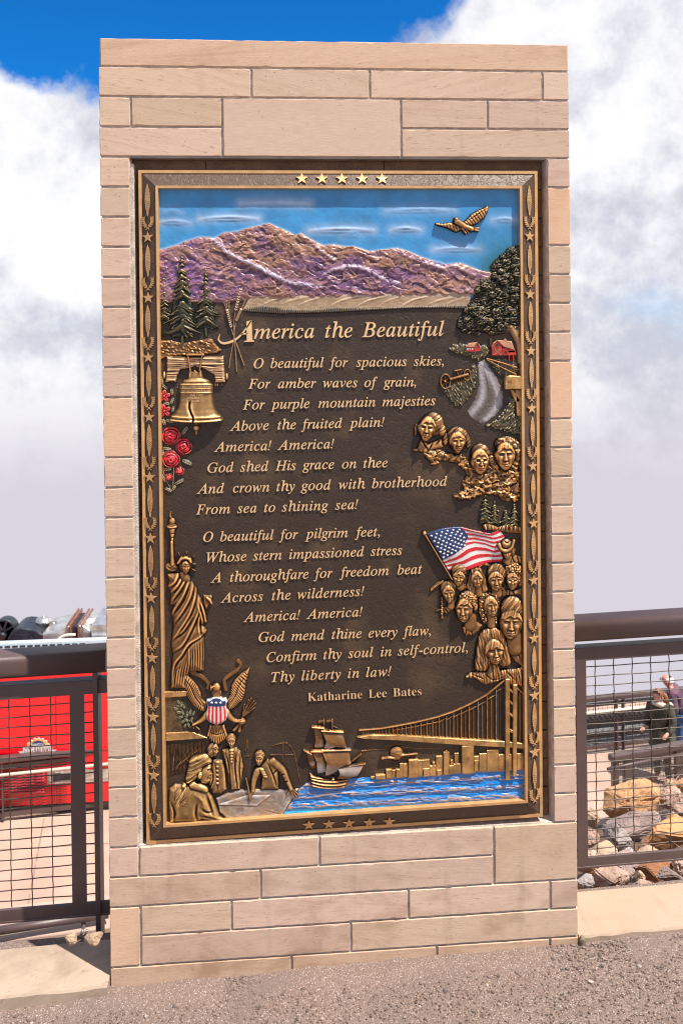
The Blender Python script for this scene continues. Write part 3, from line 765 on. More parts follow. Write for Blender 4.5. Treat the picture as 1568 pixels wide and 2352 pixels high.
gy, gx = np.gradient(r.H, 1.0); up = np.clip(0.5+0.16*(-gy*-1.0+gx*0.5), 0, 1)
pur = np.array([0.165, 0.07, 0.185]); tan = np.array([0.33, 0.165, 0.105]); dkp = np.array([0.10, 0.05, 0.09])
low = np.clip(fbm(r.x/75, r.y/45, 12, 3)*2.6-1.05+0.55*sstep_(r.y, 230, 420)+0.3*sstep_(r.x, 500, 100), 0, 1)
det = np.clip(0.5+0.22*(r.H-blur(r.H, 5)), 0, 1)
r.C = tan*(1-low[..., None])+pur*low[..., None]
r.C = r.C*(0.78+0.22*id2[..., None])
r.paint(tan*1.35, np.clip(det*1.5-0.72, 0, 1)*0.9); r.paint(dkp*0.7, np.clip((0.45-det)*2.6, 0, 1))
r.paint((0.60, 0.52, 0.66), np.clip(snow*(0.1+det*1.5)-0.40, 0, 1)*0.9)
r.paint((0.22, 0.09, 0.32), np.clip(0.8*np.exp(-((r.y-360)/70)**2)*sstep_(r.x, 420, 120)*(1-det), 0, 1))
r.build('mountain_range', M['paint'])

r = Relief(T8, (360, 425, 1330, 540), 1.3)
r.poly([(400, 444), (600, 447), (900, 440), (1310, 428), (1295, 500), (1100, 503), (900, 505), (700, 515), (520, 520), (365, 512)], 3.2, 8)
for i in range(9):
    x0 = 430+i*95+rs.uniform(-30, 30); r.ridge([(x0, 495+rs.uniform(-8, 8)), (x0+50, 470), (x0+130, 452+rs.uniform(-5, 5))], 4, rs.uniform(0.6, 1.8))
r.bumpn(30, 14, 1.0, 9, 4, True)
r.antique((0.25, 0.165, 0.10), (0.50, 0.37, 0.24), 0.35, 4, 0.66)
r.paint((0.56, 0.46, 0.40), np.clip(sstep_(r.y, 470, 440), 0, 1)*0.4)
r.build('plain', M['paint'], 'tan painted plain below the mountains')
r = Relief(T8, (355, 478, 1310, 545), 1.15)
r.poly([(372, 503), (450, 492), (510, 495), (530, 505), (650, 508), (760, 498), (900, 500), (1050, 494), (1290, 488), (1290, 505), (1050, 504), (900, 512), (770, 520), (650, 525), (520, 528), (380, 518)], 5, 7)
for x0 in range(375, 1290, 9): r.ridge([(x0+rs.uniform(-2, 2), 492), (x0-3, 527)], 2.2, 2.2, sm=0)
r.antique((0.02, 0.016, 0.012), (0.22, 0.18, 0.13), 0.3, 3, 0.35); r.build('grass_fringe')

def conifer(r, cx, y0, y1, prof, n, seed, clip=None, h=13.0, nd=1.0):
    rd = np.random.RandomState(seed)
    W = lambda t: np.interp(t, *zip(*prof))
    ts = np.linspace(0.02, 1, 14)
    body = [(cx-W(t)*0.62, y0+(y1-y0)*t) for t in ts]+[(cx+W(t)*0.62, y0+(y1-y0)*t) for t in ts[::-1]]
    r.poly(body, h*0.45, 30)
    for i in range(n):
        t = 0.03+0.95*(i+0.5+rd.uniform(-0.35, 0.35))/n; yy = y0+(y1-y0)*t; w = W(t)
        for sg in (-1, 1):
            for q in range(2):
                L_ = w*rd.uniform(0.55, 1.12) if q == 0 else w*rd.uniform(0.3, 0.75); yy = y0+(y1-y0)*t+w*rd.uniform(-0.13, 0.13)
                dr = w*rd.uniform(0.25, 0.5)
                p = [(cx+sg*w*0.04, yy-w*0.18), (cx+sg*L_*0.55, yy+dr*0.35-w*0.05), (cx+sg*L_, yy+dr*(0.75 if rd.rand() < 0.7 else 0.4))]
                r.stroke(p, w*0.13+3, 3.0, h*0.55, h*0.3, base=(h*0.5, h*0.12), sm=3)
    for i in range(int(n*7*nd)):
        t = rd.uniform(0.05, 1.0); yy = y0+(y1-y0)*t; w = W(t); sg = rd.choice((-1, 1)); a = rd.uniform(0.05, 0.8)
        x0 = cx+sg*w*a; ln = w*0.28+10
        r.ridge([(x0, yy), (x0+sg*ln*0.7, yy+ln*0.35), (x0+sg*ln, yy+ln*0.75)], 3.6, rd.uniform(1.5, 3.6), sm=0, taper=False)
    return r
r = Relief(L1, (222, 240, 345, 760)); conifer(r, 268, 250, 720, ((0, 6), (0.2, 35), (0.5, 55), (1, 75)), 11, 2, h=8)
r.antique(*GRN, 0.15, 2.4, 0.27); r.build('pine_tree', label='small pine at the left edge of the relief')
r = Relief(L1, (560, 180, 850, 870)); conifer(r, 665, 188, 800, ((0, 5), (0.15, 30), (0.3, 62), (0.5, 105), (0.8, 135), (1, 165)), 12, 3, h=11)
r.stroke([(662, 790), (668, 880)], 16, 20, 6); r.antique(*GRN, 0.15, 2.4, 0.27); r.build('pine_tree', label='middle pine behind the wheat stalks')
r = Relief(L1, (222, 40, 660, 960)); conifer(r, 438, 48, 880, ((0, 4), (0.12, 38), (0.3, 85), (0.42, 130), (0.65, 160), (0.85, 185), (1, 170)), 15, 4, h=15)
r.stroke([(440, 870), (438, 930), (425, 960)], 18, 30, 9); r.antique(*GRN, 0.15, 2.4, 0.27); r.build('pine_tree', label='tallest pine of the relief')
r = Relief(L1, (215, 860, 845, 1110))
r.poly([(222, 905), (300, 895), (440, 925), (560, 905), (690, 880), (740, 920), (820, 1000), (770, 1035), (600, 1045), (300, 1065), (222, 1105)], 6, 25)
for i in range(90):
    x0 = rs.uniform(225, 700); y0 = rs.uniform(900, 1040); r.ridge([(x0, y0), (x0+rs.uniform(10, 45), y0+rs.uniform(8, 24))], 5, rs.uniform(1, 3.2), sm=0)
r.dome(690, 915, 60, 34, 7, 10); r.bumpn(40, 30, 1.5, 4, 3, True); r.antique(gain=0.3); r.build('rocky_ground')

r = Relief(L1, (770, 235, 1150, 1215), 0.9)
STR = (np.array([0.14, 0.085, 0.05]), np.array([0.52, 0.36, 0.23]))
for p in ([(900, 770), (925, 850), (985, 1020), (1030, 1145)], [(948, 610), (930, 760), (935, 870), (905, 1030), (885, 1172)], [(958, 712), (938, 800), (936, 880), (950, 1060), (958, 1205)]):
    r.stroke(p, 5.5, 5.5, 4.5, base=1.0, sm=4)
for a, b, fan, n_, w in (((868, 620), (905, 775), ((778, 375), (800, 360), (835, 345), (862, 345), (885, 380)), 10, 15), ((998, 420), (950, 612), ((955, 252), (990, 250), (1030, 255), (1070, 285), (1098, 268)), 14, 18),
                         ((1000, 612), (958, 712), ((1060, 420), (1085, 380), (1110, 300), (1132, 335), (1128, 430)), 10, 16)):
    F_ = np.array(fan, float)
    for i in range(n_):
        t = i/(n_-1); q = np.array([np.interp(t, np.linspace(0, 1, 5), F_[:, 0]), np.interp(t, np.linspace(0, 1, 5), F_[:, 1])])
        s_ = np.array(a)+(np.array(b)-np.array(a))*rs.uniform(0.0, 0.75); r.stroke([tuple(s_), tuple((s_+q)/2+rs.uniform(-5, 5, 2)), tuple(q+rs.uniform(-6, 6, 2))], 3.2, 2.0, 2.4, base=1.5, sm=3)
    for i in range(9):
        t = i/8; c_ = np.array(a)+(np.array(b)-np.array(a))*t; dv = (np.array(b)-np.array(a)); ang = math.degrees(math.atan2(dv[1], dv[0])); nn = np.array([-dv[1], dv[0]])/np.hypot(*dv)
        for sg in (-1, 1):
            q = c_+nn*sg*w*0.4; r.dome(q[0], q[1], 15, 8, 5, ang+sg*-22, 3)
r.antique(*STR, 0.2, 2, 0.6); r.build('wheat_stalks', label='crossed wheat stalks with bearded ears')

# bell, yoke, roses
def relief_text(R, text, cx, cy, size_mm, mat, parent, track=1.0, name='lettering', lift=0.6):
    me, V = word_outline(text, size_mm*0.001, track, False, 0.0004)
    V = V.copy(); V[:, 0] -= (V[:, 0].min()+V[:, 0].max())/2
    p = U(*D((R.ox, R.oy, R.s), cx, cy), YP-0.004); X = p[0]+V[:, 0]; Z = p[2]+V[:, 1]
    c0 = U(*D((R.ox, R.oy, R.s), R.x[0, 0], R.y[0, 0]), YP-0.004); c1 = U(*D((R.ox, R.oy, R.s), R.x[-1, -1], R.y[-1, -1]), YP-0.004)
    i = np.clip(((Z-c0[2])/(c1[2]-c0[2])*(R.H.shape[0]-1)).round().astype(int), 0, R.H.shape[0]-1); j = np.clip(((X-c0[0])/(c1[0]-c0[0])*(R.H.shape[1]-1)).round().astype(int), 0, R.H.shape[1]-1)
    hh = blur(np.maximum(R.H, 0), 2)[i, j]
    me.vertices.foreach_set('co', np.stack([X, YP-(hh+lift)*0.001-V[:, 2], Z], -1).astype(np.float32).ravel()); me.update()
    return link(name, me, mat, parent)
WOOD = (np.array([0.05, 0.028, 0.014]), np.array([0.58, 0.36, 0.19]))
r = Relief(L1, (250, 1030, 890, 1345))
r.poly([(285, 1052), (480, 1058), (640, 1052), (840, 1050), (846, 1130), (852, 1220), (855, 1312), (750, 1316), (735, 1232), (690, 1210), (640, 1182), (560, 1158), (500, 1180), (430, 1190), (400, 1240), (385, 1312), (272, 1312), (285, 1200)], 14, 32)
for i in range(16):
    y0 = 1062+i*9.5; r.ridge([(285, y0+rs.uniform(-3, 3)), (420, y0+rs.uniform(-7, 7)), (560, y0+rs.uniform(-7, 7)), (700, y0+rs.uniform(-7, 7)), (848, y0+rs.uniform(-3, 3))], 3.6, -3.6*rs.rand()-0.8, taper=False)
for x0, x1 in ((285, 400), (735, 850)):
    for i in range(9): r.ridge([(x0, 1200+i*13+rs.uniform(-3, 3)), ((x0+x1)/2, 1200+i*13+rs.uniform(-6, 6)), (x1, 1200+i*13)], 3.6, -3.0, taper=False)
r.dome(268, 1240, 16, 42, 9); r.dome(866, 1252, 15, 40, 9)
for x0 in (755, 775, 820): r.stroke([(x0, 1320), (x0, 1338)], 8, 8, 5)
r.antique(*WOOD, 0.28, 3, 0.6); yoke = r.build('bell_yoke')
r = Relief(L1, (470, 1025, 665, 1225)); r.stroke([(490, 1043), (640, 1043)], 15, 15, 7, base=13); r.stroke([(496, 1050), (518, 1196)], 9, 9, 6, base=13); r.stroke([(632, 1050), (606, 1196)], 9, 9, 6, base=13)
r.antique(gain=0.1, bias=0.75); r.build('bell_strap')
r = Relief(L1, (300, 1170, 850, 1820))
yb_ = [1200, 1262, 1284, 1292, 1312, 1330, 1412, 1422, 1500, 1560, 1600, 1630, 1650, 1672, 1690]
wb_ = [60, 72, 125, 132, 142, 165, 163, 161, 166, 184, 212, 246, 258, 261, 258]
w = np.interp(r.y-10*(1-((r.x-572)/262)**2)*(r.y > 1420)*np.clip((r.y-1420)/200, 0, 1), yb_, wb_); e = ((r.x-572)/w)**2
on = (e < 1) & (r.y > 1205) & (r.y < 1672+16*(1-((r.x-572)/262)**2))
r.mx(np.where(on, (5+w*0.105)*np.sqrt(np.maximum(1-e, 0))+2, -3.0))
yy = r.y-12*(1-((r.x-572)/262)**2)*np.clip((r.y-1420)/200, 0, 1)
for y0, a, ww in ((1296, 2.5, 5), (1326, 3.0, 5), (1366, 2.4, 4), (1404, 3.0, 5), (1628, 4.0, 7), (1648, -3.0, 4), (1666, 3.5, 7)): r.H = np.where(on, r.H+a*np.exp(-((yy-y0)/ww)**2), r.H)
for x0 in (515, 560, 612): r.stroke([(x0, 1200), (x0-4 if x0 < 560 else x0+4, 1278)], 14, 18, 10, base=4)
r.ridge([(515, 1490), (510, 1545), (518, 1575), (532, 1610), (548, 1640), (545, 1690)], 8, -16, taper=False, sm=2)
r.dome(573, 1742, 36, 32, 12, base=2); r.stroke([(573, 1690), (573, 1740)], 20, 26, 9); r.stroke([(573, 1770), (573, 1798)], 20, 16, 9)
r.bumpn(60, 60, 1.0, 3)
r.antique((0.10, 0.055, 0.022), (0.60, 0.37, 0.16), 0.10, 6, 0.62); D_, _ = r.seg([(515, 1490), (510, 1545), (532, 1610), (548, 1640), (545, 1690)]); r.paint((0.01, 0.007, 0.005), np.exp(-(D_/7)**2))
bell = r.build('bell', label='cracked bronze bell hanging from a wooden yoke')
for t, y, s_ in (('LEV XXV V X PROCLAIM LIBERTY', 1353, 7.2), ('IN PHILADA BY ORDER OF THE', 1392, 7.2), ('PASS AND STOW', 1434, 9.0), ('PHILADA', 1462, 9.0), ('MDCCLIII', 1490, 8.5)):
    relief_text(r, t, 562 if y < 1400 else 548, y, s_, M['letter'], bell, 1.0, 'bell_lettering')

RED = (np.array([0.10, 0.003, 0.006]), np.array([0.62, 0.022, 0.035]))
def rose(cx, cy, rad, seed, open_=False, lab=None):
    rd = np.random.RandomState(seed); r = Relief(L1, (cx-rad*1.25, cy-rad*1.25, cx+rad*1.25, cy+rad*1.25), 0.8)
    if cx-rad*1.25 < 220: r = Relief(L1, (221, cy-rad*1.25, cx+rad*1.25, cy+rad*1.25), 0.8)
    if open_:
        for i in range(5):
            a = i*2*math.pi/5+seed; r.dome(cx+rad*0.55*math.cos(a), cy+rad*0.55*math.sin(a), rad*0.55, rad*0.40, 5, math.degrees(a), 3)
            r.ridge([(cx, cy), (cx+rad*math.cos(a), cy+rad*math.sin(a))], 5, -2.2, sm=0)
        r.dome(cx, cy, rad*0.2, rad*0.2, 4, base=5)
    else:
        for ring, n_, dist, sz, hh in ((0, 6, 0.62, 0.52, 5), (1, 5, 0.40, 0.44, 7), (2, 4, 0.2, 0.32, 9)):
            for i in range(n_):
                a = i*2*math.pi/n_+ring*0.6+seed; r.dome(cx+rad*dist*math.cos(a), cy+rad*dist*math.sin(a)*0.95, rad*sz, rad*sz*0.8, hh, math.degrees(a)+90, 2+ring*2)
        for j, rr in enumerate((0.80, 0.56, 0.34, 0.16)):
            for i in range(3):
                a0 = rd.uniform(0, 6.28); pts = [(cx+rad*rr*math.cos(a0+t)*(1+0.08*math.sin(3*t)), cy+rad*rr*0.92*math.sin(a0+t)) for t in np.linspace(0, 1.9, 7)]
                r.ridge(pts, rad*0.05+1.5, -4.2); r.ridge([(cx+(x-cx)*1.10, cy+(y-cy)*1.10) for x, y in pts], rad*0.05+1.5, 2.6)
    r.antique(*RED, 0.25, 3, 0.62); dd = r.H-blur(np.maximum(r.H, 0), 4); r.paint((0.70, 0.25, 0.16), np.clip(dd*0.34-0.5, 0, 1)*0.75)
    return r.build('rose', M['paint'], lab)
def leafset(view, leaves, name, dark=GRN[0], light=(0.30, 0.24, 0.13), stems=(), label=None, h=5, st_=0.8):
    xs = [l_[0] for l_ in leaves]; ys = [l_[1] for l_ in leaves]; m_ = max(l_[2] for l_ in leaves)+6
    r = Relief(view, (min(xs)-m_, min(ys)-m_, max(xs)+m_, max(ys)+m_), st_)
    for p in stems: r.stroke(p, 7, 6, 4, sm=3)
    for x, y, ln, wd, rot in leaves:
        r.dome(x, y, ln, wd, h, rot, 1.0); a = math.radians(rot); c_, s_ = math.cos(a), math.sin(a)
        r.ridge([(x-c_*ln, y-s_*ln), (x+c_*ln, y+s_*ln)], 2.6, -2.4, sm=0, taper=False)
        for t in np.linspace(-0.6, 0.6, 4):
            for sg in (-1, 1): r.ridge([(x+c_*ln*t, y+s_*ln*t), (x+c_*ln*(t+0.3)-s_*wd*0.8*sg, y+s_*ln*(t+0.3)+c_*wd*0.8*sg)], 2.2, -1.2, sm=0)
    r.antique(dark, np.array(light), 0.35, 3, 0.5); return r.build(name, M['paint'], label)
leafset(L1, [(270, 1350, 45, 22, 40), (340, 1400, 42, 20, 80), (340, 1490, 40, 20, 110), (290, 1510, 40, 20, 20), (320, 1680, 46, 20, 15), (262, 1690, 40, 22, 70), (350, 1570, 36, 18, 100), (245, 1300, 50, 20, 90)], 'rose_foliage', label='dark leaves round the two upper roses')
leafset(L1, [(465, 1768, 55, 24, -55), (296, 1945, 50, 20, 8), (485, 2075, 60, 26, 25), (300, 2142, 48, 16, -8), (408, 2262, 55, 24, -28), (308, 2338, 48, 18, 25), (262, 2230, 50, 16, 65), (360, 2320, 40, 16, -60), (255, 1990, 40, 18, 80)], 'rose_foliage',
        stems=([(360, 2100), (355, 2200), (345, 2350)], [(300, 1900), (260, 2080), (268, 2200), (330, 2330)]), label='leaves and stems of the lower roses')
for a in ((266, 1440, 58, 1, True, 'upper rose beside the bell'), (266, 1582, 62, 2, True, 'second rose beside the bell rim'), (335, 1822, 95, 3, False, 'large rose just under the bell'), (452, 1922, 86, 4, False, 'large rose furthest right'),
          (330, 2045, 88, 5, False, 'lowest of the three large roses'), (412, 2158, 46, 6, False, 'small half-open rose'), (310, 2218, 40, 7, False, 'rosebud')): rose(*a)
# oak on the right
r = Relief(VW, (1040, 555, 1200, 835), 0.8)
crown = [(1198, 560), (1172, 566), (1150, 585), (1136, 596), (1124, 612), (1128, 632), (1100, 640), (1086, 655), (1088, 678), (1080, 690), (1066, 706), (1062, 722), (1050, 733), (1047, 752), (1066, 764), (1090, 768), (1112, 764), (1135, 772), (1160, 766), (1198, 756)]
r.poly(crown, 13, 26); I_, D_ = r.pmask(crown)
for i in range(75):
    while True:
        x0, y0 = rs.uniform(1048, 1198), rs.uniform(560, 770)
        jx = int((x0-1040)/r.st); jy = int((y0-555)/r.st)
        if I_[min(jy, I_.shape[0]-1), min(jx, I_.shape[1]-1)]: break
    rr = rs.uniform(5.0, 11.0); r.dome(x0, y0, rr, rr*0.85, rr*1.0, base=4+min(D_[min(jy, I_.shape[0]-1), min(jx, I_.shape[1]-1)], 20)*0.5)
on = r.H > 0
r.H = np.where(on, r.H+7.0*(0.4-np.abs(fbm(r.x/9+r.y/14, r.y/6.5, 31, 3)-0.5)*3.4)+5.0*(fbm(r.x/3.0, r.y/2.2, 8, 2)-0.5), r.H); r.H = np.where(on, np.maximum(r.H, 0.5), r.H)
r.stroke([(1196, 830), (1192, 790), (1180, 765), (1168, 742)], 9, 6, 9, base=4, sm=3); r.stroke([(1184, 772), (1194, 745), (1194, 722)], 6, 4, 8, base=6, sm=3); r.stroke([(1172, 752), (1150, 738)], 4, 3, 7, base=8)
r.antique((0.004, 0.013, 0.012), (0.38, 0.29, 0.15), 0.11, 2.2, 0.26); Dt, _ = r.seg([(1196, 830), (1192, 790), (1180, 765), (1168, 742)]); r.paint((0.40, 0.25, 0.12), np.clip(np.exp(-(Dt/9)**2)*1.3, 0, 1)*(r.y > 748))
r.build('oak_tree', label='large dark leafy tree at the right edge')
# flying eagle
r = Relief(T2, (600, 1130, 965, 1335), 0.7)
r.poly([(612, 1248), (660, 1252), (700, 1244), (760, 1262), (800, 1290), (745, 1312), (690, 1284), (640, 1270), (614, 1262)], 12, 16)
r.poly([(785, 1246), (812, 1225), (840, 1192), (880, 1168), (920, 1152), (940, 1138), (953, 1148), (950, 1175), (925, 1218), (880, 1255), (820, 1282)], 14, 20)
for i in range(8): r.ridge([(800+i*16, 1232-i*11), (835+i*15, 1268-i*9)], 3.5, -2.2, sm=0, taper=False)
r.ridge([(800, 1250), (860, 1210), (935, 1160)], 4, -3); 
for i in range(7): r.ridge([(640+i*20, 1250+i*3), (650+i*20, 1280+i*4)], 3, -1.8, sm=0, taper=False)
r.stroke([(748, 1240), (800, 1275), (840, 1290)], 20, 18, 12, base=7); r.stroke([(838, 1288), (886, 1284)], 7, 9, 7, base=4); r.stroke([(838, 1295), (884, 1299)], 8, 8, 7, base=4)
r.dome(745, 1227, 17, 13, 10, 15, 8); r.stroke([(736, 1229), (727, 1235)], 5, 3, 8, base=6); r.stroke([(785, 1285), (805, 1318)], 12, 7, 9, base=6); r.stroke([(800, 1285), (818, 1312)], 10, 6, 9, base=6)
r.base = 4.0; r.antique(gain=0.22, bias=0.6, rad=3); r.build('flying_eagle')

# ------------------------------------------------------------------ faces and figures in relief
def face(r, cx, cy, w, h, yaw=0.0, roll=0.0, smile=0.0, base=4.0, D_=None, stern=0.0, jaw=0.28, nose=1.0, age=0.0, beard=0, glasses=False, mous=False, look=1.0, hl=-0.50, hs=0.5):
    Dm = D_ if D_ else (0.66 if w*r.mpp > 18 else 0.85)*w*r.mpp
    a = math.radians(roll); dx = r.x-cx; dy = r.y-cy
    p = (dx*math.cos(a)+dy*math.sin(a))/w; q = (-dx*math.sin(a)+dy*math.cos(a))/h
    wq = 1-jaw*np.clip(q+0.05, 0, 1.2)**1.5-0.05*np.clip(-q, 0, 1)**2
    r2 = (p/wq)**2+q**2; b = np.sqrt(np.maximum(1-np.minimum(r2, 1)**1.25, 0)); on = r2 < 1
    f = p/wq-yaw*0.62*b
    g = lambda x0, y0, sx, sy: np.exp(-((f-x0)/sx)**2-((q-y0)/sy)**2)
    F = np.zeros(r.x.shape)
    for s in (-1, 1):
        F -= 0.20*g(s*0.36, -0.11, 0.20, 0.095)
        F += 0.20*g(s*0.36, -0.095, 0.115, 0.055)
        F -= 0.07*g(s*0.36, -0.175, 0.18, 0.026)*look; F -= 0.06*g(s*0.36, -0.035, 0.15, 0.022)
        F -= 0.08*g(s*0.36, -0.095, 0.045, 0.034)
        F += (0.10+0.06*stern)*g(s*0.34, -0.27+0.03*stern, 0.22, 0.05); F += 0.13*g(s*0.50, 0.14-0.05*smile, 0.19, 0.15)
        F += 0.09*g(s*0.135*nose, 0.255, 0.07, 0.06)
        ln = np.abs(f-s*(0.22+0.5*(q-0.22)+0.05*smile)); F -= (0.08+0.07*smile+0.08*age)*np.exp(-(ln/0.035)**2)*sstep_(q, 0.2, 0.3)*sstep_(q, 0.62, 0.5)
        F -= 0.14*g(s*0.78, 0.38, 0.17, 0.28)
    nz = np.clip((q+0.22)/0.5, 0, 1); wn = (0.07+0.07*nz)*nose
    F += (0.07+0.19*nz)*np.exp(-(f/wn)**2)*sstep_(q, -0.32, -0.12)*sstep_(q, 0.34, 0.27)*1.05*nose
    F += 0.10*g(0, 0.235, 0.09, 0.07)*nose
    F -= 0.15*g(0, 0.345, 0.18, 0.04)
    qm = q+0.28*smile*(f*f)*1.6-0.02
    F += 0.16*np.exp(-(f/0.27)**2-((qm-0.475)/0.045)**2)+0.17*np.exp(-(f/0.22)**2-((qm-0.590)/0.05)**2)
    F -= 0.28*np.exp(-(f/(0.30+0.08*smile))**4-((qm-0.53)/0.026)**2)
    F -= 0.13*g(0, 0.69, 0.24, 0.045); F += 0.10*g(0, 0.83, 0.20, 0.11)
    if age:
        for yy in (-0.50, -0.41, -0.60): F -= 0.045*age*np.exp(-(f/0.5)**4-((q-yy-0.03*np.cos(f*4))/0.018)**2)
    if mous: F += 0.15*np.exp(-(f/0.34)**4-((q-0.41-0.16*f*f)/0.06)**2)*(1+0.5*np.sin(f*70))
    if beard: F += np.where((q > 0.62) & (q < 1.0), 0.14*(fbm(p*9, q*9, 3, 3))*beard, 0)
    if hl > -2:
        hq = hl+hs*np.abs(p/wq)**2.4+0.05*np.sin(p*9+cx)-q; hm = sstep_(hq, -0.03, 0.06)
        F = F*(1-0.8*hm)+hm*(0.16+0.24*(fbm((p+0.5*q)*10, q*1.6+p, int(cx) % 50, 3)-0.5))
    if glasses:
        for s in (-1, 1):
            e = np.abs(np.sqrt(((f-s*0.37)/0.27)**2+((q+0.07)/0.17)**2)-1); F += 0.17*np.exp(-(e/0.13)**2)
        F += 0.14*np.exp(-(f/0.13)**4-((q+0.10)/0.025)**2)+0.12*np.exp(-((np.abs(f)-0.8)/0.2)**4-((q+0.09)/0.025)**2)
    r.mx(np.where(on, base+Dm*(0.80*b+F*np.clip(b*1.6, 0, 1)), -3.0)); return r
def hairtex(r, mask, mode, freq, amp, c=(0, 0), seed=0):
    al = r.y
    if mode == 'v': ph = r.x+14*fbm(r.x/40, r.y/90, seed)
    elif mode == 'r': ph = np.arctan2(r.y-c[1], r.x-c[0])*60+10*fbm(r.x/30, r.y/30, seed); al = np.hypot(r.y-c[1], r.x-c[0])
    elif mode == 'c':
        n_ = np.abs(fbm(r.x/freq, r.y/freq, seed, 2)-0.5)*4-0.5; r.H = np.where(mask & (r.H > -1), r.H+amp*n_, r.H); return r
    else: ph = r.x*mode[0]+r.y*mode[1]+22*fbm(r.x/60, r.y/60, seed); al = -r.x*mode[1]+r.y*mode[0]
    r.H = np.where(mask & (r.H > -1), r.H+amp*2.4*(fbm(ph/(freq*0.55), al/(freq*4.5), seed+40, 2)-0.5+0.45*(fbm(ph/(freq*1.6), al/(freq*7), seed+41, 1)-0.5)), r.H); return r
def done(r, name, label, mat=None, gain=0.19, bias=0.60, rad=3.2, light=None):
    r.antique(gain=gain, bias=bias, rad=rad, **({} if light is None else {'light': light})); return r.build(name, mat, label)

# robed statue with torch
r = Relief(L2, (155, 50, 640, 1765), 0.9)
body = [(185, 655), (235, 640), (300, 640), (330, 690), (400, 690), (440, 730), (480, 790), (490, 850), (520, 880), (545, 950), (570, 1040), (583, 1120), (525, 1145), (552, 1160), (580, 1190), (567, 1230), (547, 1240),
        (552, 1400), (546, 1585), (500, 1595), (420, 1600), (372, 1640), (378, 1755), (300, 1758), (218, 1752), (222, 1640), (230, 1500), (240, 1420), (222, 1350), (230, 1250), (245, 1160), (240, 1080), (222, 1030), (240, 960), (212, 950), (217, 860), (210, 820), (186, 770), (200, 720)]
r.poly(body, 17, 120)
for pts in ([(300, 650), (262, 730), (205, 775)], [(330, 690), (285, 770), (225, 830)], [(370, 695), (310, 800), (228, 915)], [(405, 705), (350, 840), (265, 980), (235, 1050)], [(440, 740), (410, 870), (335, 1010), (250, 1125)],
            [(468, 800), (445, 920), (390, 1060), (300, 1200), (238, 1285)], [(490, 890), (490, 1000), (430, 1150), (340, 1320), (245, 1395)], [(500, 900), (540, 1010), (560, 1110)], [(480, 930), (515, 1040), (528, 1140)],
            [(505, 1010), (490, 1130), (505, 1240)], [(560, 1200), (500, 1255), (400, 1315), (330, 1420), (255, 1530), (236, 1720)], [(420, 1060), (350, 1180), (262, 1260)], [(380, 780), (330, 900), (250, 1020)]):
    r.ridge(pts, 11, 5.5, sm=4); r.ridge([(x+17, y+12) for x, y in pts], 9, -5.5, sm=4)
for i in range(7):
    x0 = 400+i*23; r.ridge([(x0+rs.uniform(-5, 5), 1330-i*12), (x0+4, 1450), (x0-2, 1585)], 7, rs.uniform(1.5, 4), sm=3); r.ridge([(x0+11, 1335-i*12+rs.uniform(0, 60)), (x0+14, 1450), (x0+9, 1585)], 5, -rs.uniform(1.5, 4), sm=3)
for i in range(6):
    x0 = 245+i*24; r.ridge([(x0+55, 1480-i*14), (x0+22, 1580), (x0, 1750)], 8, rs.uniform(1.5, 4), sm=3); r.ridge([(x0+66, 1490-i*14+rs.uniform(0, 50)), (x0+34, 1580), (x0+12, 1750)], 5, -rs.uniform(1.5, 4), sm=3)
r.stroke([(236, 350), (238, 450), (243, 560)], 19, 27, 13, base=3); r.dome(232, 590, 66, 44, 9, 8, 4)
for q in (0.55, 0.8): r.ridge([(175+20*q, 580), (232, 560+40*q*1.6), (290, 600)], 6, -3)
r.dome(236, 205, 55, 33, 10, base=4); r.dome(240, 153, 36, 36, 10, base=4); r.stroke([(228, 62), (219, 92), (232, 130)], 5, 20, 7, base=2, sm=3)
r.stroke([(238, 232), (240, 285), (240, 348)], 34, 11, 9, base=4)
for y0 in (190, 215, 262, 300): r.ridge([(190, y0), (236, y0+9), (288, y0)], 5, -4)
r.poly([(530, 850), (615, 855), (628, 872), (626, 912), (600, 950), (562, 1002), (532, 935)], 9, 25)
for i in range(4): r.stroke([(572+i*9, 882+i*9), (604+i*5, 900+i*13)], 9, 7, 5, base=9)
r.stroke([(345, 650), (370, 700)], 38, 50, 10, base=4)
r.dome(366, 568, 66, 80, 10, base=6); face(r, 370, 585, 46, 68, 0.25, 0, 0, 9, stern=0.6)
r.stroke([(298, 545), (325, 508), (360, 496), (400, 505), (420, 535)], 13, 13, 7, base=15, sm=3)
for a, b in (((322, 500), (293, 446)), ((370, 492), (379, 440)), ((412, 512), (454, 482)), ((420, 562), (467, 562)), ((418, 604), (467, 628))): r.stroke([a, b], 10, 3, 5, base=4)
done(r, 'robed_statue', 'robed woman in a crown of rays raising a torch', gain=0.17, bias=0.58)
mb = MB()
def slab2(name, polys, view, h, mat, bev=0.0015, y1=None, parent=None, label=None):
    mb = MB()
    for p in polys: mb.prism([PP(view, x, y) for x, y in p], YP-h, y1 if y1 is not None else YP+0.002, bev=bev)
    return mb.build(name, mat, parent or plaque, label=label)
M['cast'] = simple('rubbed_bronze', (0.50, 0.275, 0.10), 0.36, metal=0.45, var=0.25, scale=22, bump=0.15, bscale=200)
M['castdark'] = simple('dull_bronze', (0.14, 0.085, 0.04), 0.42, metal=0.4, var=0.3, scale=30, bump=0.3, bscale=150)
slab2('statue_plinth', [[(163, 1780), (375, 1772), (375, 1822), (163, 1838)]], L2, 0.007, M['cast'])
slab2('statue_plinth', [[(182, 2172), (430, 2162), (580, 2222), (182, 2252)]], L2, 0.006, M['cast'])
slab2('statue_plinth', [[(168, 1840), (330, 1828), (330, 2165), (180, 2170)]], L2, 0.002, M['castdark'])

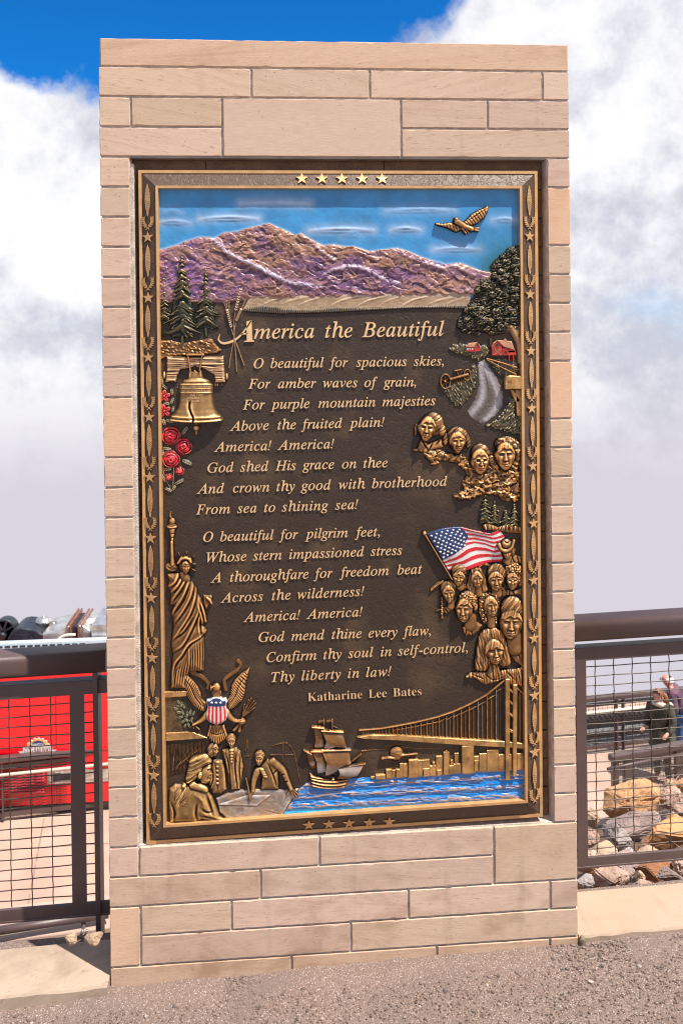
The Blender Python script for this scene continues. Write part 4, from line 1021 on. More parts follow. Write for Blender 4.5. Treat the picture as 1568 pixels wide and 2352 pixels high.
# heraldic eagle
r = Relief(L2, (285, 1470, 1050, 2275), 0.85)
wl = [(292, 1590), (335, 1582), (400, 1630), (450, 1680), (490, 1725), (520, 1790), (522, 1840), (566, 1880), (572, 1990), (510, 1975), (440, 1930), (400, 1872), (366, 1800), (352, 1700), (318, 1640)]
wr = [(980, 1546), (978, 1605), (948, 1700), (940, 1790), (912, 1870), (850, 1930), (805, 1962), (765, 1960), (750, 1880), (788, 1810), (798, 1720), (830, 1660), (890, 1600)]
r.poly(wl, 12, 50); r.poly(wr, 12, 50)
def comb(a, b, n_, w, amp):
    A = smooth_pts(a, 6); B = smooth_pts(b, 6)
    for i in range(n_):
        t = i/(n_-1); p = [np.interp(t, np.linspace(0, 1, len(A)), A[:, c]) for c in (0, 1)]; q = [np.interp(t, np.linspace(0, 1, len(B)), B[:, c]) for c in (0, 1)]
        r.ridge([p, q], w, amp, sm=0, taper=False)
comb([(345, 1610), (430, 1690), (480, 1770), (510, 1850), (545, 1900)], [(345, 1660), (382, 1790), (420, 1890), (470, 1948), (560, 1988)], 19, 5, -4)
r.ridge([(360, 1660), (420, 1740), (455, 1830), (510, 1900), (555, 1930)], 6, -4)
comb([(930, 1600), (850, 1690), (810, 1770), (790, 1850), (765, 1890)], [(955, 1620), (925, 1770), (890, 1870), (840, 1930), (775, 1958)], 19, 5, -4)
r.ridge([(935, 1630), (870, 1740), (840, 1830), (770, 1920)], 6, -4)
r.stroke([(590, 1985), (520, 2050), (440, 2092)], 42, 15, 12, base=3, sm=3); r.stroke([(755, 1985), (830, 2052), (890, 2052)], 42, 18, 12, base=3, sm=3)
for p in (((440, 2090), (425, 2060)), ((440, 2092), (420, 2110)), ((450, 2095), (500, 2140)), ((440, 2095), (445, 2130))): r.stroke(p, 11, 6, 7, base=4)
r.dome(905, 2060, 40, 36, 11, base=5)
for i in range(4): r.ridge([(872+i*4, 2035+i*15), (938, 2045+i*13)], 4, -4, sm=0)
r.poly([(590, 2095), (740, 2095), (776, 2210), (740, 2250), (720, 2262), (690, 2285), (665, 2290), (632, 2275), (608, 2262), (566, 2205)], 9, 24)
for i in range(9): r.ridge([(625+i*10, 2095), (575+i*24, 2270)], 5, -5, sm=0, taper=False)
r.ridge([(590, 2165), (665, 2195), (745, 2165)], 6, -4)
r.dome(662, 1790, 52, 60, 13, base=5); r.dome(660, 1730, 46, 45, 15, base=6); r.stroke([(635, 1722), (612, 1735), (612, 1758)], 16, 6, 14, base=6); r.dome(640, 1720, 6, 5, 3, base=19)
for i in range(9): r.ridge([(628+i*8, 1760), (615+i*11, 1835)], 4, -4, sm=0)
for a, w in (([(420, 1535), (408, 1580), (450, 1600)], 24), ([(440, 1608), (520, 1640), (582, 1705), (575, 1750)], 22), ([(868, 1492), (895, 1525), (862, 1575)], 20), ([(860, 1578), (780, 1630), (735, 1680), (752, 1765)], 22)):
    r.stroke(a, w, w*0.8, 3, base=3, sm=4, pw=0.2)
for q in ((992, 1845), (1018, 1870), (1032, 1895), (1022, 1935), (968, 1860), (928, 1905)): r.stroke([(905, 2030), q], 5, 4, 4, base=6); r.dome(q[0], q[1], 13, 7, 4, math.degrees(math.atan2(q[1]-2030, q[0]-905)), 5)
for a, b in (((888, 2085), (830, 2150)), ((895, 2090), (880, 2160)), ((880, 2085), (850, 2125))): r.stroke([a, b], 15, 20, 6, base=2)
done(r, 'heraldic_eagle', 'eagle with spread wings carrying olive branch, arrows and shield', gain=0.2)
sh = [(572, 1848), (598, 1850), (630, 1828), (662, 1820), (700, 1828), (722, 1850), (752, 1842), (764, 1872), (750, 1912), (760, 1950), (768, 2000), (752, 2045), (715, 2072), (690, 2078), (664, 2098), (640, 2078), (612, 2072), (575, 2040), (562, 1990), (574, 1940), (580, 1910), (566, 1872)]
r = Relief(L2, (545, 1800, 785, 2115), 0.6); r.poly(sh, 7, 30, base=14); I_, Ds = r.pmask(sh)
chief = r.y < 1904+6*np.cos((r.x-662)/40); WHT = (0.62, 0.58, 0.53)
r.C = np.zeros(r.x.shape+(3,))+np.array(WHT)
for cx in (598, 630, 664, 700, 738):
    r.paint((0.55, 0.015, 0.02), ((np.abs(r.x-cx-(cx-664)*0.10*np.sin((r.y-1905)/70)) < 9.5) & ~chief).astype(float))
r.paint((0.012, 0.035, 0.12), chief.astype(float)); r.paint((0.60, 0.55, 0.50), (Ds < 8).astype(float))
shield = r.build('shield', M['paint'], 'shield with blue chief and red and white stripes')
def small_star(view, cx, cy, rad, y, mat, parent, name='star'):
    p = U(*D(view, cx, cy), YP-0.004); k_ = rad*view[2]*PK*0.0015; bm = bmesh.new()
    f_ = [bm.verts.new((p[0]+a*k_, y, p[2]+b*k_)) for a, b in star_poly(1.0)]; c_ = bm.verts.new((p[0], y-0.0015, p[2]))
    for i in range(10): bm.faces.new((f_[i], f_[(i+1) % 10], c_))
    bmesh.ops.recalc_face_normals(bm, faces=bm.faces[:]); me = bpy.data.meshes.new(name); bm.to_mesh(me); bm.free(); return link(name, me, mat, parent)
M['white'] = simple('white_enamel', (0.72, 0.70, 0.67), 0.35, var=0.04, coat=0.3)
for cx in (620, 661, 702): small_star(L2, cx, 1868, 17, YP-0.0222, M['white'], shield)
lv = [(300, 1890, 30, 14, 60), (275, 1950, 30, 13, 20), (325, 1915, 32, 14, 100), (350, 1935, 28, 12, 80), (300, 1985, 34, 14, 10), (340, 1990, 34, 14, 70), (320, 2030, 36, 14, -20), (345, 2070, 36, 14, -40), (380, 2010, 36, 15, 90), (410, 1990, 40, 15, 100), (440, 2000, 36, 14, 115),
      (375, 2060, 34, 14, 60), (400, 2110, 36, 14, 60), (360, 2115, 30, 13, -60), (425, 2050, 34, 14, 110), (290, 1925, 26, 12, -30)]
leafset(L2, lv, 'olive_branch', light=(0.22, 0.20, 0.10), stems=([(285, 1870), (330, 1970), (380, 2050), (450, 2095)],), label='green olive branch in the eagle claw')

# signing of a document: four men round a table
r = Relief(B1, (120, 640, 480, 960), 1.3)
for i in range(11): r.stroke([(150+i*28, 690-i*3), (152+i*28, 900-i*6)], 15, 15, 0.5, base=0.5)
for i in range(40): r.ridge([(rs.uniform(140, 460), 700), (rs.uniform(140, 460), 890)], 3, rs.uniform(-0.8, 1.0), sm=0)
done(r, 'paneled_wall', 'faint paneled wall behind the signing', gain=0.5, bias=0.30, light=(0.34, 0.18, 0.07))
r = Relief(B1, (680, 640, 1110, 960), 1.1)
for p in ([(700, 640), (705, 765)], [(715, 640), (718, 765)], [(700, 768), (740, 766)], [(972, 668), (972, 810)], [(880, 758), (1060, 756)], [(900, 690), (1000, 672), (1050, 740), (1075, 850), (1095, 950)]): r.stroke(p, 7, 5, 1.3, sm=2)
r.bumpn(20, 20, 1.0, 4); done(r, 'window_tracery', 'faint cross shaped window behind the table', gain=0.4, bias=0.4)
r = Relief(B1, (485, 990, 1110, 1225), 1.1)
r.poly([(490, 1062), (640, 1004), (1086, 1000), (965, 1196), (570, 1212), (515, 1165)], 5, 14); r.poly([(500, 1110), (712, 1040), (886, 1040), (782, 1118)], 2.0, 6, base=5)
r.ridge([(840, 1150), (960, 1182)], 3, -1.5, sm=0); r.ridge([(500, 1115), (780, 1122)], 3, -1.5, sm=0); r.bumpn(60, 30, 0.8, 3)
for i in range(6): r.ridge([(600+i*24, 1090-i*5), (660+i*24, 1093-i*5)], 2, -0.7, sm=0)
r.antique((0.14, 0.09, 0.06), (0.50, 0.46, 0.44), 0.3, 4, 0.7); nb_ = fbm(r.x/70, r.y/40, 6, 3); r.paint((0.42, 0.26, 0.13), np.clip(nb_*3-1.45, 0, 1)*0.8); r.build('writing_table', label='silver painted table with papers')
COAT = (0.52, 0.30, 0.12)
r = Relief(B1, (420, 655, 590, 1045), 0.8)
r.poly([(468, 778), (540, 786), (566, 850), (576, 1000), (525, 1032), (468, 1032), (440, 965), (455, 870)], 12, 40)
for pts in ([(545, 800), (562, 880), (568, 1000)], [(480, 800), (500, 880), (505, 1010)], [(468, 850), (470, 930), (450, 980)]): r.ridge(pts, 6, -5)
for i in range(6): r.dome(505, 800+i*30, 15, 10, 5, 10, 9)
r.dome(462, 716, 36, 52, 12, 0, 4); hairtex(r, r.x < 470, (0.8, 0.4), 9, 1.6); face(r, 488, 712, 30, 48, 0.55, 4, 0.2, 7)
done(r, 'standing_man', 'man in profile with ruffled shirt front', light=COAT)
r = Relief(B1, (525, 595, 705, 1015), 0.8)
r.poly([(532, 712), (570, 696), (640, 694), (672, 722), (686, 790), (696, 835), (686, 900), (668, 1000), (600, 1006), (578, 930), (560, 850), (540, 760)], 13, 40)
for pts in ([(560, 720), (585, 830), (600, 1000)], [(640, 715), (628, 830), (650, 1000)], [(545, 750), (565, 830), (590, 940)], [(668, 740), (660, 860), (672, 960)]): r.ridge(pts, 6, -5)
for i in range(5): r.dome(605, 712+i*20, 17-i*2, 11, 5, 0, 12)
r.dome(602, 638, 40, 46, 12, 0, 4); hairtex(r, np.abs(r.x-603) > 24, 'v', 8, 1.5); face(r, 604, 655, 28, 44, 0.1, 0, 0, 8)
done(r, 'standing_man', 'man in a long open coat standing upright', light=COAT)
r = Relief(B1, (695, 700, 1100, 1075), 0.8)
r.poly([(768, 855), (810, 830), (855, 775), (912, 778), (945, 850), (945, 1000), (812, 1000), (812, 890)], 13, 40)
r.stroke([(900, 800), (965, 850), (1000, 920), (1028, 985)], 34, 18, 12, base=4, sm=4); r.stroke([(790, 860), (765, 930), (758, 1000)], 28, 20, 12, base=4, sm=3)
for p in (((1030, 990), (1070, 1050)), ((1025, 995), (1050, 1052)), ((1032, 985), (1085, 1035)), ((1022, 1000), (1000, 1040))): r.stroke(p, 10, 5, 6, base=5)
r.dome(1030, 992, 18, 16, 8, base=6)
r.stroke([(758, 1000), (735, 1045)], 16, 12, 8, base=5); r.stroke([(708, 915), (724, 985), (738, 1070)], 6, 11, 5, base=8, sm=2)
for pts in ([(860, 800), (905, 900), (930, 990)], [(930, 850), (900, 890)], [(830, 860), (815, 950)], [(985, 880), (960, 890)], [(1008, 930), (985, 945)]): r.ridge(pts, 6, -5)
for i in range(4): r.dome(822+i*8, 850+i*16, 20, 10, 5, 20, 12)
r.dome(806, 752, 42, 42, 12, -20, 5); hairtex(r, r.y < 775, (0.5, 0.9), 9, 1.6); face(r, 803, 778, 31, 46, -0.15, 8, 0, 9)
done(r, 'leaning_man', 'man leaning on the table with a quill', light=COAT)
r = Relief(B1, (140, 725, 590, 1245), 0.8)
r.poly([(156, 985), (198, 952), (258, 956), (330, 965), (420, 985), (470, 1040), (498, 1110), (522, 1180), (572, 1216), (480, 1226), (392, 1216), (362, 1232), (160, 1238), (150, 1100)], 22, 85)
for pts in ([(360, 1080), (350, 1160), (365, 1225)], [(420, 1010), (450, 1100), (480, 1190)], [(170, 1080), (200, 1150), (190, 1230)], [(390, 1120), (430, 1150), (470, 1150)], [(380, 1170), (430, 1190), (500, 1205)]): r.ridge(pts, 10, -7)
for pts in ([(330, 1010), (400, 1060), (420, 1140)], [(260, 980), (220, 1080), (230, 1200)]): r.ridge(pts, 16, 4)
r.stroke([(330, 960), (420, 990)], 26, 22, 10, base=12)
r.poly([(288, 832), (300, 778), (350, 744), (430, 738), (468, 785), (452, 815), (405, 840), (392, 872), (352, 922), (300, 962), (268, 930)], 20, 45, sm=3)
hairtex(r, r.inside([(260, 735), (475, 735), (470, 800), (400, 835), (392, 872), (352, 925), (300, 965), (260, 935)]), (0.45, 0.9), 17, 2.4, seed=4)
r.poly([(398, 835), (440, 805), (462, 815), (466, 842), (460, 855), (477, 888), (464, 895), (466, 908), (458, 916), (462, 930), (448, 948), (425, 962), (385, 955), (365, 905), (372, 865)], 18, 40)
r.ridge([(425, 838), (455, 834)], 4, 3); r.ridge([(432, 850), (452, 850)], 5, -6, sm=0); r.ridge([(445, 915), (462, 913)], 3, -5, sm=0); r.ridge([(440, 890), (430, 925)], 5, -3)
r.dome(380, 888, 16, 25, 7, 10, 16); r.dome(381, 888, 8, 14, -3, 10, 24)
r.dome(235, 1040, 38, 58, 9, 15, 16); hairtex(r, r.inside([(195, 980), (280, 980), (280, 1100), (195, 1100)]), (0.9, 0.5), 12, 2, seed=2); r.dome(265, 960, 15, 12, 8, 0, 18)
done(r, 'seated_man', 'seated man with tied back hair seen from behind', gain=0.15, bias=0.62, light=(0.62, 0.37, 0.14))

# ship, sea, bridge, city
r = Relief(B1, (1110, 490, 1575, 1005), 0.75)
r.poly([(1160, 876), (1215, 905), (1265, 920), (1316, 926), (1318, 904), (1345, 904), (1346, 926), (1440, 920), (1441, 940), (1412, 990), (1300, 1000), (1172, 990)], 12, 28)
for y0 in (900, 916, 940, 962): r.ridge([(1160, y0), (1260, y0+22), (1360, y0+24), (1440, y0+10)], 4, 3.2, taper=False); r.ridge([(1160, y0+8), (1260, y0+30), (1360, y0+32), (1440, y0+18)], 3, -4, taper=False)
for i in range(9): r.dome(1175+i*16, 895+i*4, 4, 4, -4, 0, 4)
def sail(poly, h, base, belly):
    I_, D2 = r.pmask(poly); e = np.clip(D2/30, 0, 1); P = np.array(poly); t = np.clip((r.y-P[:, 1].min())/(P[:, 1].max()-P[:, 1].min()), 0, 1)
    r.mx(np.where(I_, base+h*np.sqrt(1-(1-e)**2)*0.5+belly*np.sin(t*math.pi), -3.0))
sail([(1188, 548), (1255, 556), (1250, 575), (1268, 690), (1262, 712), (1194, 708), (1204, 640)], 4, 3, 5); sail([(1250, 576), (1400, 583), (1426, 696), (1345, 690), (1264, 718), (1280, 650)], 5, 8, 9)
sail([(1130, 712), (1168, 738), (1190, 742), (1216, 852), (1166, 848), (1148, 780)], 4, 2, 4); sail([(1180, 722), (1254, 726), (1276, 800), (1278, 872), (1220, 888), (1212, 800)], 4, 5, 7)
sail([(1250, 720), (1450, 712), (1456, 800), (1380, 830), (1352, 862), (1275, 902), (1284, 800)], 6, 10, 11); sail([(1366, 842), (1556, 808), (1502, 890), (1440, 916), (1358, 918), (1378, 880)], 5, 12, 9)
for a, b in (((1178, 545), (1264, 553)), ((1248, 572), (1402, 581)), ((1168, 720), (1256, 720)), ((1248, 714), (1454, 708)), ((1121, 709), (1174, 738)), ((1360, 840), (1558, 806))): r.stroke([a, b], 5.5, 5.5, 4, base=15)
r.stroke([(1440, 812), (1532, 740)], 6, 4, 5, base=8)
for x0, y0, y1 in ((1266, 500, 555), (1325, 497, 580), (1325, 690, 715)): r.stroke([(x0, y0), (x0, y1)], 4.5, 5, 5, base=5)
r.stroke([(1230, 516), (1264, 510)], 10, 9, 2.5, base=5); r.stroke([(1288, 513), (1323, 507)], 10, 9, 2.5, base=5); r.stroke([(1328, 545), (1398, 578)], 2.5, 2.5, 3, base=3)
r.antique(gain=0.16, bias=0.60, rad=3); t_ = fbm(r.x/60, r.y/60, 21, 3); silv = np.clip(sstep_(r.y, 780, 860)*sstep_(r.y, 900, 880)+0.6*np.exp(-((r.y-690)/22)**2)+t_-0.68, 0, 1)*(r.y < 905)*(r.H > 6)
r.paint((0.54, 0.52, 0.52), silv*0.8); r.build('sailing_ship', label='square rigged sailing ship on the blue sea')
r = Relief(B2, (-425, 700, 1352, 1080), 1.0)
r.poly([(-407, 1060), (-287, 866), (-222, 815), (100, 787), (350, 776), (700, 757), (900, 737), (1180, 722), (1340, 712), (1343, 946), (900, 976), (500, 1006), (0, 1042)], 3.5, 10)
In = r.H > -1; yy = r.y+0.045*r.x
wv = fbm(r.x/95+fbm(r.x/50, yy/30, 4)*0.8, yy/17, 2, 3); w2 = fbm(r.x/40, yy/9, 6, 2)
wav = (0.5-np.abs(wv-0.5)*3.6)+0.25*(0.5-np.abs(w2-0.5)*3.2); r.H = np.where(In, r.H+3.2*wav+1.6*np.sin(yy/11+3*wv), r.H); r.H = np.where(In, np.maximum(r.H, 0.6), r.H)
dd = r.H-blur(np.maximum(r.H, 0), 5); r.C = np.zeros(r.x.shape+(3,))+np.array((0.004, 0.19, 0.56)); far = np.clip((850-yy)/120, 0, 1)
edge_ = np.clip((yy-985)/30, 0, 1)
r.paint((0.50, 0.31, 0.17), np.clip(dd*0.75-0.30+0.15*far, 0, 1)*(1-edge_)*0.95); r.paint((0.30, 0.20, 0.15), np.clip(0.4*(fbm(r.x/120, yy/24, 9, 3)*2.6-1.25), 0, 1)*(1-edge_)); r.paint((0.03, 0.36, 0.66), edge_*0.9)
r.build('painted_sea', M['paint'])
def deck_y(x): return np.interp(x, [130, 240, 420, 1190, 1335], [478, 462, 466, 508, 522])
def cab_y(x): return np.interp(x, [145, 300, 420, 550, 700, 820, 940, 1060, 1187], [438, 426, 406, 381, 345, 305, 250, 184, 78])
slab2('bridge_deck', [[(130, 478), (240, 460), (420, 465), (1186, 508), (1186, 551), (700, 520), (420, 498), (240, 491), (165, 488)], [(1218, 512), (1335, 523), (1335, 562), (1218, 551)]], B2, 0.014, M['cast'])
slab2('bridge_tower', [[(1187, 66), (1188, 60), (1217, 60), (1217, 781), (1187, 781)], [(1241, 106), (1241, 100), (1270, 100), (1266, 757), (1239, 757)], [(1218, 128), (1240, 146), (1240, 166), (1218, 148)], [(1218, 212), (1240, 232), (1240, 250), (1218, 232)],
                       [(1218, 302), (1240, 316), (1240, 336), (1218, 322)], [(1218, 418), (1240, 426), (1240, 446), (1218, 438)]], B2, 0.017, M['cast'])
r = Relief(B2, (125, 55, 1340, 520), 0.75)
xs_ = np.linspace(145, 1187, 40); r.stroke([(x, cab_y(x)) for x in xs_], 6, 8, 6, base=3); r.stroke([(1218, 82), (1325, 178)], 8, 8, 6, base=3)
for i, x in enumerate([170, 182, 195, 208, 222, 236, 252, 270, 290, 312, 336, 361, 389, 420, 451, 482, 515, 549, 588, 630, 672, 720, 771, 822, 877, 934, 997, 1062, 1127]):
    r.stroke([(x, cab_y(x)), (x, deck_y(x))], 3.2+x/700, 3.2+x/700, 5, base=2)
    if x > 380:
        x2 = x+8+x*0.022; y2 = cab_y(x2)+14+(x/1127)*36; r.stroke([(x2, y2), (x2, deck_y(x2))], 3, 3, 3.5, base=1); x3 = x2+22+x*0.012; r.stroke([(x-4, y2+(8 if x < 700 else 18)), (min(x3, 1180), y2-(5 if x < 700 else 18))], 3.5, 3.5, 3, base=2)
for x in (1297,): r.stroke([(x, 155), (x, 515)], 5, 5, 5, base=2)
done(r, 'bridge_cables', 'sweeping suspension bridge cables and hangers', gain=0.1, bias=0.72)
for i, (x0, x1, y0, y1) in enumerate([(230, 260, 768, 782), (262, 330, 750, 780), (337, 378, 712, 772), (380, 406, 720, 770), (408, 434, 710, 769), (434, 460, 672, 768), (462, 495, 673, 767), (497, 565, 640, 766), (540, 563, 680, 742), (566, 596, 648, 763), (598, 648, 645, 712),
                                     (509, 562, 740, 767), (603, 646, 706, 761), (648, 690, 686, 756), (668, 685, 660, 690), (694, 745, 620, 753), (703, 730, 716, 753), (748, 787, 588, 749), (800, 816, 648, 682), (788, 816, 684, 743), (827, 855, 598, 674), (818, 875, 674, 739),
                                     (878, 962, 540, 736), (966, 1000, 620, 652), (967, 995, 648, 723), (1003, 1054, 600, 721), (1057, 1140, 572, 721), (1141, 1184, 605, 713), (1272, 1318, 598, 713), (1218, 1236, 602, 713)]):
    P_ = [(x0, y0), (x1, y0-3), (x1, y1), (x0, y1+3)]
    if x0 == 748: P_ = [(x0, y0), (760, y0-2), (767, 570), (776, y0-2), (x1, y0), (x1, y1), (x0, y1)]
    slab2('skyline_building', [P_], B2, (0.006, 0.009, 0.0075)[i % 3]+0.0011*((i*7) % 5), M['cast'], bev=0.0012)
r = Relief(B2, (150, 530, 760, 680), 0.8)
for pts, w in (([(165, 592), (260, 582), (365, 575)], 6), ([(440, 560), (600, 575), (745, 572)], 6), ([(300, 655), (420, 665), (470, 655)], 5), ([(330, 560), (400, 545), (500, 550)], 4)): r.stroke(pts, w, 2, 2, sm=3)
r.dome(413, 606, 53, 53, 13); r.stroke([(310, 634), (350, 630), (396, 632)], 12, 8, 5, base=8, sm=3); r.stroke([(432, 616), (480, 610), (560, 603)], 11, 5, 5, base=7, sm=3); r.bumpn(30, 12, 1.2, 6)
done(r, 'setting_sun', 'round bronze sun crossed by thin clouds', bias=0.64)
# flag
r = Relief(R2, (180, 235, 1100, 760), 0.7)
yT = lambda s: np.interp(s, [0, .12, .25, .38, .5, .68, .84, 1], [330, 297, 268, 256, 255, 300, 325, 278]); yM = lambda s: np.interp(s, [0, .25, .5, .62, .78, .9, 1], [632, 560, 458, 436, 452, 490, 470]); yB = lambda s: np.interp(s, [0, .35, .6, .8, 1], [748, 742, 692, 655, 640])
t = np.clip((r.y-300)/400, 0, 1)
for _ in range(4):
    xh = 195+0.59*(r.y-330); xf = np.interp(r.y, [280, 365, 420, 520, 600, 650], [1030, 1085, 1040, 1032, 1060, 1045]); s = (r.x-xh)/(xf-xh)
T_ = np.where(r.y < yM(s), (r.y-yT(s))/(yM(s)-yT(s))*7/13, 7/13+(r.y-yM(s))/(yB(s)-yM(s))*6/13)
In = (s > 0) & (s < 1) & (T_ > 0) & (T_ < 1)
r.H = np.where(In, 7+3.2*np.sin(s*9-T_*3.0+0.6)+1.5*np.sin(s*4+T_*5), -3.0)
can = (s < 0.5+0.03*np.sin(T_*8)) & (T_ < 7/13); stripe = np.floor(T_*13).astype(int) % 2 == 0
r.C = np.where(stripe[..., None], np.array((0.52, 0.012, 0.02)), np.array((0.66, 0.62, 0.58))); r.H = np.where(In & ~can, r.H+np.where(stripe, 0.6, 0), r.H)
r.paint((0.012, 0.035, 0.125), can.astype(float)); r.H = np.where(In & can, r.H+0.8, r.H)
flag = r.build('waving_flag', M['paint'], 'waving flag with stars and red and white stripes')
def inv(s_, t_):
    y = yT(s_)+(yM(s_)-yT(s_))*t_*13/7; x = 195+0.59*(y-330); xf = np.interp(y, [280, 365, 420, 520, 600, 650], [1030, 1085, 1040, 1032, 1060, 1045]); return x+s_*(xf-x), y
for i in range(9):
    for j in range(6 if i % 2 == 0 else 5):
        x, y = inv(0.045+(j+(0.5 if i % 2 else 0))*0.083, 7/13*(i+0.9)/9.8); hh = 9.5+3.2*math.sin((x-400)/140); small_star(R2, x, y, 17, YP-0.0125, M['white'], flag)
r = Relief(R2, (125, 275, 500, 860), 0.7); r.stroke([(178, 345), (478, 848)], 10, 10, 8, base=8); r.dome(163, 318, 30, 32, 14, base=4); done(r, 'flag_pole', 'thin flag pole with a ball finial', gain=0.1, bias=0.7)

# ------------------------------------------------------------------ the crowd of portraits
def shoulders(r, poly, h, folds=()):
    r.poly(poly, h, 45)
    for p in folds: r.ridge(p, 8, -5)
HB = 0.8
r = Relief(R2, (990, 335, 1310, 690), HB)
shoulders(r, [(1060, 610), (1140, 590), (1230, 560), (1285, 580), (1285, 670), (1060, 672)], 9, ([(1170, 600), (1200, 670)], [(1225, 590), (1250, 660)])); r.stroke([(1130, 590), (1120, 650)], 38, 42, 9, base=4)
r.dome(1150, 520, 62, 70, 9, base=4); hairtex(r, r.x > 1140, 'v', 12, 1.4); face(r, 1105, 548, 52, 68, -0.1, -6, 0.4, 8)
r.stroke([(1010, 440), (1030, 490), (1075, 512), (1120, 500), (1160, 455), (1178, 395)], 24, 20, 8, base=16, sm=4); r.dome(1095, 432, 66, 62, 16, -10, 10); r.ridge([(1060, 395), (1100, 420), (1130, 390)], 9, -5)
done(r, 'portrait', 'relief portrait of a man in a wide brimmed hat')
r = Relief(R2, (455, 665, 665, 990), HB)
shoulders(r, [(500, 930), (590, 915), (640, 900), (660, 960), (560, 980)], 8, ([(590, 925), (575, 975)],)); r.stroke([(575, 880), (580, 940)], 45, 50, 8, base=3)
r.dome(562, 760, 95, 90, 13, 15, 3); hairtex(r, r.y < 860, (0.5, 0.9), 22, 2.2, seed=1); face(r, 553, 832, 76, 92, -0.1, 8, 0.9, 8)
done(r, 'portrait', 'relief portrait of a smiling woman with short hair')
r = Relief(R2, (635, 690, 915, 1045), HB)
r.poly([(690, 735), (760, 702), (830, 728), (872, 840), (905, 965), (840, 1015), (760, 1030), (690, 1005), (645, 945), (662, 840)], 11, 45, sm=3); hairtex(r, r.y > 0, (1.0, -0.12), 17, 2.2, seed=2); r.stroke([(780, 930), (790, 1010)], 50, 50, 10, base=4)
face(r, 764, 848, 72, 104, 0.15, -6, 0.5, 8, hs=0.9); done(r, 'portrait', 'relief portrait of a young woman with long hair')
r = Relief(R2, (790, 655, 1125, 1065), HB)
shoulders(r, [(900, 960), (1000, 950), (1080, 925), (1120, 1000), (1100, 1050), (1020, 1060)], 9, ([(1020, 990), (1000, 1050)], [(1060, 960), (1050, 1040)])); r.stroke([(985, 940), (1000, 1010)], 60, 62, 9, base=4); r.stroke([(800, 700), (850, 675), (900, 690)], 22, 22, 6, sm=3)
r.dome(990, 780, 112, 120, 14, 0, 3); hairtex(r, r.y < 860, (0.8, 0.5), 24, 2.2, seed=3); face(r, 978, 862, 96, 120, 0.0, -4, 0.2, 8, age=0.8, stern=0.3); done(r, 'portrait', 'relief portrait of an older man with a lined face')
r = Relief(R2, (1080, 650, 1300, 1050), HB)
shoulders(r, [(1110, 960), (1180, 980), (1285, 940), (1285, 1035), (1100, 1040)], 8, ([(1180, 985), (1200, 1035)], [(1140, 980), (1140, 1035)]))
r.dome(1190, 750, 112, 100, 13, 0, 3); r.dome(1260, 850, 40, 90, 11, 0, 3); hairtex(r, r.y < 900, 'c', 26, 4.0, seed=4); face(r, 1168, 862, 78, 108, -0.1, 0, 0.3, 9, age=0.9, glasses=True); done(r, 'portrait', 'relief portrait of an old woman wearing glasses')
r = Relief(R2, (235, 850, 555, 1300), HB)
r.stroke([(250, 968), (310, 915), (375, 882)], 24, 22, 5, base=2, sm=3, pw=0.3); r.ridge([(250, 965), (310, 915), (375, 882)], 3, 2, taper=False)
for i in range(8): r.ridge([(265+i*13, 950-i*9), (260+i*14, 925-i*9)], 2.5, -2.5, sm=0)
shoulders(r, [(285, 1225), (340, 1175), (440, 1150), (500, 1120), (510, 1200), (420, 1250), (350, 1215)], 7, ([(400, 1180), (440, 1240)],)); r.stroke([(470, 1080), (470, 1160)], 45, 45, 8, base=3)
r.dome(440, 960, 98, 105, 12, 0, 3); hairtex(r, r.y < 1100, 'r', 13, 1.8, (425, 850), 5); face(r, 440, 1012, 74, 108, -0.1, -8, 0.0, 8, age=0.8, stern=0.6, nose=1.1)
for i in range(9): r.dome(366+(3 if i % 2 else -3), 1060+i*23, 15, 16, 6, 25 if i % 2 else -25, 4)
r.stroke([(368, 1255), (370, 1295)], 10, 22, 4, base=2); done(r, 'portrait', 'relief portrait of a man with braid and feather')
r = Relief(R2, (490, 965, 850, 1520), HB)
shoulders(r, [(590, 1390), (680, 1360), (740, 1300), (840, 1370), (790, 1450), (710, 1505), (670, 1490), (640, 1510), (605, 1450)], 12, ([(640, 1390), (700, 1440), (715, 1500)], [(740, 1330), (720, 1400)], [(640, 1400), (640, 1500)])); r.stroke([(690, 1290), (690, 1380)], 80, 75, 12, base=4)
r.dome(660, 1090, 118, 118, 18, 20, 4); hairtex(r, (r.y < 1230), 'c', 22, 3.6, seed=6); r.dome(748, 1165, 26, 46, 9, 15, 10)
face(r, 612, 1195, 104, 150, -0.35, 4, 0.8, 9, nose=1.25, D_=22); done(r, 'portrait', 'relief portrait of a smiling man with curly short hair')
r = Relief(R2, (770, 980, 1035, 1400), HB)
r.poly([(800, 1020), (880, 990), (980, 1010), (1025, 1080), (1020, 1180), (990, 1260), (1005, 1370), (880, 1385), (800, 1300), (780, 1150)], 12, 40, sm=3); hairtex(r, r.y > 0, 'c', 24, 4.2, seed=8); r.stroke([(920, 1260), (930, 1370)], 50, 52, 12, base=5)
face(r, 922, 1155, 84, 126, 0.3, -8, 0.6, 10, hs=0.8); done(r, 'portrait', 'relief portrait of a woman with long curly hair')
r = Relief(R2, (1000, 1030, 1320, 1880), HB)
shoulders(r, [(1110, 1640), (1200, 1560), (1285, 1520), (1300, 1870), (1200, 1800), (1140, 1720)], 9, ([(1200, 1640), (1270, 1760)], [(1240, 1600), (1290, 1660)])); r.stroke([(1190, 1500), (1200, 1640)], 100, 90, 14, base=3)
r.dome(1170, 1200, 142, 165, 20, 0, 3); hairtex(r, r.y < 1290, (0.75, 0.65), 26, 2.6, seed=9); face(r, 1150, 1350, 138, 188, -0.1, 2, 0.35, 8, D_=26, nose=1.15, jaw=0.2, hl=-0.46, hs=0.35)
done(r, 'portrait', 'relief portrait of a boy with short straight hair')
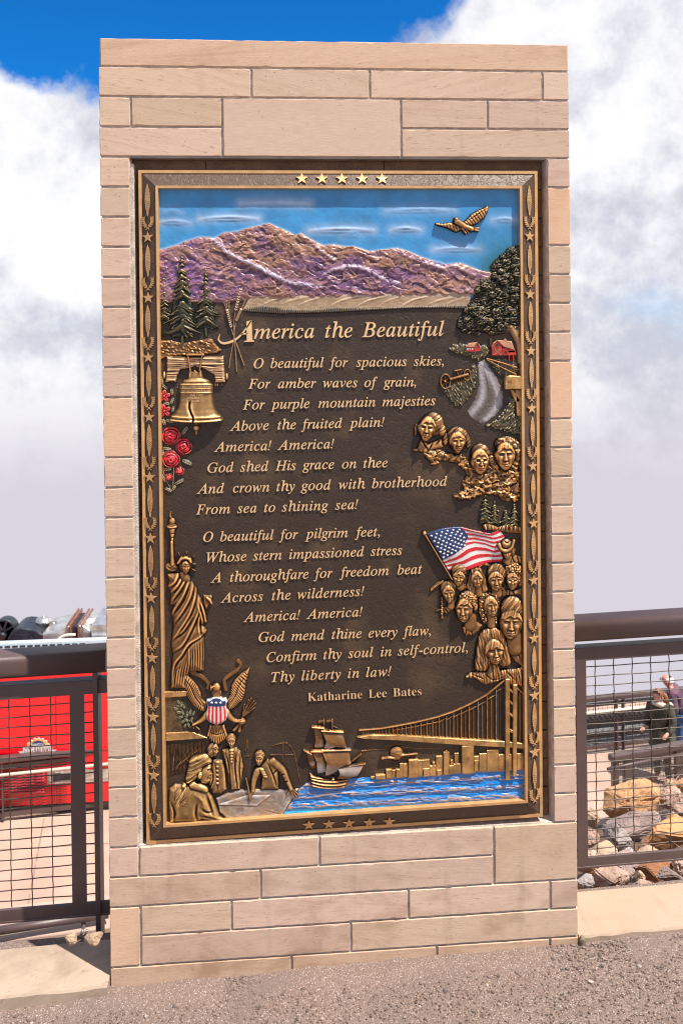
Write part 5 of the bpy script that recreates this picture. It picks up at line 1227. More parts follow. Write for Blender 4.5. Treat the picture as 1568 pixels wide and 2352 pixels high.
r = Relief(R2, (600, 1370, 1320, 2100), HB)
shoulders(r, [(628, 1960), (680, 1915), (800, 1895), (900, 1905), (1040, 1880), (1200, 1870), (1292, 1840), (1294, 2085), (1150, 2062), (1080, 2000), (960, 2040), (860, 2065), (810, 2040), (740, 1990), (640, 1985)], 12, ([(860, 1930), (960, 2000), (1080, 1960)], [(1100, 1900), (1200, 2000)], [(700, 1930), (850, 1990)]))
r.stroke([(950, 1800), (955, 1930)], 70, 75, 12, base=4)
r.poly([(780, 1500), (840, 1420), (950, 1388), (1050, 1430), (1100, 1540), (1140, 1680), (1165, 1790), (1130, 1845), (1050, 1855), (980, 1800), (900, 1860), (860, 1905), (735, 1880), (745, 1700)], 19, 70, sm=3); hairtex(r, r.y > 0, (1.0, -0.15), 20, 2.6, seed=10)
face(r, 958, 1665, 120, 158, 0.12, -8, 0.7, 11, D_=24, jaw=0.22, hl=-0.34, hs=0.5)
done(r, 'portrait', 'relief portrait of a smiling girl with a fringe')
# four heads carved in rock
r = Relief(R1, (30, 1040, 1265, 2060), 0.9)
rock = [(40, 1482), (100, 1440), (160, 1430), (250, 1420), (430, 1470), (480, 1480), (600, 1500), (690, 1560), (780, 1620), (900, 1470), (1000, 1480), (1255, 1560), (1255, 2000), (1180, 2042), (1050, 2010), (950, 1960), (850, 1950), (742, 2012), (580, 2010), (498, 1940), (620, 1890), (610, 1810), (662, 1730), (560, 1620), (400, 1600), (295, 1652), (222, 1560), (200, 1500)]
r.poly(rock, 9, 60); In = r.H > -1; wx = (fbm(r.x/80, r.y/80, 3, 3)-0.5)*60
f1, _ = facets((r.x+wx)/85, (r.y+wx)/55, 12, 1.0); f2, _ = facets((r.x-wx)/40, (r.y+wx)/30, 15, 1.0); r.H = np.where(In, np.maximum(r.H+7*f1+4*f2, 0.8), r.H); r.ragged(6, 26, 5, 26)
r.poly([(170, 1330), (260, 1390), (400, 1330), (425, 1440), (300, 1470), (220, 1510), (130, 1450)], 11, 40)
for p in ([(180, 1350), (230, 1430), (260, 1480)], [(300, 1390), (270, 1450), (240, 1480)], [(390, 1350), (330, 1410)]): r.ridge(p, 8, -6)
r.dome(300, 1190, 130, 140, 18, 20, 4); hairtex(r, r.y > 0, (0.3, 1.0), 1e6, 0, seed=1); r.dome(395, 1240, 52, 75, 15, 0, 6); r.dome(125, 1250, 26, 70, 8)
m_ = r.inside([(150, 1045), (460, 1045), (460, 1330), (330, 1310), (320, 1140), (230, 1090)]); hairtex(r, m_, (0.5, 0.85), 26, 2.2, seed=11)
face(r, 240, 1230, 100, 138, -0.25, 8, 0, 10, D_=26, stern=0.8, age=0.3)
r.dome(575, 1320, 128, 110, 15, 15, 4); r.dome(445, 1350, 36, 70, 9, 0, 3); r.dome(680, 1370, 36, 80, 9, 0, 3); m_ = r.inside([(410, 1200), (715, 1200), (715, 1460), (640, 1460), (640, 1290), (480, 1290), (470, 1420), (410, 1420)]); hairtex(r, m_, (0.7, 0.7), 26, 2.2, seed=12)
face(r, 563, 1375, 92, 122, 0.1, -2, 0.15, 9, D_=23, stern=0.4)
r.dome(815, 1500, 110, 110, 14, 0, 4); m_ = r.inside([(690, 1380), (930, 1380), (930, 1520), (690, 1520)]); hairtex(r, m_, (0.4, 0.9), 26, 2.2, seed=13)
face(r, 805, 1580, 98, 140, 0.15, -2, 0, 10, D_=23, glasses=True, mous=True, stern=0.6)
r.dome(1110, 1410, 150, 100, 16, 10, 4); r.dome(1215, 1480, 45, 110, 11, 0, 3); m_ = r.inside([(960, 1300), (1260, 1300), (1260, 1560), (1180, 1560), (1170, 1420), (980, 1420)]); hairtex(r, m_, 'c', 42, 5, seed=14)
face(r, 1075, 1520, 108, 158, -0.1, -2, 0, 10, D_=25, stern=1.0, age=0.8, beard=1.2, nose=1.1)
done(r, 'carved_heads', 'four heads of men carved in a rocky cliff', gain=0.15, bias=0.62, rad=4)
for x0, y0, y1, w, s_ in ((870, 1945, 2260, 105, 21), (970, 2010, 2270, 75, 22), (1090, 2100, 2290, 85, 25), (1180, 2030, 2290, 80, 23)):
    r = Relief(R1, (x0-w-15, y0-15, min(x0+w+15, 1266), y1+25)); conifer(r, x0, y0, y1, ((0, 6), (0.3, w*0.5), (0.7, w*0.85), (1, w*0.95)), 9, s_, h=9, nd=0.7); r.antique((0.005, 0.016, 0.012), (0.36, 0.28, 0.13), 0.16, 2.2, 0.33); r.build('small_pine')
r = Relief(R1, (810, 2200, 1262, 2380))
r.poly([(830, 2270), (900, 2240), (1000, 2290), (1100, 2260), (1262, 2290), (1262, 2370), (1100, 2360), (1000, 2330), (860, 2330)], 6, 20)
for i in range(60): x0 = rs.uniform(830, 1250); r.ridge([(x0, 2340), (x0+rs.uniform(-25, 25), 2265)], 5, 2.6, sm=0)
done(r, 'dry_grass', None)

# farm
FLD = ((0.014, 0.020, 0.012), (0.44, 0.33, 0.15))
def field(poly, name, n_, dirv, seed, h=4, label=None):
    P = np.array(poly); r = Relief(R1, (P[:, 0].min()-5, P[:, 1].min()-5, min(P[:, 0].max()+5, 1272), P[:, 1].max()+5), 0.9); r.poly(poly, h, 18); rd = np.random.RandomState(seed)
    for i in range(n_):
        x0, y0 = rd.uniform(P[:, 0].min(), P[:, 0].max()), rd.uniform(P[:, 1].min(), P[:, 1].max()); L_ = rd.uniform(25, 55); r.ridge([(x0, y0), (x0+dirv[0]*L_+rd.uniform(-8, 8), y0+dirv[1]*L_+rd.uniform(-8, 8))], 4.5, rd.uniform(1.5, 3.5), sm=0)
    r.ragged(h*1.5, 22, seed, 26); r.bumpn(30, 30, 1.5, seed); r.antique((0.006, 0.012, 0.008), (0.40, 0.30, 0.13), 0.22, 2.2, 0.36); return r.build(name, M['paint'], label)
field([(470, 365), (520, 320), (600, 310), (660, 320), (800, 310), (870, 320), (930, 370), (930, 440), (860, 480), (790, 520), (770, 500), (700, 470), (600, 450), (480, 415)], 'hedge_row', 60, (0.3, -0.6), 1, 6)
field([(385, 790), (470, 762), (560, 720), (700, 640), (725, 540), (775, 500), (790, 620), (772, 800), (700, 932), (600, 1002), (540, 1000), (460, 900)], 'hay_field', 170, (0.4, 0.9), 2)
field([(870, 480), (960, 455), (1100, 470), (1250, 500), (1255, 640), (1200, 660), (1100, 690), (1030, 665), (950, 590)], 'pasture', 90, (0.7, 0.6), 3)
field([(830, 1212), (960, 1150), (1080, 1020), (1130, 870), (1195, 900), (1205, 1090), (1270, 1100), (1270, 1300), (1180, 1312), (1040, 1262), (950, 1232)], 'grass_bank', 150, (0.6, -0.7), 4, 6)
r = Relief(R1, (650, 480, 1090, 1220), 1.0); r.poly([(785, 505), (870, 490), (930, 580), (1020, 720), (1072, 850), (1062, 990), (980, 1100), (845, 1200), (720, 1140), (670, 1030), (742, 940), (800, 780), (792, 620)], 2.2, 20); r.ridge([(840, 520), (900, 740), (905, 900), (780, 1130)], 10, 2.0); r.ridge([(810, 540), (850, 760), (830, 920), (720, 1070)], 22, -1.2); r.ridge([(860, 540), (980, 780), (1000, 960), (870, 1150)], 22, -1.2); r.ragged(2.5, 30, 4, 30); r.bumpn(20, 20, 0.8, 3)
r.C = np.zeros(r.x.shape+(3,))+np.array((0.10, 0.075, 0.062))
for p in ([(815, 540), (850, 760), (830, 920), (720, 1070)], [(860, 540), (985, 780), (1010, 960), (870, 1150)]): D_, _ = r.seg(smooth_pts(p, 4)); r.paint((0.40, 0.37, 0.39), np.exp(-(D_/34)**2)*0.85)
r.build('farm_road', M['paint'], 'pale winding farm track with two ruts')
M['barnred'] = simple('barn_red', (0.42, 0.035, 0.022), 0.45, var=0.2, scale=60, bump=0.3, bscale=250); M['roofmetal'] = simple('barn_roof', (0.52, 0.27, 0.15), 0.45, var=0.15, scale=60, metal=0.2)
b1 = slab2('barn', [[(655, 352), (742, 352), (742, 405), (655, 402)], [(742, 352), (772, 312), (806, 346), (806, 402), (742, 406)]], R1, 0.010, M['barnred'], 0.0008, label='small red barn')
slab2('roof', [[(651, 356), (688, 312), (772, 306), (740, 356)], [(770, 306), (776, 308), (810, 346), (802, 350)]], R1, 0.0125, M['roofmetal'], 0.0008, parent=b1)
for x0 in (665, 690, 715): slab2('window', [[(x0, 366), (x0+14, 366), (x0+14, 382), (x0, 382)]], R1, 0.0108, M['white'], 0, parent=b1)
b2 = slab2('barn', [[(933, 445), (930, 352), (950, 312), (986, 286), (1036, 330), (1047, 446)], [(1047, 358), (1180, 388), (1192, 442), (1047, 446)], [(1112, 440), (1122, 440), (1120, 500), (1110, 500)], [(1155, 440), (1165, 440), (1166, 500), (1155, 500)], [(1100, 395), (1175, 392), (1180, 412), (1105, 416)]], R1, 0.014, M['barnred'], 0.0008, label='large red barn with a gambrel roof')
slab2('roof', [[(984, 281), (1140, 294), (1174, 388), (1052, 350), (1034, 326)], [(926, 354), (948, 308), (984, 281), (988, 288), (954, 315), (933, 356)], [(1062, 294), (1062, 272), (1072, 264), (1084, 272), (1084, 296)]], R1, 0.0165, M['roofmetal'], 0.0008, parent=b2)
slab2('barn_door', [[(950, 376), (1026, 376), (1028, 381), (950, 381)], [(950, 440), (956, 440), (1026, 378), (1020, 376)], [(950, 378), (957, 376), (1028, 440), (1021, 442)]], R1, 0.0150, M['roofmetal'], 0, parent=b2)
slab2('window', [[(975, 322), (998, 322), (998, 350), (975, 350)], [(1072, 398), (1088, 398), (1088, 422), (1072, 422)]], R1, 0.0150, M['edge'], 0, parent=b2)
slab2('farm_silo', [[(908, 268), (922, 256), (938, 268), (938, 348), (908, 348)]], R1, 0.009, M['castdark'])
r = Relief(R1, (870, 465, 1215, 670), 0.7); r.stroke([(880, 478), (1040, 525), (1200, 576)], 7, 13, 6, base=5, pw=0.3); r.stroke([(882, 492), (1030, 570), (1192, 648)], 6, 12, 6, base=5, pw=0.3)
for x, y0, y1 in ((940, 495, 525), (1005, 515, 560), (1085, 540, 600), (1180, 570, 650)): r.stroke([(x, y0), (x, y1)], 7, 8, 5, base=5)
done(r, 'rail_fence', None, gain=0.1, bias=0.7)
slab2('mailbox_post', [[(1186, 815), (1246, 815), (1246, 1096), (1202, 1096)], [(1130, 815), (1165, 815), (1232, 925), (1225, 948), (1185, 945)]], R1, 0.012, M['cast'])
mbx = slab2('mailbox', [[(1066, 806), (1066, 700), (1080, 672), (1110, 660), (1225, 666), (1246, 682), (1252, 700), (1252, 806)]], R1, 0.022, M['cast'], 0.002)
p_ = [PP(R1, x, y) for x, y in ((1066, 806), (1066, 700), (1076, 680), (1100, 668), (1130, 674), (1148, 700), (1148, 806))]; mb = MB(); mb.prism(p_, YP-0.0245, YP-0.0215, bev=0.001); mb.build('mailbox_door', M['cast'], plaque)
me, V = word_outline('US', 0.0125, 1.1, False, 0.0005); q = PP(R1, 1086, 740); V = V.copy(); me.vertices.foreach_set('co', np.stack([q[0]+V[:, 0], YP-0.025-V[:, 2], q[1]+V[:, 1]], -1).astype(np.float32).ravel()); link('mailbox_lettering', me, M['edge'], mbx)
r = Relief(R1, (370, 580, 725, 820), 0.6)
for cx, cy, rx, ry, w in ((440, 726, 52, 78, 9), (674, 655, 36, 58, 7)):
    pts = [(cx+rx*math.cos(a), cy+ry*math.sin(a)) for a in np.linspace(0, 2*math.pi, 25)]; r.stroke(pts, w, w, 5, base=4)
    for i in range(6): a = i*math.pi/3+0.3; r.stroke([(cx, cy), (cx+rx*math.cos(a), cy+ry*math.sin(a))], 4.5, 4.5, 3.5, base=4)
    r.dome(cx-5, cy, 14, 14, 6, base=4)
r.stroke([(495, 700), (675, 650)], 15, 13, 7, base=5, pw=0.3); r.stroke([(540, 612), (608, 598)], 11, 9, 5, base=4); r.stroke([(560, 612), (575, 650), (590, 672)], 6, 6, 4, base=4)
for i in range(7): r.stroke([(510+i*24, 705-i*7), (518+i*24, 740-i*7), (508+i*24, 762-i*7)], 5, 4, 4, base=3)
done(r, 'hay_rake', 'old two wheeled hay rake', gain=0.1, bias=0.68)

# ------------------------------------------------------------------ ground, slabs and railings round the pier
C3 = (0, 2200, 0.31891); C4 = (0, 2900, 0.36145); C5 = (2080, 2150, 0.29766); C6 = (2080, 2800, 0.40385)
def PX(view, x, y, yy): p = U(*D(view, x, y), yy); return Vector((p[0], p[1], p[2]))
M['steel'] = simple('brown_powder_coat', (0.088, 0.056, 0.053), 0.40, var=0.08, scale=5, bump=0.12, bscale=700, spec=0.6)
M['wire'] = simple('brown_wire', (0.07, 0.052, 0.042), 0.4, var=0.1, metal=0.3)
def gz(x): return -0.022+0.028*x
def gravel_mat(name):
    m, nt, b, (N, L, n, l, mth, mix, sstep) = mat_base(name); tc = n('ShaderNodeTexCoord')
    v1 = n('ShaderNodeTexVoronoi', i_Scale=160.0); l(tc.outputs['Object'], v1.inputs['Vector'])
    v2 = n('ShaderNodeTexVoronoi', i_Scale=330.0); l(tc.outputs['Object'], v2.inputs['Vector'])
    nz = n('ShaderNodeTexNoise', i_Scale=3.0, i_Detail=6.0); l(tc.outputs['Object'], nz.inputs['Vector'])
    s1 = n('ShaderNodeSeparateColor'); l(v1.outputs['Color'], s1.inputs[0]); s2 = n('ShaderNodeSeparateColor'); l(v2.outputs['Color'], s2.inputs[0])
    c = mix(s1.outputs[0], (0.145, 0.098, 0.078), (0.24, 0.168, 0.135)); c = mix(mth('MULTIPLY', s2.outputs[1], 0.6), c, (0.22, 0.165, 0.145))
    c = mix(mth('MULTIPLY', sstep(s2.outputs[2], 0.9, 0.97), 0.7), c, (0.55, 0.47, 0.42)); c = mix(mth('MULTIPLY', sstep(nz.outputs[0], 0.5, 0.75), 0.5), c, (0.15, 0.115, 0.10))
    l(c, b.inputs['Base Color']); b.inputs['Roughness'].default_value = 0.9
    h = mth('ADD', mth('MULTIPLY', v1.outputs['Distance'], -0.9), mth('MULTIPLY', v2.outputs['Distance'], -0.6))
    bp = n('ShaderNodeBump', i_Strength=0.9, i_Distance=0.004); l(h, bp.inputs['Height']); l(bp.outputs[0], b.inputs['Normal']); return m
M['gravel'] = gravel_mat('packed_gravel')
# terrace: gently rising to the right, packed fine gravel
xs = np.concatenate([np.linspace(-9, -1.2, 12), np.linspace(-1.1, 2.9, 190), np.linspace(3.1, 9, 12)]); ys = np.concatenate([np.linspace(-12, -1.3, 14), np.linspace(-1.2, 0.02, 62), np.linspace(0.06, 0.29, 6)])
X, Y = np.meshgrid(xs, ys); near = (np.abs(X-0.9) < 2.0) & (Y > -1.2)
Zg = gz(X)+np.where(near, (fbm(X*9, Y*9, 3, 4)-0.5)*0.010+0.012*np.exp(-((Y+0.03)/0.07)**2)*(fbm(X*7, Y*3, 8, 3)*1.6-0.3), 0)
V = np.stack([X, Y, Zg], -1).reshape(-1, 3); idx = np.arange(X.size).reshape(X.shape)
F = np.stack([idx[:-1, :-1], idx[:-1, 1:], idx[1:, 1:], idx[1:, :-1]], -1).reshape(-1, 4)
o = link('gravel_terrace', np_mesh('gravel_terrace', V, F), M['gravel'], None, True); tag(o, kind='structure')
mb = MB(); mb.box(-9, 9, 0.02, 0.31, -6, -0.08); tag(mb.build('terrace_edge', M['mortar']), kind='structure')
def gz2(x, y): return gz(x)
# loose stones on it
def pebbles(n_, seed, x0, x1, y0, y1, s0, s1, cols, heap=False):
    rd = np.random.RandomState(seed)
    bm = bmesh.new(); bmesh.ops.create_icosphere(bm, subdivisions=1, radius=1.0); bv = np.array([v.co[:] for v in bm.verts]); bf = np.array([[v.index for v in f.verts] for f in bm.faces]); bm.free()
    x = rd.uniform(x0, x1, n_); y = y1-(y1-y0)*(rd.rand(n_)**(2.2 if heap else 1.0)); s = s0*(s1/s0)**(rd.rand(n_)**2.6)
    q = bv[None]*s[:, None, None]*rd.uniform(0.65, 1.2, (n_, 1, 3)); q = q*(1+rd.uniform(-0.28, 0.28, (n_, len(bv), 1))); q[..., 2] *= 0.75
    a = rd.uniform(0, 6.28, n_); ca, sa = np.cos(a)[:, None], np.sin(a)[:, None]
    Xp = q[..., 0]*ca-q[..., 1]*sa+x[:, None]; Yp = q[..., 0]*sa+q[..., 1]*ca+y[:, None]; Zp = q[..., 2]+(gz(x)+0.002+s*0.12+(fbm(x*9, y*9, 3, 4)-0.5)*0.010)[:, None]
    Vp = np.stack([Xp, Yp, Zp], -1).reshape(-1, 3); Fp = (bf[None]+(np.arange(n_)*len(bv))[:, None, None]).reshape(-1, 3)
    c = np.array(cols)[rd.choice(len(cols), n_, p=None)]*rd.uniform(0.7, 1.2, (n_, 1)); return Vp, Fp, np.repeat(c, len(bv), 0)
PC = [(0.21, 0.145, 0.115), (0.175, 0.122, 0.10), (0.25, 0.172, 0.138), (0.145, 0.105, 0.09), (0.21, 0.16, 0.137), (0.235, 0.158, 0.12), (0.125, 0.098, 0.087), (0.34, 0.275, 0.235)]
parts_ = [pebbles(22000, 1, -0.75, 2.5, -0.75, -0.006, 0.0016, 0.0052, PC), pebbles(2600, 2, -0.7, 2.5, -0.12, -0.004, 0.002, 0.008, [(0.20, 0.15, 0.13), (0.14, 0.11, 0.10), (0.25, 0.19, 0.165)], True), pebbles(130, 4, -0.6, 2.4, -0.7, -0.03, 0.005, 0.012, [(0.44, 0.37, 0.33), (0.36, 0.28, 0.24), (0.22, 0.17, 0.155), (0.30, 0.22, 0.19)])]
V = np.concatenate([p[0] for p in parts_]); off = 0; Fs = []
for p in parts_: Fs.append(p[1]+off); off += len(p[0])
me = np_mesh('loose_gravel', V, np.concatenate(Fs)); set_col(me, np.concatenate([p[2] for p in parts_]))
M['pebble'] = attr_mat('pebble', 0.0, 0.85, bump=0.3, bscale=900, spec=0.25); tag(link('loose_gravel', me, M['pebble']), kind='stuff')
def bed_attrs(o, tint=(1, 1, 1), a=0.1, rot=(0, 0, 0), streak=1.0):
    me = o.data; V = np.zeros(len(me.vertices)*3, np.float32); me.vertices.foreach_get('co', V); V = V.reshape(-1, 3)
    P = np.stack([V[:, 0]*math.cos(a)+V[:, 1]*math.sin(a)+rot[0], V[:, 2]*0.3+rot[1], -V[:, 0]*math.sin(a)+V[:, 1]*math.cos(a)*0.6+rot[2]+V[:, 2]*0.4], -1)
    bed = me.attributes.new('bed', 'FLOAT_VECTOR', 'POINT'); bed.data.foreach_set('vector', P.astype(np.float32).ravel())
    c = np.ones((len(V), 4), np.float32); c[:, :3] = tint; c[:, 3] = streak; col = me.attributes.new('col', 'FLOAT_COLOR', 'POINT'); col.data.foreach_set('color', c.ravel())
def slab(name, x0, x1, yf0, yf1, dep, zt0, zt1, label, **kw):
    bm = bmesh.new(); n_ = 60; tops = []
    rd = np.random.RandomState(int(x0*10)+50)
    for i in range(n_+1):
        t = i/n_; x = x0+(x1-x0)*t; yf = yf0+(yf1-yf0)*t; z = zt0+(zt1-zt0)*t; e = rd.normal(0, 0.0016); e2 = rd.normal(0, 0.0012)
        tops.append([bm.verts.new(q) for q in ((x, yf+0.002, gz(x)-0.09), (x, yf+e, z-0.007+e2), (x, yf+0.005+e, z+e2*0.4), (x, yf+dep-0.006, z), (x, yf+dep, z-0.006), (x, yf+dep, z-0.12))])
    for a, b in zip(tops, tops[1:]):
        for k in range(5): bm.faces.new((a[k], b[k], b[k+1], a[k+1]))
    bm.faces.new(tops[0]); bm.faces.new(tops[-1][::-1]); bmesh.ops.recalc_face_normals(bm, faces=bm.faces[:])
    me = bpy.data.meshes.new(name); bm.to_mesh(me); bm.free(); o = link(name, me, M['slab']); bed_attrs(o, **kw); tag(o, label, 'stone slab'); return o
slab('stone_slab', -2.2, -0.003, -0.125, -0.043, 0.238, 0.0, 0.021, 'flat tan stone slab left of the monument, half in its shadow', a=0.25, tint=(0.98, 0.98, 0.98))
slab('stone_slab', 1.626, 3.9, 0.006, 0.045, 0.242, 0.046, 0.07, 'pale sunlit stone slab right of the monument', a=0.08, rot=(7, 3, 2), tint=(1.0, 0.965, 0.93), streak=0.3)
mb = MB(); bmesh.ops.create_icosphere(mb.bm, subdivisions=3, radius=1.0)
for v in mb.bm.verts: v.co = Vector((1.634+v.co.x*0.013, -0.002+v.co.y*0.013, gz(1.63)+0.008+v.co.z*0.022))
tag(mb.build('pebble', simple('mossy_pebble', (0.16, 0.14, 0.08), 0.7, var=0.3, scale=90), None, True), 'small rounded stone wedged at the right foot of the monument', 'stone')

def railing(loc, label, x0, x1, hz, topz, botz, upx, posts, wires_v, wires_h, hdir, yr=0.30):
    t = empty('guard_railing', loc, label, 'railing')
    sl_ = 0.024
    zz = lambda z, x: z+sl_*(x-hdir)
    mb = MB(); hw = 0.115; prof = []
    h0, h1 = hz; rr = 0.022                      # rounded tube section of the handrail
    yf, ybk = yr-0.03, yr-0.03+hw
    sec = []
    for (cy_, cz_, a0) in ((yf+rr, h0+rr, 180), (ybk-rr, h0+rr, 270), (ybk-rr, h1-rr, 0), (yf+rr, h1-rr, 90)):
        for j in range(5): a = math.radians(a0+j*22.5); sec.append((cy_+rr*math.cos(a), cz_+rr*math.sin(a)))
    rings = [[mb.bm.verts.new((x, a, zz(b, x))) for a, b in sec] for x in (x0, x1)]
    for k in range(len(sec)): mb.bm.faces.new((rings[0][k], rings[1][k], rings[1][(k+1) % len(sec)], rings[0][(k+1) % len(sec)])).smooth = True
    mb.bm.faces.new(rings[0]); mb.bm.faces.new(rings[1]); mb.build('handrail', M['steel'], t)
    mb = MB()
    mb.bar((x0, yr+0.006, zz(sum(topz)/2, x0)), (x1, yr+0.006, zz(sum(topz)/2, x1)), 0.012, topz[1]-topz[0], bev=0.002)
    mb.bar((x0, yr+0.02, zz(topz[1]-0.004, x0)), (x1, yr+0.02, zz(topz[1]-0.004, x1)), 0.045, 0.008, bev=0.002)
    mb.build('top_rail', M['steel'], t)
    mb = MB(); mb.bar((x0, yr+0.006, zz(sum(botz)/2, x0)), (x1, yr+0.006, zz(sum(botz)/2, x1)), 0.012, botz[1]-botz[0], bev=0.002); mb.bar((x0, yr+0.02, zz(botz[0]+0.004, x0)), (x1, yr+0.02, zz(botz[0]+0.004, x1)), 0.045, 0.008, bev=0.002); mb.build('bottom_rail', M['steel'], t)
    for a, b in upx:
        mb = MB(); mb.box(a, b, yr, yr+0.011, zz(botz[1], a)-0.002, zz(topz[0], a)+0.002); mb.build('frame_bar', M['steel'], t)
    for a, b in posts:
        mb = MB(); mb.box(a, b, yr-0.012, yr+0.062, -0.6, zz(h0, a)+0.006, 0.002); mb.build('post', M['steel'], t)
    mb = MB(); za, zb = botz[1]-0.003, topz[0]+0.003
    for i, x in enumerate(wires_v):
        pts = [(x, yr+0.016+0.003*((j+i) % 2*2-1), zz(za+(zb-za)*j/24, x)) for j in range(25)]; mb.tube(pts, 0.0021, 5)
    for i, z in enumerate(wires_h):
        nn = 24; pts = [(min(wires_v)-0.2+(max(wires_v)-min(wires_v)+0.4)*j/nn, yr+0.016-0.0025*((j+i) % 2*2-1), 0) for j in range(nn+1)]
        pts = [(x, y, zz(z, x)) for x, y, _ in pts if x0-0.02 <= x <= x1+0.02]; pts = [(wx0 if False else x, y, z_) for x, y, z_ in pts]
        mb.tube(pts, 0.0021, 5)
    mb.build('wire_mesh', M['wire'], t, True)
    return t
vx = list(np.arange(-0.266, -2.3, -0.0755)); hh = list(np.arange(0.827, 0.09, -0.0378))
railing((-1.0, 0.3, 0), 'brown steel railing with wire mesh left of the monument, in front of the red train', -2.3, -0.055, (0.945, 1.028), (0.862, 0.915), (0.036, 0.086), [(-0.193, -0.141)], [(-0.107, -0.088)], [-0.192]+vx[:0]+vx, hh, -0.06)
vx = list(np.arange(1.8097, 3.9, 0.0744)); hh = list(np.arange(0.876, 0.13, -0.0375))
railing((2.8, 0.3, 0), 'brown steel railing with wire mesh right of the monument, in front of the boulders', 1.66, 3.9, (0.987, 1.068), (0.906, 0.958), (0.099, 0.140), [(1.728, 1.768)], [(1.68, 1.70)], [1.769]+vx, hh, 1.75)

# ------------------------------------------------------------------ lower platform, track, far railing
ZP = -5.3
M['concrete'] = simple('tan_concrete', (0.41, 0.288, 0.225), 0.85, var=0.08, scale=1.2, bump=0.15, bscale=120)
M['joint'] = simple('platform_joint', (0.30, 0.21, 0.16), 0.9)
M['ballast'] = gravel_mat('ballast_grey')
for nd in M['ballast'].node_tree.nodes:
    if nd.type == 'TEX_VORONOI': nd.inputs['Scale'].default_value = 7.0 if nd.inputs['Scale'].default_value < 200 else 16.0
    if nd.type == 'MIX' and nd.data_type == 'RGBA':
        for i_ in (6, 7):
            if not nd.inputs[i_].is_linked: c = nd.inputs[i_].default_value; g_ = sum(c[:3])/3*1.15; nd.inputs[i_].default_value = (g_*1.02, g_, g_*1.0, 1)
    if nd.type == 'BUMP': nd.inputs['Distance'].default_value = 0.08
def sheet(name, x0, x1, y0, y1, z, mat, kind='structure'):
    me = bpy.data.meshes.new(name); me.from_pydata([(x0, y0, z), (x1, y0, z), (x1, y1, z), (x0, y1, z)], [], [(0, 1, 2, 3)]); me.update(); o = link(name, me, mat); o['kind'] = kind; return o
fa = G(0, 1887, ZP); fb = G(1424, 1722, ZP); fdir = Vector((fb[0]-fa[0], fb[1]-fa[1], 0)).normalized(); fn = Vector((-fdir.y, fdir.x, 0))
q_ = [Vector((-30, 0.3, 0)), Vector((30, 0.3, 0)), Vector((fa[0], fa[1], 0))+fdir*36+fn*1.6, Vector((fa[0], fa[1], 0))-fdir*26+fn*1.6]
me = bpy.data.meshes.new('lower_platform'); me.from_pydata([(p.x, p.y, ZP) for p in q_], [], [(0, 1, 2, 3)]); me.update(); tag(link('lower_platform', me, M['concrete']), kind='structure')
def strip_along(name, d0, d1, t0, t1, z, mat, kind='structure'):
    a = Vector((fa[0], fa[1], 0)); q = [a+fdir*t0+fn*d0, a+fdir*t1+fn*d0, a+fdir*t1+fn*d1, a+fdir*t0+fn*d1]
    me = bpy.data.meshes.new(name); me.from_pydata([(p.x, p.y, z) for p in q], [], [(0, 1, 2, 3)]); me.update(); o = link(name, me, mat); o['kind'] = kind; return o
strip_along('track_ballast', 0.2, 1.42, 3, 30, ZP+0.02, M['ballast'])
for px_, py_ in (((450, 265), (660, 1130)),):
    p0 = G(*D(C4, *px_), ZP+0.006); p1 = G(*D(C4, *py_), ZP+0.006); w_ = 0.012
    me = bpy.data.meshes.new('platform_joint'); me.from_pydata([(p0[0]-w_, p0[1], ZP+0.004), (p0[0]+w_, p0[1], ZP+0.004), (p1[0]+w_, p1[1]-3, ZP+0.004), (p1[0]-w_, p1[1]-3, ZP+0.004)], [], [(0, 1, 2, 3)]); me.update(); tag(link('platform_joint', me, M['joint']), kind='structure')
for dy in (7.4, 10.1): sheet('platform_joint', -12, 2, dy, dy+0.02, ZP+0.0042, M['joint'])
t = empty('rack_track', (fb[0], fb[1], ZP), 'dark rack railway track on grey ballast behind the far railing', 'railway track')
a = Vector((fa[0], fa[1], ZP)); 
M['iron'] = simple('dark_rail_iron', (0.05, 0.038, 0.036), 0.5, metal=0.5)
for d_ in (0.45, 1.25):
    mb = MB(); p = a+fn*d_+fdir*4; q = a+fn*d_+fdir*28; p.z = q.z = ZP+0.09; mb.bar(p, q, 0.06, 0.09, bev=0.01); mb.build('rail', M['iron'], t)
mb = MB(); p = a+fn*0.85+fdir*4; q = a+fn*0.85+fdir*28; p.z = q.z = ZP+0.13; mb.bar(p, q, 0.10, 0.12)
for i in range(240): c_ = a+fn*0.85+fdir*(4+i*0.1); mb.box(c_.x-0.024, c_.x+0.024, c_.y-0.05, c_.y+0.05, ZP+0.18, ZP+0.235)
mb.build('toothed_rack', M['iron'], t)
mb = MB(); p = a+fn*1.55+fdir*3; q = a+fn*1.55+fdir*30; p.z = q.z = ZP+0.01; mb.bar(p, q, 0.24, 0.12, bev=0.02); tag(mb.build('far_platform_edge', M['concrete']), kind='structure')
M['cream'] = simple('cream_tube', (0.72, 0.64, 0.5), 0.4, var=0.05)
t = empty('platform_railing', (fa[0], fa[1], ZP), 'long brown mesh railing with a cream handrail on the lower platform', 'railing')
def along(s, z, d_=0.0): p = a+fdir*s+fn*d_; return (p.x, p.y, ZP+z)
S0, S1 = -9.0, 26.0
mb = MB(); mb.bar(along(S0, 0.965), along(S1, 0.965), 0.13, 0.085, bev=0.02); mb.build('handrail', M['steel'], t)
mb = MB(); mb.bar(along(S0, 0.855), along(S1, 0.855), 0.04, 0.06); mb.build('top_rail', M['steel'], t)
mb = MB(); mb.bar(along(S0, 0.10), along(S1, 0.10), 0.04, 0.06); mb.build('bottom_rail', M['steel'], t)
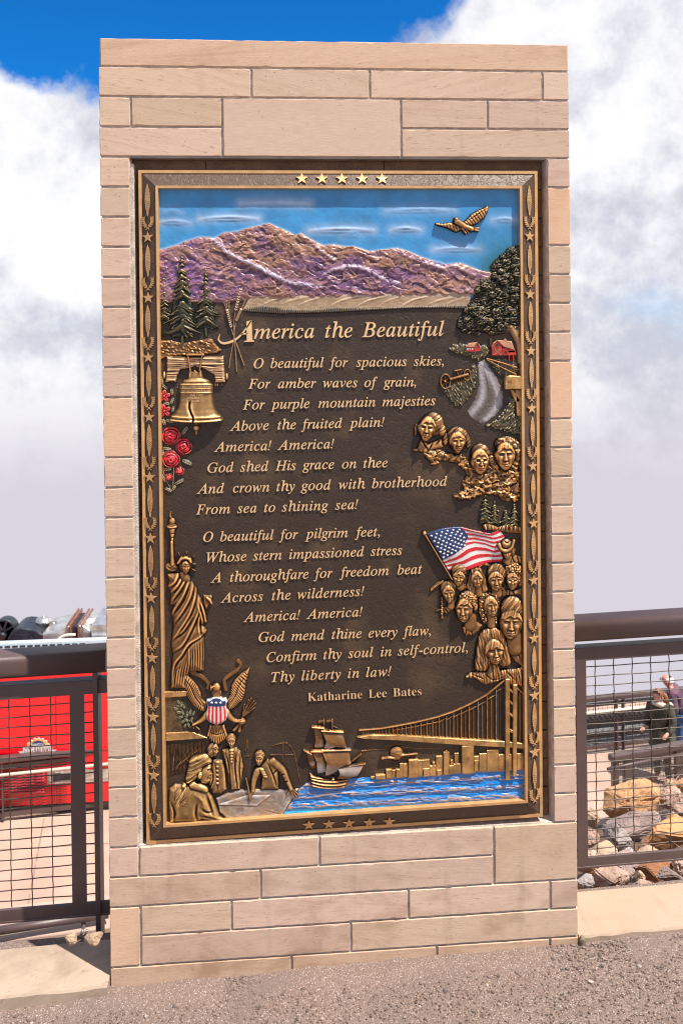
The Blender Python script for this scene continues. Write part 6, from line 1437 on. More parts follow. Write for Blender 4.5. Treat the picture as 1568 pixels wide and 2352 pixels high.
mb = MB(); mb.tube([along(S0, 0.765, -0.10), along(S1, 0.765, -0.10)], 0.024, 8); mb.build('cream_handrail', M['cream'], t)
Lab = (Vector(fb)-Vector(fa)).length; npst = 6; bay = Lab/npst
for i in range(-4, 14):
    s = i*bay
    for ds in (-0.075, 0.055):
        mb = MB(); p = along(s+ds, 0.0); q = along(s+ds, 0.93); mb.bar(p, q, 0.09, 0.022, up=tuple(fdir)); mb.build('post', M['steel'], t)
mb = MB()
for i in range(int((S1-S0)/0.09)): s = S0+i*0.09; mb.bar(along(s, 0.12), along(s, 0.84), 0.005, 0.005, up=(1, 0, 0))
for i in range(17): mb.bar(along(S0, 0.14+i*0.0425), along(S1, 0.14+i*0.0425), 0.005, 0.005)
mb.build('wire_mesh', M['wire'], t)

# ------------------------------------------------------------------ the red train
M['red'] = simple('red_gloss_paint', (0.78, 0.004, 0.012), 0.25, var=0.04, scale=1.5, coat=0.4)
M['redlight'] = simple('faded_red_louver', (0.62, 0.06, 0.085), 0.4, var=0.06)
M['ice'] = simple('pale_blue_roof_edge', (0.50, 0.62, 0.68), 0.4, var=0.05)
M['slate'] = simple('dark_slate_metal', (0.035, 0.04, 0.05), 0.4, metal=0.3, var=0.2)
M['silver'] = simple('brushed_silver', (0.62, 0.60, 0.57), 0.32, metal=0.75, var=0.15, scale=6, bump=0.1, bscale=40)
M['copper'] = simple('copper_flange', (0.38, 0.17, 0.11), 0.4, metal=0.5, var=0.2)
M['skirt'] = simple('train_underframe', (0.03, 0.033, 0.045), 0.5)
YT = 11.0
def T3(x, y, d=0.0): p = U(*D(C3, x, y), YT+d); return p[0], p[2]
train = empty('red_train', (-5.0, YT, ZP), 'red cog railway train with machinery on its pale roof edge', 'train')
TX0, TX1 = -14.0, -0.9
zr = U(100, 1476, YT)[2]; zr2 = U(100, 1498, YT)[2]; zb0 = U(60, 1850, YT)[2]; zs0 = U(60, 1878, YT)[2]
mb = MB(); sec = [(0.0, zb0), (0.0, zr2-0.35), (0.05, zr2-0.06), (0.10, zr2), (0.2, zr2-0.03), (2.5, zr2-0.95), (2.6, zr2-1.2), (2.6, zb0)]
va = [mb.bm.verts.new((TX0, YT+y, z)) for y, z in sec]; vb = [mb.bm.verts.new((TX1, YT+y, z)) for y, z in sec]
for k in range(len(sec)): mb.bm.faces.new((va[k], va[(k+1) % len(sec)], vb[(k+1) % len(sec)], vb[k]))
mb.bm.faces.new(va); mb.bm.faces.new(vb); mb.build('body', M['red'], train)
mb = MB(); mb.box(TX0, TX1+0.05, YT+0.04, YT+0.16, zr2+0.002, zr, 0.01); mb.build('roof_edge', M['ice'], train)
mb = MB()
for i in range(28):
    for j in range(2): x0 = T3(0, 0)[0]+i*0.115-1.9; mb.box(x0, x0+0.085, YT+0.034, YT+0.039, zr2+0.022+j*0.055, zr2+0.052+j*0.055)
mb.build('roof_louver', M['slate'], train)
mb = MB(); mb.box(TX0, TX1-0.02, YT+0.06, YT+2.5, ZP+0.02, zb0-0.003); mb.build('underframe', M['skirt'], train)
mb = MB()
for xx in (640, 1120): q = T3(xx, 900)[0]; mb.box(q-0.006, q+0.006, YT-0.003, YT+0.001, zb0+0.02, zr2-0.4)
mb.build('panel_seam', simple('seam_red', (0.30, 0.003, 0.008), 0.4), train)
mb = MB(); x0, z1 = T3(30, 1965); x1, z0 = T3(520, 2195)
for i in range(8): zc = z0+(z1-z0)*(i+0.5)/8; mb.bar((x0, YT-0.02, zc), (x1, YT-0.02, zc), 0.05, 0.028, bev=0.006)
mb.build('side_louver', M['redlight'], train)
mb = MB(); x0, z1 = T3(545, 1958); x1, z0 = T3(1300, 2065); mb.box(x0, x1+0.6, YT-0.012, YT-0.002, z0, z1, 0.003); f1_ = mb.build('window_band', M['silver'], train)
mb = MB(); x0, z1 = T3(610, 1985); x1, z0 = T3(815, 2055); mb.box(x0, x1, YT-0.016, YT-0.013, z0, z1); mb.build('window', M['slate'], train)
for zc in (1750, 2105): 
    mb = MB(); mb.bar((TX0, YT-0.006, T3(0, zc)[1]), (TX1, YT-0.006, T3(0, zc)[1]), 0.012, 0.03); mb.build('trim_strip', M['red'], train)
# emblem: gear with banner
M['orange'] = simple('emblem_orange', (0.80, 0.36, 0.06), 0.45, var=0.05); M['navy'] = simple('emblem_navy', (0.03, 0.03, 0.16), 0.45, var=0.05); M['brownink'] = simple('emblem_brown', (0.25, 0.05, 0.03), 0.5, var=0.05)
cx_, cz_ = T3(440, 1712); RG = T3(440, 1568)[1]-cz_
gear = [((RG*(1.0 if (i % 4) < 2 else 0.90))*math.cos(2*math.pi*(i+0.5)/72)+cx_, (RG*(1.0 if (i % 4) < 2 else 0.90))*math.sin(2*math.pi*(i+0.5)/72)+cz_) for i in range(72)]
mb = MB(); mb.prism(gear, YT-0.008, YT-0.001); em = mb.build('emblem', M['white'], train)
mb = MB(); mb.prism([(cx_+(x-cx_)*0.94, cz_+(z-cz_)*0.94) for x, z in gear], YT-0.011, YT-0.0085); mb.build('gear', M['orange'], em)
mb = MB(); mb.prism([(cx_+0.66*RG*math.cos(q), cz_+0.02+0.66*RG*math.sin(q)) for q in np.linspace(0, 2*math.pi, 33)[:-1]], YT-0.014, YT-0.0115); mb.build('disc', M['navy'], em)
bx0, bz1 = T3(270, 1672); bx1, bz0 = T3(606, 1752)
mb = MB(); mb.prism([(bx0, bz0), (bx1, bz0+0.01), (bx1, bz1+0.01), (bx0, bz1)], YT-0.018, YT-0.0145); mb.prism([(bx0-0.07, bz0-0.03), (bx0+0.05, bz0-0.03), (bx0+0.05, bz0+0.06), (bx0-0.07, bz0+0.06), (bx0-0.03, bz0+0.02)], YT-0.016, YT-0.014)
mb.prism([(bx1+0.07, bz0-0.03), (bx1-0.05, bz0-0.03), (bx1-0.05, bz0+0.06), (bx1+0.07, bz0+0.06), (bx1+0.03, bz0+0.02)], YT-0.016, YT-0.014); mb.build('banner', M['white'], em)
def plain_text(s, x0, x1, z0, y, mat, parent, name, maxh):
    cu = bpy.data.curves.new('t', 'FONT'); cu.body = s; cu.extrude = 0.001; cu.offset = 0.004; o = bpy.data.objects.new('t', cu); C.objects.link(o)
    me = bpy.data.meshes.new_from_object(o.evaluated_get(bpy.context.evaluated_depsgraph_get())); bpy.data.objects.remove(o)
    V = np.zeros(len(me.vertices)*3, np.float32); me.vertices.foreach_get('co', V); V = V.reshape(-1, 3); w_ = V[:, 0].max()-V[:, 0].min(); h_ = V[:, 1].max()
    me.vertices.foreach_set('co', np.stack([x0+(V[:, 0]-V[:, 0].min())*(x1-x0)/w_, y-V[:, 2], z0+V[:, 1]*maxh/h_], -1).astype(np.float32).ravel()); return link(name, me, mat, parent)
plain_text('COG RAILWAY', bx0+0.025, bx1-0.02, bz0+0.025, YT-0.0195, M['brownink'], em, 'emblem_lettering', (bz1-bz0)*0.72)
plain_text('MANITOU', cx_-0.10, cx_+0.10, cz_+0.30*RG, YT-0.0155, M['white'], em, 'emblem_lettering', 0.05)
# roof machinery
def zroof(): return zr
mb = MB(); c_ = T3(45, 350, 0.7); Rr = T3(45, 218, 0.7)[1]-c_[1]; mb.lathe([(Rr, 0), (Rr, 0.22), (Rr*0.55, 0.22)], (c_[0], YT+0.7, c_[1]), 'y', 32); mb.lathe([(Rr*1.03, -0.01), (Rr*1.03, 0.06), (Rr*0.9, 0.06), (Rr*0.9, -0.01)], (c_[0], YT+0.68, c_[1]), 'y', 32)
mb.lathe([(Rr*0.32, -0.12), (Rr*0.36, -0.02), (Rr*0.2, 0.0)], (c_[0], YT+0.68, c_[1]-Rr*0.3), 'y', 20)
for q in (0.5, 1.2, 2.0, 2.7): mb.bar((c_[0], YT+0.66, c_[1]), (c_[0]+Rr*0.92*math.cos(q), YT+0.66, c_[1]+Rr*0.92*math.sin(q)), 0.03, 0.03)
mb.build('fan_drum', M['slate'], train)
mb = MB(); mb.prism([T3(*q, 0.4) for q in ((78, 487), (100, 420), (140, 355), (190, 325), (250, 315), (320, 322), (380, 342), (440, 368), (492, 392), (492, 487))], YT+0.4, YT+1.0, bev=0.015); mb.prism([T3(*q, 0.38) for q in ((120, 480), (155, 395), (350, 388), (395, 480))], YT+0.36, YT+0.399); mb.build('air_intake', M['slate'], train)
mb = MB(); c_ = T3(505, 300, 0.8); k_ = 0.00275; mb.lathe([(86*0.0014, T3(0, 487, 0.8)[1]-c_[1]), (86*0.0014, T3(0, 262, 0.8)[1]-c_[1]), (95*0.0014, T3(0, 258, 0.8)[1]-c_[1]), (95*0.0014, T3(0, 245, 0.8)[1]-c_[1]), (86*0.0014, T3(0, 240, 0.8)[1]-c_[1]), (82*0.0014, T3(0, 222, 0.8)[1]-c_[1]), (60*0.0014, T3(0, 208, 0.8)[1]-c_[1]), (8*0.0014, T3(0, 203, 0.8)[1]-c_[1]), (8*0.0014, T3(0, 190, 0.8)[1]-c_[1])], (c_[0], YT+0.8, c_[1]), 'z', 28)
mb.build('air_tank', M['silver'], train)
for xx in (385, 622): p = T3(xx, 330, 0.8); q = T3(xx, 245, 0.8); mb = MB(); mb.tube([(p[0], YT+0.8, p[1]), (q[0], YT+0.8, q[1])], 0.02, 8); mb.bar((q[0]-0.05, YT+0.8, q[1]), (q[0]+0.05, YT+0.8, q[1]), 0.03, 0.035); mb.build('tank_valve', M['silver'], train)
mb = MB(); mb.prism([T3(*q, 0.3) for q in ((492, 480), (492, 382), (762, 318), (768, 298), (802, 292), (802, 474))], YT+0.3, YT+1.1, bev=0.012); mb.build('duct', M['silver'], train)
for x0, x1 in ((765, 780), (803, 818), (895, 908), (935, 950)):
    mb = MB(); a_, b_ = T3(x0, 470, 0.27), T3(x1, 272, 0.27); mb.box(a_[0], b_[0], YT+0.27, YT+1.13, a_[1], b_[1], 0.006); mb.build('flange', M['copper'], train)
mb = MB(); a_, b_ = T3(820, 468, 0.36), T3(894, 290, 0.36); mb.box(a_[0], b_[0], YT+0.36, YT+1.05, a_[1], b_[1], 0.012); mb.build('engine_block', M['slate'], train)
for (p, m_, q) in (((650, 470), (740, 400), (870, 390)), ((690, 475), (780, 445), (880, 448))):
    mb = MB(); P = smooth_pts([T3(*p, 0.2), T3(*m_, 0.2), T3(*q, 0.2)], 6); mb.tube([(x, YT+0.2, z) for x, z in P], 0.022, 8); mb.build('pipe', M['cream'], train)
mb = MB(); mb.prism([T3(*q, 0.3) for q in ((910, 468), (910, 285), (960, 290), (1050, 345), (1050, 465))], YT+0.3, YT+1.1, bev=0.01); mb.build('duct', M['silver'], train)
mb = MB(); a_, b_ = T3(1052, 466, 0.2), T3(1300, 268, 0.2); mb.box(a_[0], b_[0], YT+0.2, YT+1.1, a_[1], b_[1], 0.015); mb.bar((a_[0], YT+0.19, T3(1052, 330, 0.2)[1]), (b_[0], YT+0.19, T3(1052, 330, 0.2)[1]), 0.01, 0.015); mb.build('duct_box', M['silver'], train)
mb = MB(); c_ = T3(1062, 250, 0.6); mb.lathe([(0.09, -0.06), (0.09, 0.0), (0.108, 0.005), (0.108, 0.035), (0.10, 0.045), (0.02, 0.05)], (c_[0], YT+0.6, c_[1]), 'z', 24); mb.build('roof_cap', M['white'], train)

# ------------------------------------------------------------------ near-side low wall with pipe rail, down on the left
YW = 3.6
t = empty('pipe_rail', PX(C4, 300, 1500, YW), 'low brown pipe rail beyond the left slab', 'railing')
mb = MB(); mb.tube([PX(C4, -200, 1436, YW), PX(C4, 1100, 1235, YW+0.25)], 0.032, 10); mb.build('pipe', M['steel'], t)
mb = MB(); p = PX(C4, 848, 1285, YW+0.2); mb.tube([p, p-Vector((0, 0, 0.5))], 0.018, 8); mb.build('post', M['steel'], t)
for xx in (835, 880): p = PX(C4, xx, 1420, YW+0.14); mb = MB(); mb.lathe([(0.012, 0), (0.012, 0.02), (0.004, 0.02)], p, 'y', 8); mb.build('bolt', M['silver'], t)
mb = MB(); mb.bar(PX(C4, -400, 1555, YW)+Vector((0, 0.2, -0.11)), PX(C4, 1300, 1340, YW+0.25)+Vector((0, 0.2, -0.11)), 0.42, 0.22, bev=0.01); tag(mb.build('curb_wall', M['concrete']), 'low tan concrete curb beyond the left slab', 'wall')

# ------------------------------------------------------------------ boulders
def boulder(cx, cy, w, h, col, seed, view=C6, lab='', dscale=1.0, col2=None):
    u, v = D(view, cx, cy); dep = (3.75+(2040-v)/215*3.6)*dscale; y = dep+CAMPOS[1]; c = U(u, v, y); k_ = dep/FP*view[2]*PK
    rd = np.random.RandomState(seed); bm = bmesh.new()
    for _ in range(16):
        q = rd.normal(0, 1, 3); q /= np.linalg.norm(q); q *= rd.uniform(0.86, 1.08); bm.verts.new((q[0]*w*k_*0.55, q[1]*0.45*(w+h)*k_*0.5, q[2]*h*k_*0.60))
    r_ = bmesh.ops.convex_hull(bm, input=bm.verts[:]); bmesh.ops.delete(bm, geom=[v for v in bm.verts if not v.link_faces], context='VERTS')
    bmesh.ops.bevel(bm, geom=bm.edges[:], offset=min(w, h)*k_*0.045, segments=2, affect='EDGES'); bmesh.ops.triangulate(bm, faces=bm.faces[:])
    for _ in range(2):
        bmesh.ops.subdivide_edges(bm, edges=[e for e in bm.edges if e.calc_length() > w*k_*0.06], cuts=1)
        bmesh.ops.triangulate(bm, faces=bm.faces[:])
    P = np.array([vv.co[:] for vv in bm.verts]); s_ = 9.0/(w*k_)
    dn = (fbm(P[:, 0]*s_+seed, P[:, 2]*s_+P[:, 1]*s_*0.7, seed, 4)-0.5)*min(w, h)*k_*0.13
    bm.normal_update()
    for vv, d_ in zip(bm.verts, dn): vv.co += vv.normal*d_
    a_ = rd.uniform(-0.25, 0.25); R3 = Matrix.Rotation(a_, 3, 'Y')
    for vv in bm.verts: vv.co = R3 @ vv.co + Vector(c)
    me = bpy.data.meshes.new('boulder'); bm.to_mesh(me); bm.free()
    o = link('boulder', me, rock_mat(col, col2)); tag(o, lab, 'boulder', 'boulders beyond the railings'); return o
_rm = {}
def rock_mat(col, col2=None):
    key = (col, col2)
    if key in _rm: return _rm[key]
    m, nt, b, (N, L, n, l, mth, mix, sstep) = mat_base('rock'); tc = n('ShaderNodeTexCoord')
    n1 = n('ShaderNodeTexNoise', i_Scale=5.0, i_Detail=8.0, i_Roughness=0.62); l(tc.outputs['Object'], n1.inputs['Vector']); n2 = n('ShaderNodeTexNoise', i_Scale=45.0, i_Detail=6.0, i_Roughness=0.7); l(tc.outputs['Object'], n2.inputs['Vector'])
    c = mix(sstep(n1.outputs[0], 0.35, 0.68), col, col2 or tuple(x*0.66 for x in col)); c = mix(mth('MULTIPLY', sstep(n2.outputs[0], 0.55, 0.75), 0.5), c, tuple(min(1, x*1.3) for x in col))
    l(c, b.inputs['Base Color']); b.inputs['Roughness'].default_value = 0.9; b.inputs['Specular IOR Level'].default_value = 0.2
    bp = n('ShaderNodeBump', i_Strength=0.8, i_Distance=0.02); l(mth('ADD', n2.outputs[0], n1.outputs[0]), bp.inputs['Height']); l(bp.outputs[0], b.inputs['Normal']); _rm[key] = m; return m
OR = (0.60, 0.325, 0.165); TN = (0.55, 0.385, 0.26); PK_ = (0.54, 0.36, 0.28); LV = (0.48, 0.41, 0.385); MV = (0.40, 0.295, 0.27); RU = (0.36, 0.17, 0.09)
for a_ in ((560, 320, 600, 370, OR, 3, 'largest orange boulder, topmost behind the right mesh'), (590, 525, 500, 230, MV, 7, 'mauve grey boulder under the largest orange one'), (410, 655, 330, 260, LV, 5, 'pale lavender boulder at the left in the pile'),
           (820, 640, 570, 300, OR, 9, 'broad orange boulder low behind the right mesh'), (940, 335, 230, 230, PK_, 11, 'pinkish boulder right of the largest orange one'), (1010, 205, 150, 170, OR, 13, 'orange boulder at the right edge of the pile, uppermost'),
           (930, 165, 110, 100, TN, 15, 'small tan stone behind the pinkish boulder'), (205, 490, 150, 190, TN, 17, 'tan boulder next to the railing upright'), (205, 670, 150, 150, PK_, 19, 'small pink boulder next to the railing upright'),
           (300, 800, 330, 170, TN, 21, 'low tan boulder just above the bottom rail'), (545, 800, 150, 110, LV, 23, 'small pale grey stone between orange and lavender boulders'), (400, 1040, 380, 290, PK_, 25, 'large pink boulder under the bottom rail'),
           (150, 1075, 180, 170, LV, 27, 'grey boulder beside the monument under the bottom rail'), (235, 1020, 110, 240, RU, 29, 'upright dark brown slab of rock under the bottom rail'), (545, 975, 130, 150, MV, 31, 'mauve stone right of the large pink boulder'),
           (790, 950, 340, 170, RU, 33, 'rust brown boulder under the bottom rail'), (650, 1020, 90, 150, TN, 35, 'thin tan stone standing between the lower boulders'), (930, 1040, 290, 230, MV, 37, 'grey brown boulder by the right slab edge'),
           (1060, 960, 260, 300, PK_, 39, 'pink boulder at the right edge by the slab'), (700, 1085, 180, 90, PK_, 41, 'small pink stone at the back edge of the slab'), (100, 1125, 110, 80, OR, 43, 'small orange stone touching the slab beside the monument'),
           (985, 490, 230, 110, OR, 45, 'flat orange boulder between pink and broad orange ones'), (1020, 400, 160, 120, PK_, 47, 'pink stone at the right edge, mid height'), (1150, 330, 260, 300, TN, 49, 'tan boulder cut by the right edge'), (480, 905, 420, 200, MV, 51, 'mauve boulder half hidden by the bottom rail'), (760, 840, 400, 160, TN, 53, 'tan boulder half hidden by the bottom rail'), (1180, 700, 260, 320, OR, 55, 'orange boulder cut by the right edge'), (180, 880, 260, 200, PK_, 57, 'pink boulder behind the bottom rail by the monument')): boulder(*a_[:6], lab=a_[6])
for a_ in ((720, 1480, 150, 130, TN, 61, 'tan pointed stone left of the pipe rail post'), (960, 1490, 200, 110, TN, 63, 'tan stone right of the pipe rail post')): boulder(*a_[:6], view=C4, lab=a_[6], dscale=1.15)
# earth under the boulders
def bz(x, y): return np.interp(y, [0.25, 0.7, 2.0, 4.6, 5.4, 7.0], [-0.42, -0.48, -1.05, -2.25, -3.4, ZP-0.05])
X, Y = np.meshgrid(np.linspace(1.0, 6.5, 40), np.linspace(0.29, 7.0, 60)); Z_ = bz(X, Y)+(fbm(X*3, Y*3, 9, 4)-0.5)*0.25
Z_ = np.where(X < 1.6, Z_-(1.6-X)*2.5, Z_)
idx = np.arange(X.size).reshape(X.shape); F = np.stack([idx[:-1, :-1], idx[:-1, 1:], idx[1:, 1:], idx[1:, :-1]], -1).reshape(-1, 4)
o = link('earth_bank', np_mesh('earth_bank', np.stack([X, Y, Z_], -1).reshape(-1, 3), F), simple('dark_earth', (0.10, 0.06, 0.04), 0.95, var=0.3, bump=0.6, bscale=30), None, True); o['kind'] = 'structure'

# ------------------------------------------------------------------ ramp railing on the right
YR = 9.4
t = empty('ramp_railing', PX(C5, 600, 2350, YR), 'dark brown ramp railing with mesh in front of the two people', 'railing')
mb = MB(); mb.bar(PX(C5, 510, 2105, YR), PX(C5, 1700, 1885, YR+0.5), 0.12, 0.10, bev=0.02); mb.build('handrail', M['steel'], t)
mb = MB(); mb.bar(PX(C5, 600, 2135, YR+0.05), PX(C5, 1700, 1960, YR+0.55), 0.03, 0.07); mb.build('top_rail', M['steel'], t)
for x0, w_ in ((575, 0.10), (745, 0.16), (1370, 0.16)):
    mb = MB(); p = PX(C5, x0, 2110-(x0-510)*0.175, YR+(x0-510)*0.0004); mb.box(p.x-w_/2, p.x+w_/2, p.y-0.03, p.y+0.06, ZP, p.z, 0.008); mb.build('post', M['steel'], t)
mb = MB(); mb.tube([PX(C5, 478, 2240, YR-0.2), PX(C5, 800, 2172, YR-0.1), PX(C5, 1700, 1995, YR+0.35)], 0.022, 8); mb.build('grab_rail', M['steel'], t)
mb = MB()
p0, p1 = PX(C5, 620, 2140, YR+0.06), PX(C5, 1700, 1960, YR+0.55)
for i in range(60): q = p0.lerp(p1, i/59); mb.bar((q.x, q.y, ZP+0.1), q, 0.006, 0.006, up=(1, 0, 0))
for i in range(18): dz = i*0.055; mb.bar(p0-Vector((0, 0, dz)), p1-Vector((0, 0, dz)), 0.006, 0.006)
mb.build('wire_mesh', M['wire'], t)

# ------------------------------------------------------------------ two people
def skin_mesh(name, verts, edges, radii, root, mat, parent, sub=2, smooth=True, label=None):
    me = bpy.data.meshes.new(name); me.from_pydata(verts, edges, []); me.update(); o = bpy.data.objects.new(name, me); C.objects.link(o)
    md = o.modifiers.new('skin', 'SKIN'); sl2 = me.skin_vertices[0].data
    for i, r_ in enumerate(radii): sl2[i].radius = (r_, r_) if not isinstance(r_, tuple) else r_
    sl2[root].use_root = True; md.use_smooth_shade = True; ms = o.modifiers.new('sub', 'SUBSURF'); ms.levels = sub; ms.render_levels = sub
    m2 = bpy.data.meshes.new_from_object(o.evaluated_get(bpy.context.evaluated_depsgraph_get())); bpy.data.objects.remove(o); m2.name = name; m2.materials.clear()
    return link(name, m2, mat, parent, smooth, label)
M['skin'] = simple('skin', (0.55, 0.27, 0.18), 0.5, var=0.1, scale=12)
M['skinred'] = simple('ruddy_skin', (0.58, 0.22, 0.15), 0.5, var=0.12, scale=12)
M['jeans'] = simple('blue_jeans', (0.07, 0.15, 0.36), 0.85, var=0.25, scale=14)
M['ginger'] = simple('ginger_hair', (0.26, 0.10, 0.04), 0.55, var=0.35, scale=40, bump=0.6, bscale=120)
M['whitehair'] = simple('white_hair', (0.75, 0.72, 0.68), 0.6, var=0.1, scale=40, bump=0.6, bscale=120)
M['olive'] = simple('olive_coat', (0.055, 0.055, 0.032), 0.85, var=0.3, scale=9, bump=0.4, bscale=50)
M['fleece'] = simple('pale_hood', (0.55, 0.50, 0.42), 0.9, var=0.15, scale=12, bump=0.5, bscale=80)
M['charcoal'] = simple('charcoal_trousers', (0.035, 0.035, 0.04), 0.85, var=0.2)
def plaid_mat():
    m, nt, b, (N, L, n, l, mth, mix, sstep) = mat_base('plaid_shirt'); tc = n('ShaderNodeTexCoord'); sp = n('ShaderNodeSeparateXYZ'); l(tc.outputs['Object'], sp.inputs[0])
    def band(s, f, ph): return sstep(mth('SINE', mth('ADD', mth('MULTIPLY', s, f), ph)), 0.0, 0.6)
    c = mix(band(mth('ADD', sp.outputs[0], sp.outputs[1]), 62.0, 0.3), (0.035, 0.028, 0.06), (0.13, 0.04, 0.065)); c = mix(mth('MULTIPLY', band(sp.outputs[2], 58.0, 0.0), 0.65), c, (0.05, 0.03, 0.05)); c = mix(mth('MULTIPLY', band(sp.outputs[2], 29.0, 1.0), 0.45), c, (0.20, 0.10, 0.13))
    l(c, b.inputs['Base Color']); b.inputs['Roughness'].default_value = 0.85; return m
M['plaid'] = plaid_mat()
def person(label, loc, H, face_ang, lean, skin, make):
    t = empty('person', loc, label, 'person'); k_ = H/1.76
    ca, sa = math.cos(face_ang), math.sin(face_ang)
    def W(x, y, z):                              # x right of the person, y forward, lean bends the upper body forward
        b_ = max(0, z-0.95); y2 = y+b_*math.sin(lean); z2 = z-b_*(1-math.cos(lean)); x, y2, z2 = x*k_, y2*k_, z2*k_
        return Vector((loc[0]+x*sa+y2*ca, loc[1]-x*ca+y2*sa, loc[2]+z2))
    J = dict(pel=(0, 0, 0.96), wai=(0, 0.0, 1.10), che=(0, -0.01, 1.32), nec=(0, 0.0, 1.48), hed=(0, 0.03, 1.60), top=(0, 0.02, 1.70))
    for s, n_ in ((-1, 'l'), (1, 'r')):
        J.update({n_+'sh': (s*0.19, -0.01, 1.42), n_+'el': (s*0.25, 0.02, 1.13), n_+'wr': (s*0.23, 0.20, 1.02), n_+'hi': (s*0.10, 0, 0.92), n_+'kn': (s*0.11, 0.03, 0.50), n_+'an': (s*0.11, -0.02, 0.09), n_+'to': (s*0.13, 0.16, 0.04), n_+'pa': (s*0.22, 0.27, 0.99)})
        for q in range(4): J[n_+'f%d' % q] = (s*(0.195+q*0.018), 0.355-abs(q-1.4)*0.012, 0.955); J[n_+'g%d' % q] = (s*(0.20+q*0.016), 0.31, 0.975)
        J[n_+'th'] = (s*0.175, 0.29, 0.975)
    names = list(J); E = [('pel', 'wai'), ('wai', 'che'), ('che', 'nec'), ('nec', 'hed'), ('hed', 'top')]
    for n_ in 'lr':
        E += [('che', n_+'sh'), (n_+'sh', n_+'el'), (n_+'el', n_+'wr'), (n_+'wr', n_+'pa'), (n_+'pa', n_+'th'), ('pel', n_+'hi'), (n_+'hi', n_+'kn'), (n_+'kn', n_+'an'), (n_+'an', n_+'to')]
        for q in range(4): E += [(n_+'pa', n_+'g%d' % q), (n_+'g%d' % q, n_+'f%d' % q)]
    Rd = dict(pel=0.14, wai=0.135, che=0.155, nec=0.058, hed=0.088, top=0.072, sh=0.066, el=0.046, wr=0.030, hi=0.088, kn=0.060, an=0.042, to=0.036, pa=0.034, th=0.010)
    rad = [(Rd.get(n_) or Rd.get(n_[1:]) or (0.0085 if n_[1] in 'fg' else 0.03))*k_ for n_ in names]
    ix = {n_: i for i, n_ in enumerate(names)}
    skin_mesh('body', [W(*J[n_]) for n_ in names], [(ix[a_], ix[b_]) for a_, b_ in E], rad, ix['pel'], skin, t)
    def cloth(name, chain, extra, mat, over=None, label=None):
        used = sorted({q for e in chain for q in e}, key=lambda q: names.index(q)); jx = {q: i for i, q in enumerate(used)}; P = dict(J)
        if over: P.update(over)
        rr = [(Rd.get(q) or Rd.get(q[1:]) or 0.03)*k_+extra.get(q, extra.get('*', 0.015)) for q in used]
        root = jx.get('pel', jx.get('che', 0)); return skin_mesh(name, [W(*P[q]) for q in used], [(jx[a_], jx[b_]) for a_, b_ in chain], rr, root, mat, t, label=label)
    mb = MB(); c_ = W(0, 0.125, 1.605); mb.tube([W(0, 0.10, 1.64), W(0, 0.135, 1.60), W(0, 0.105, 1.59)], [0.008, 0.016, 0.008], 6)
    mb.build('nose', skin, t, True)
    for s in (-1, 1): mb = MB(); bmesh.ops.create_uvsphere(mb.bm, u_segments=8, v_segments=6, radius=0.026); [setattr(v, 'co', W(s*0.088+v.co.x*0.4, 0.02+v.co.y*0.7, 1.605+v.co.z*1.2)) for v in mb.bm.verts]; mb.build('ear', skin, t, True)
    make(t, W, cloth); return t
def cap_hair(t, W, mat, lo, back, fr, zc=1.645, rx=0.098, name='hair'):
    mb = MB(); bmesh.ops.create_uvsphere(mb.bm, u_segments=20, v_segments=14, radius=1.0); rd = np.random.RandomState(3)
    for v in mb.bm.verts: q = v.co.copy(); n_ = 1+0.05*rd.randn(); v.co = Vector((q.x*rx*n_, q.y*0.112*n_, q.z*0.105*n_))
    kill = [v for v in mb.bm.verts if (v.co.z < lo and v.co.y > back) or (v.co.y > fr)]; bmesh.ops.delete(mb.bm, geom=kill, context='VERTS')
    for v in mb.bm.verts: v.co = W(v.co.x, 0.012+v.co.y, zc+v.co.z)
    return mb.build(name, mat, t, True)
def dress_man(t, W, cloth):
    sh_ = [('pel', 'wai'), ('wai', 'che'), ('che', 'nec')]+[e for n_ in 'lr' for e in (('che', n_+'sh'), (n_+'sh', n_+'el'), (n_+'el', n_+'wr'))]
    cloth('shirt', sh_, {'*': 0.022, 'nec': 0.008, 'pel': 0.035, 'wai': 0.04, 'che': 0.03}, M['plaid'])
    cloth('jeans', [('pel', n_+x) for n_ in 'lr' for x in ('hi',)]+[e for n_ in 'lr' for e in ((n_+'hi', n_+'kn'), (n_+'kn', n_+'an'))], {'*': 0.02, 'pel': 0.012}, M['jeans'])
    mb = MB(); bmesh.ops.create_uvsphere(mb.bm, u_segments=20, v_segments=14, radius=1.0)
    for v in mb.bm.verts: v.co = Vector((v.co.x*0.098, v.co.y*0.108, v.co.z*0.10))
    bmesh.ops.delete(mb.bm, geom=[v for v in mb.bm.verts if v.co.z > 0.045 or v.co.z < -0.06 or v.co.y > 0.03], context='VERTS')
    for v in mb.bm.verts: v.co = W(v.co.x, 0.005+v.co.y, 1.63+v.co.z)
    mb.build('hair', M['whitehair'], t, True)
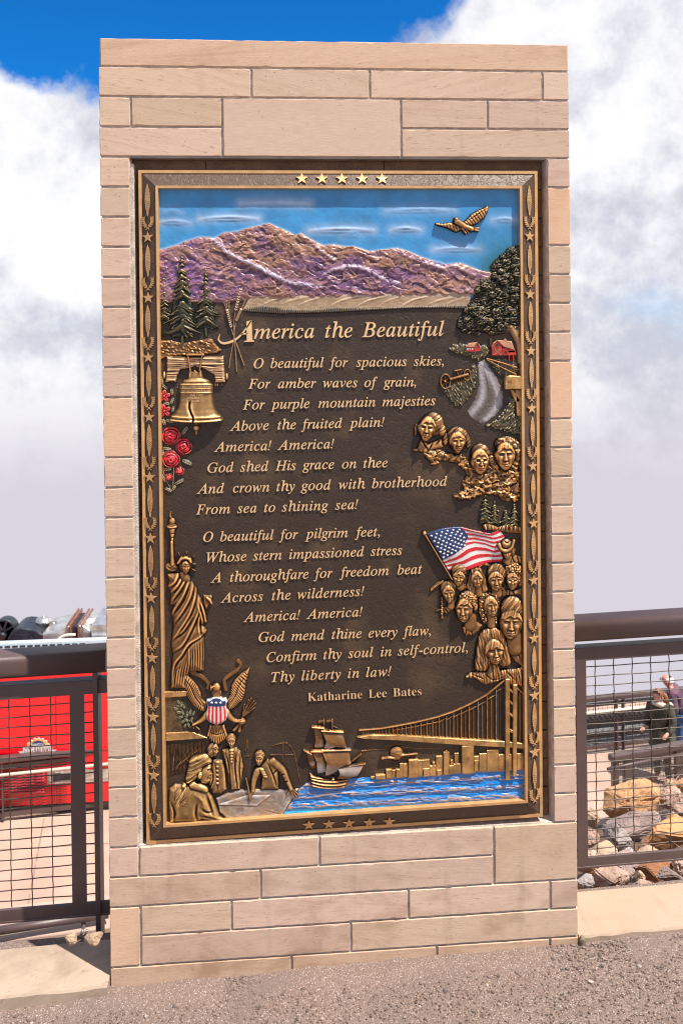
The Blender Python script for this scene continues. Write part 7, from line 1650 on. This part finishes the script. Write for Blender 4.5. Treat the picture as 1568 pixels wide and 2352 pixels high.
def dress_woman(t, W, cloth):
    sh_ = [('pel', 'wai'), ('wai', 'che'), ('che', 'nec')]+[e for n_ in 'lr' for e in (('che', n_+'sh'), (n_+'sh', n_+'el'), (n_+'el', n_+'wr'))]
    cloth('coat', sh_, {'*': 0.03, 'nec': 0.02, 'pel': 0.07, 'wai': 0.05, 'che': 0.04}, M['olive'])
    mb = MB(); rings = []
    for z, a_, b_ in ((1.02, 0.20, 0.19), (0.85, 0.235, 0.22), (0.68, 0.25, 0.235)): rings.append([mb.bm.verts.new(W(a_*math.cos(q), b_*math.sin(q), z)) for q in np.linspace(0, 2*math.pi, 21)[:-1]])
    for p, q in zip(rings, rings[1:]):
        for i in range(20): mb.bm.faces.new((p[i], p[(i+1) % 20], q[(i+1) % 20], q[i]))
    mb.build('coat_skirt', M['olive'], t, True)
    cloth('trousers', [('pel', n_+'hi') for n_ in 'lr']+[e for n_ in 'lr' for e in ((n_+'hi', n_+'kn'), (n_+'kn', n_+'an'))], {'*': 0.015}, M['charcoal'])
    mb = MB()
    for (r0, r1, z) in ((0.15, 0.055, 1.46),):
        P = [W(0.10*math.cos(q), -0.01+0.10*math.sin(q), 1.455+0.03*math.sin(q)) for q in np.linspace(0, 2*math.pi, 17)]; mb.tube(P, 0.04, 8)
    mb.tube([W(-0.10, -0.17, 1.42), W(0, -0.2, 1.30), W(0.10, -0.17, 1.18)], [0.06, 0.11, 0.05], 8); mb.build('hood', M['fleece'], t, True)
    cap_hair(t, W, M['ginger'], -0.02, -0.02, 0.075)
    mb = MB()
    for s in (-1, 1):
        for j in range(4): mb.tube([W(s*(0.085-j*0.03), -0.05-0.01*j, 1.66), W(s*(0.11-j*0.03), -0.07, 1.55), W(s*(0.125-j*0.035), -0.06+0.05*(j == 0), 1.40)], [0.035, 0.04, 0.015], 7)
    mb.build('long_hair', M['ginger'], t, True)
pm = U(1553, 1690, 11.3); person('man in a plaid shirt and jeans bending his head, back turned', (pm[0]+0.10, 11.3, ZP), 1.71, math.radians(150), 0.36, M['skinred'], dress_man)
pw = U(1516, 1690, 11.0); person('woman with ginger hair in a dark olive coat looking down', (pw[0]+0.03, 11.0, ZP), 1.60, math.radians(215), 0.16, M['skin'], dress_woman)
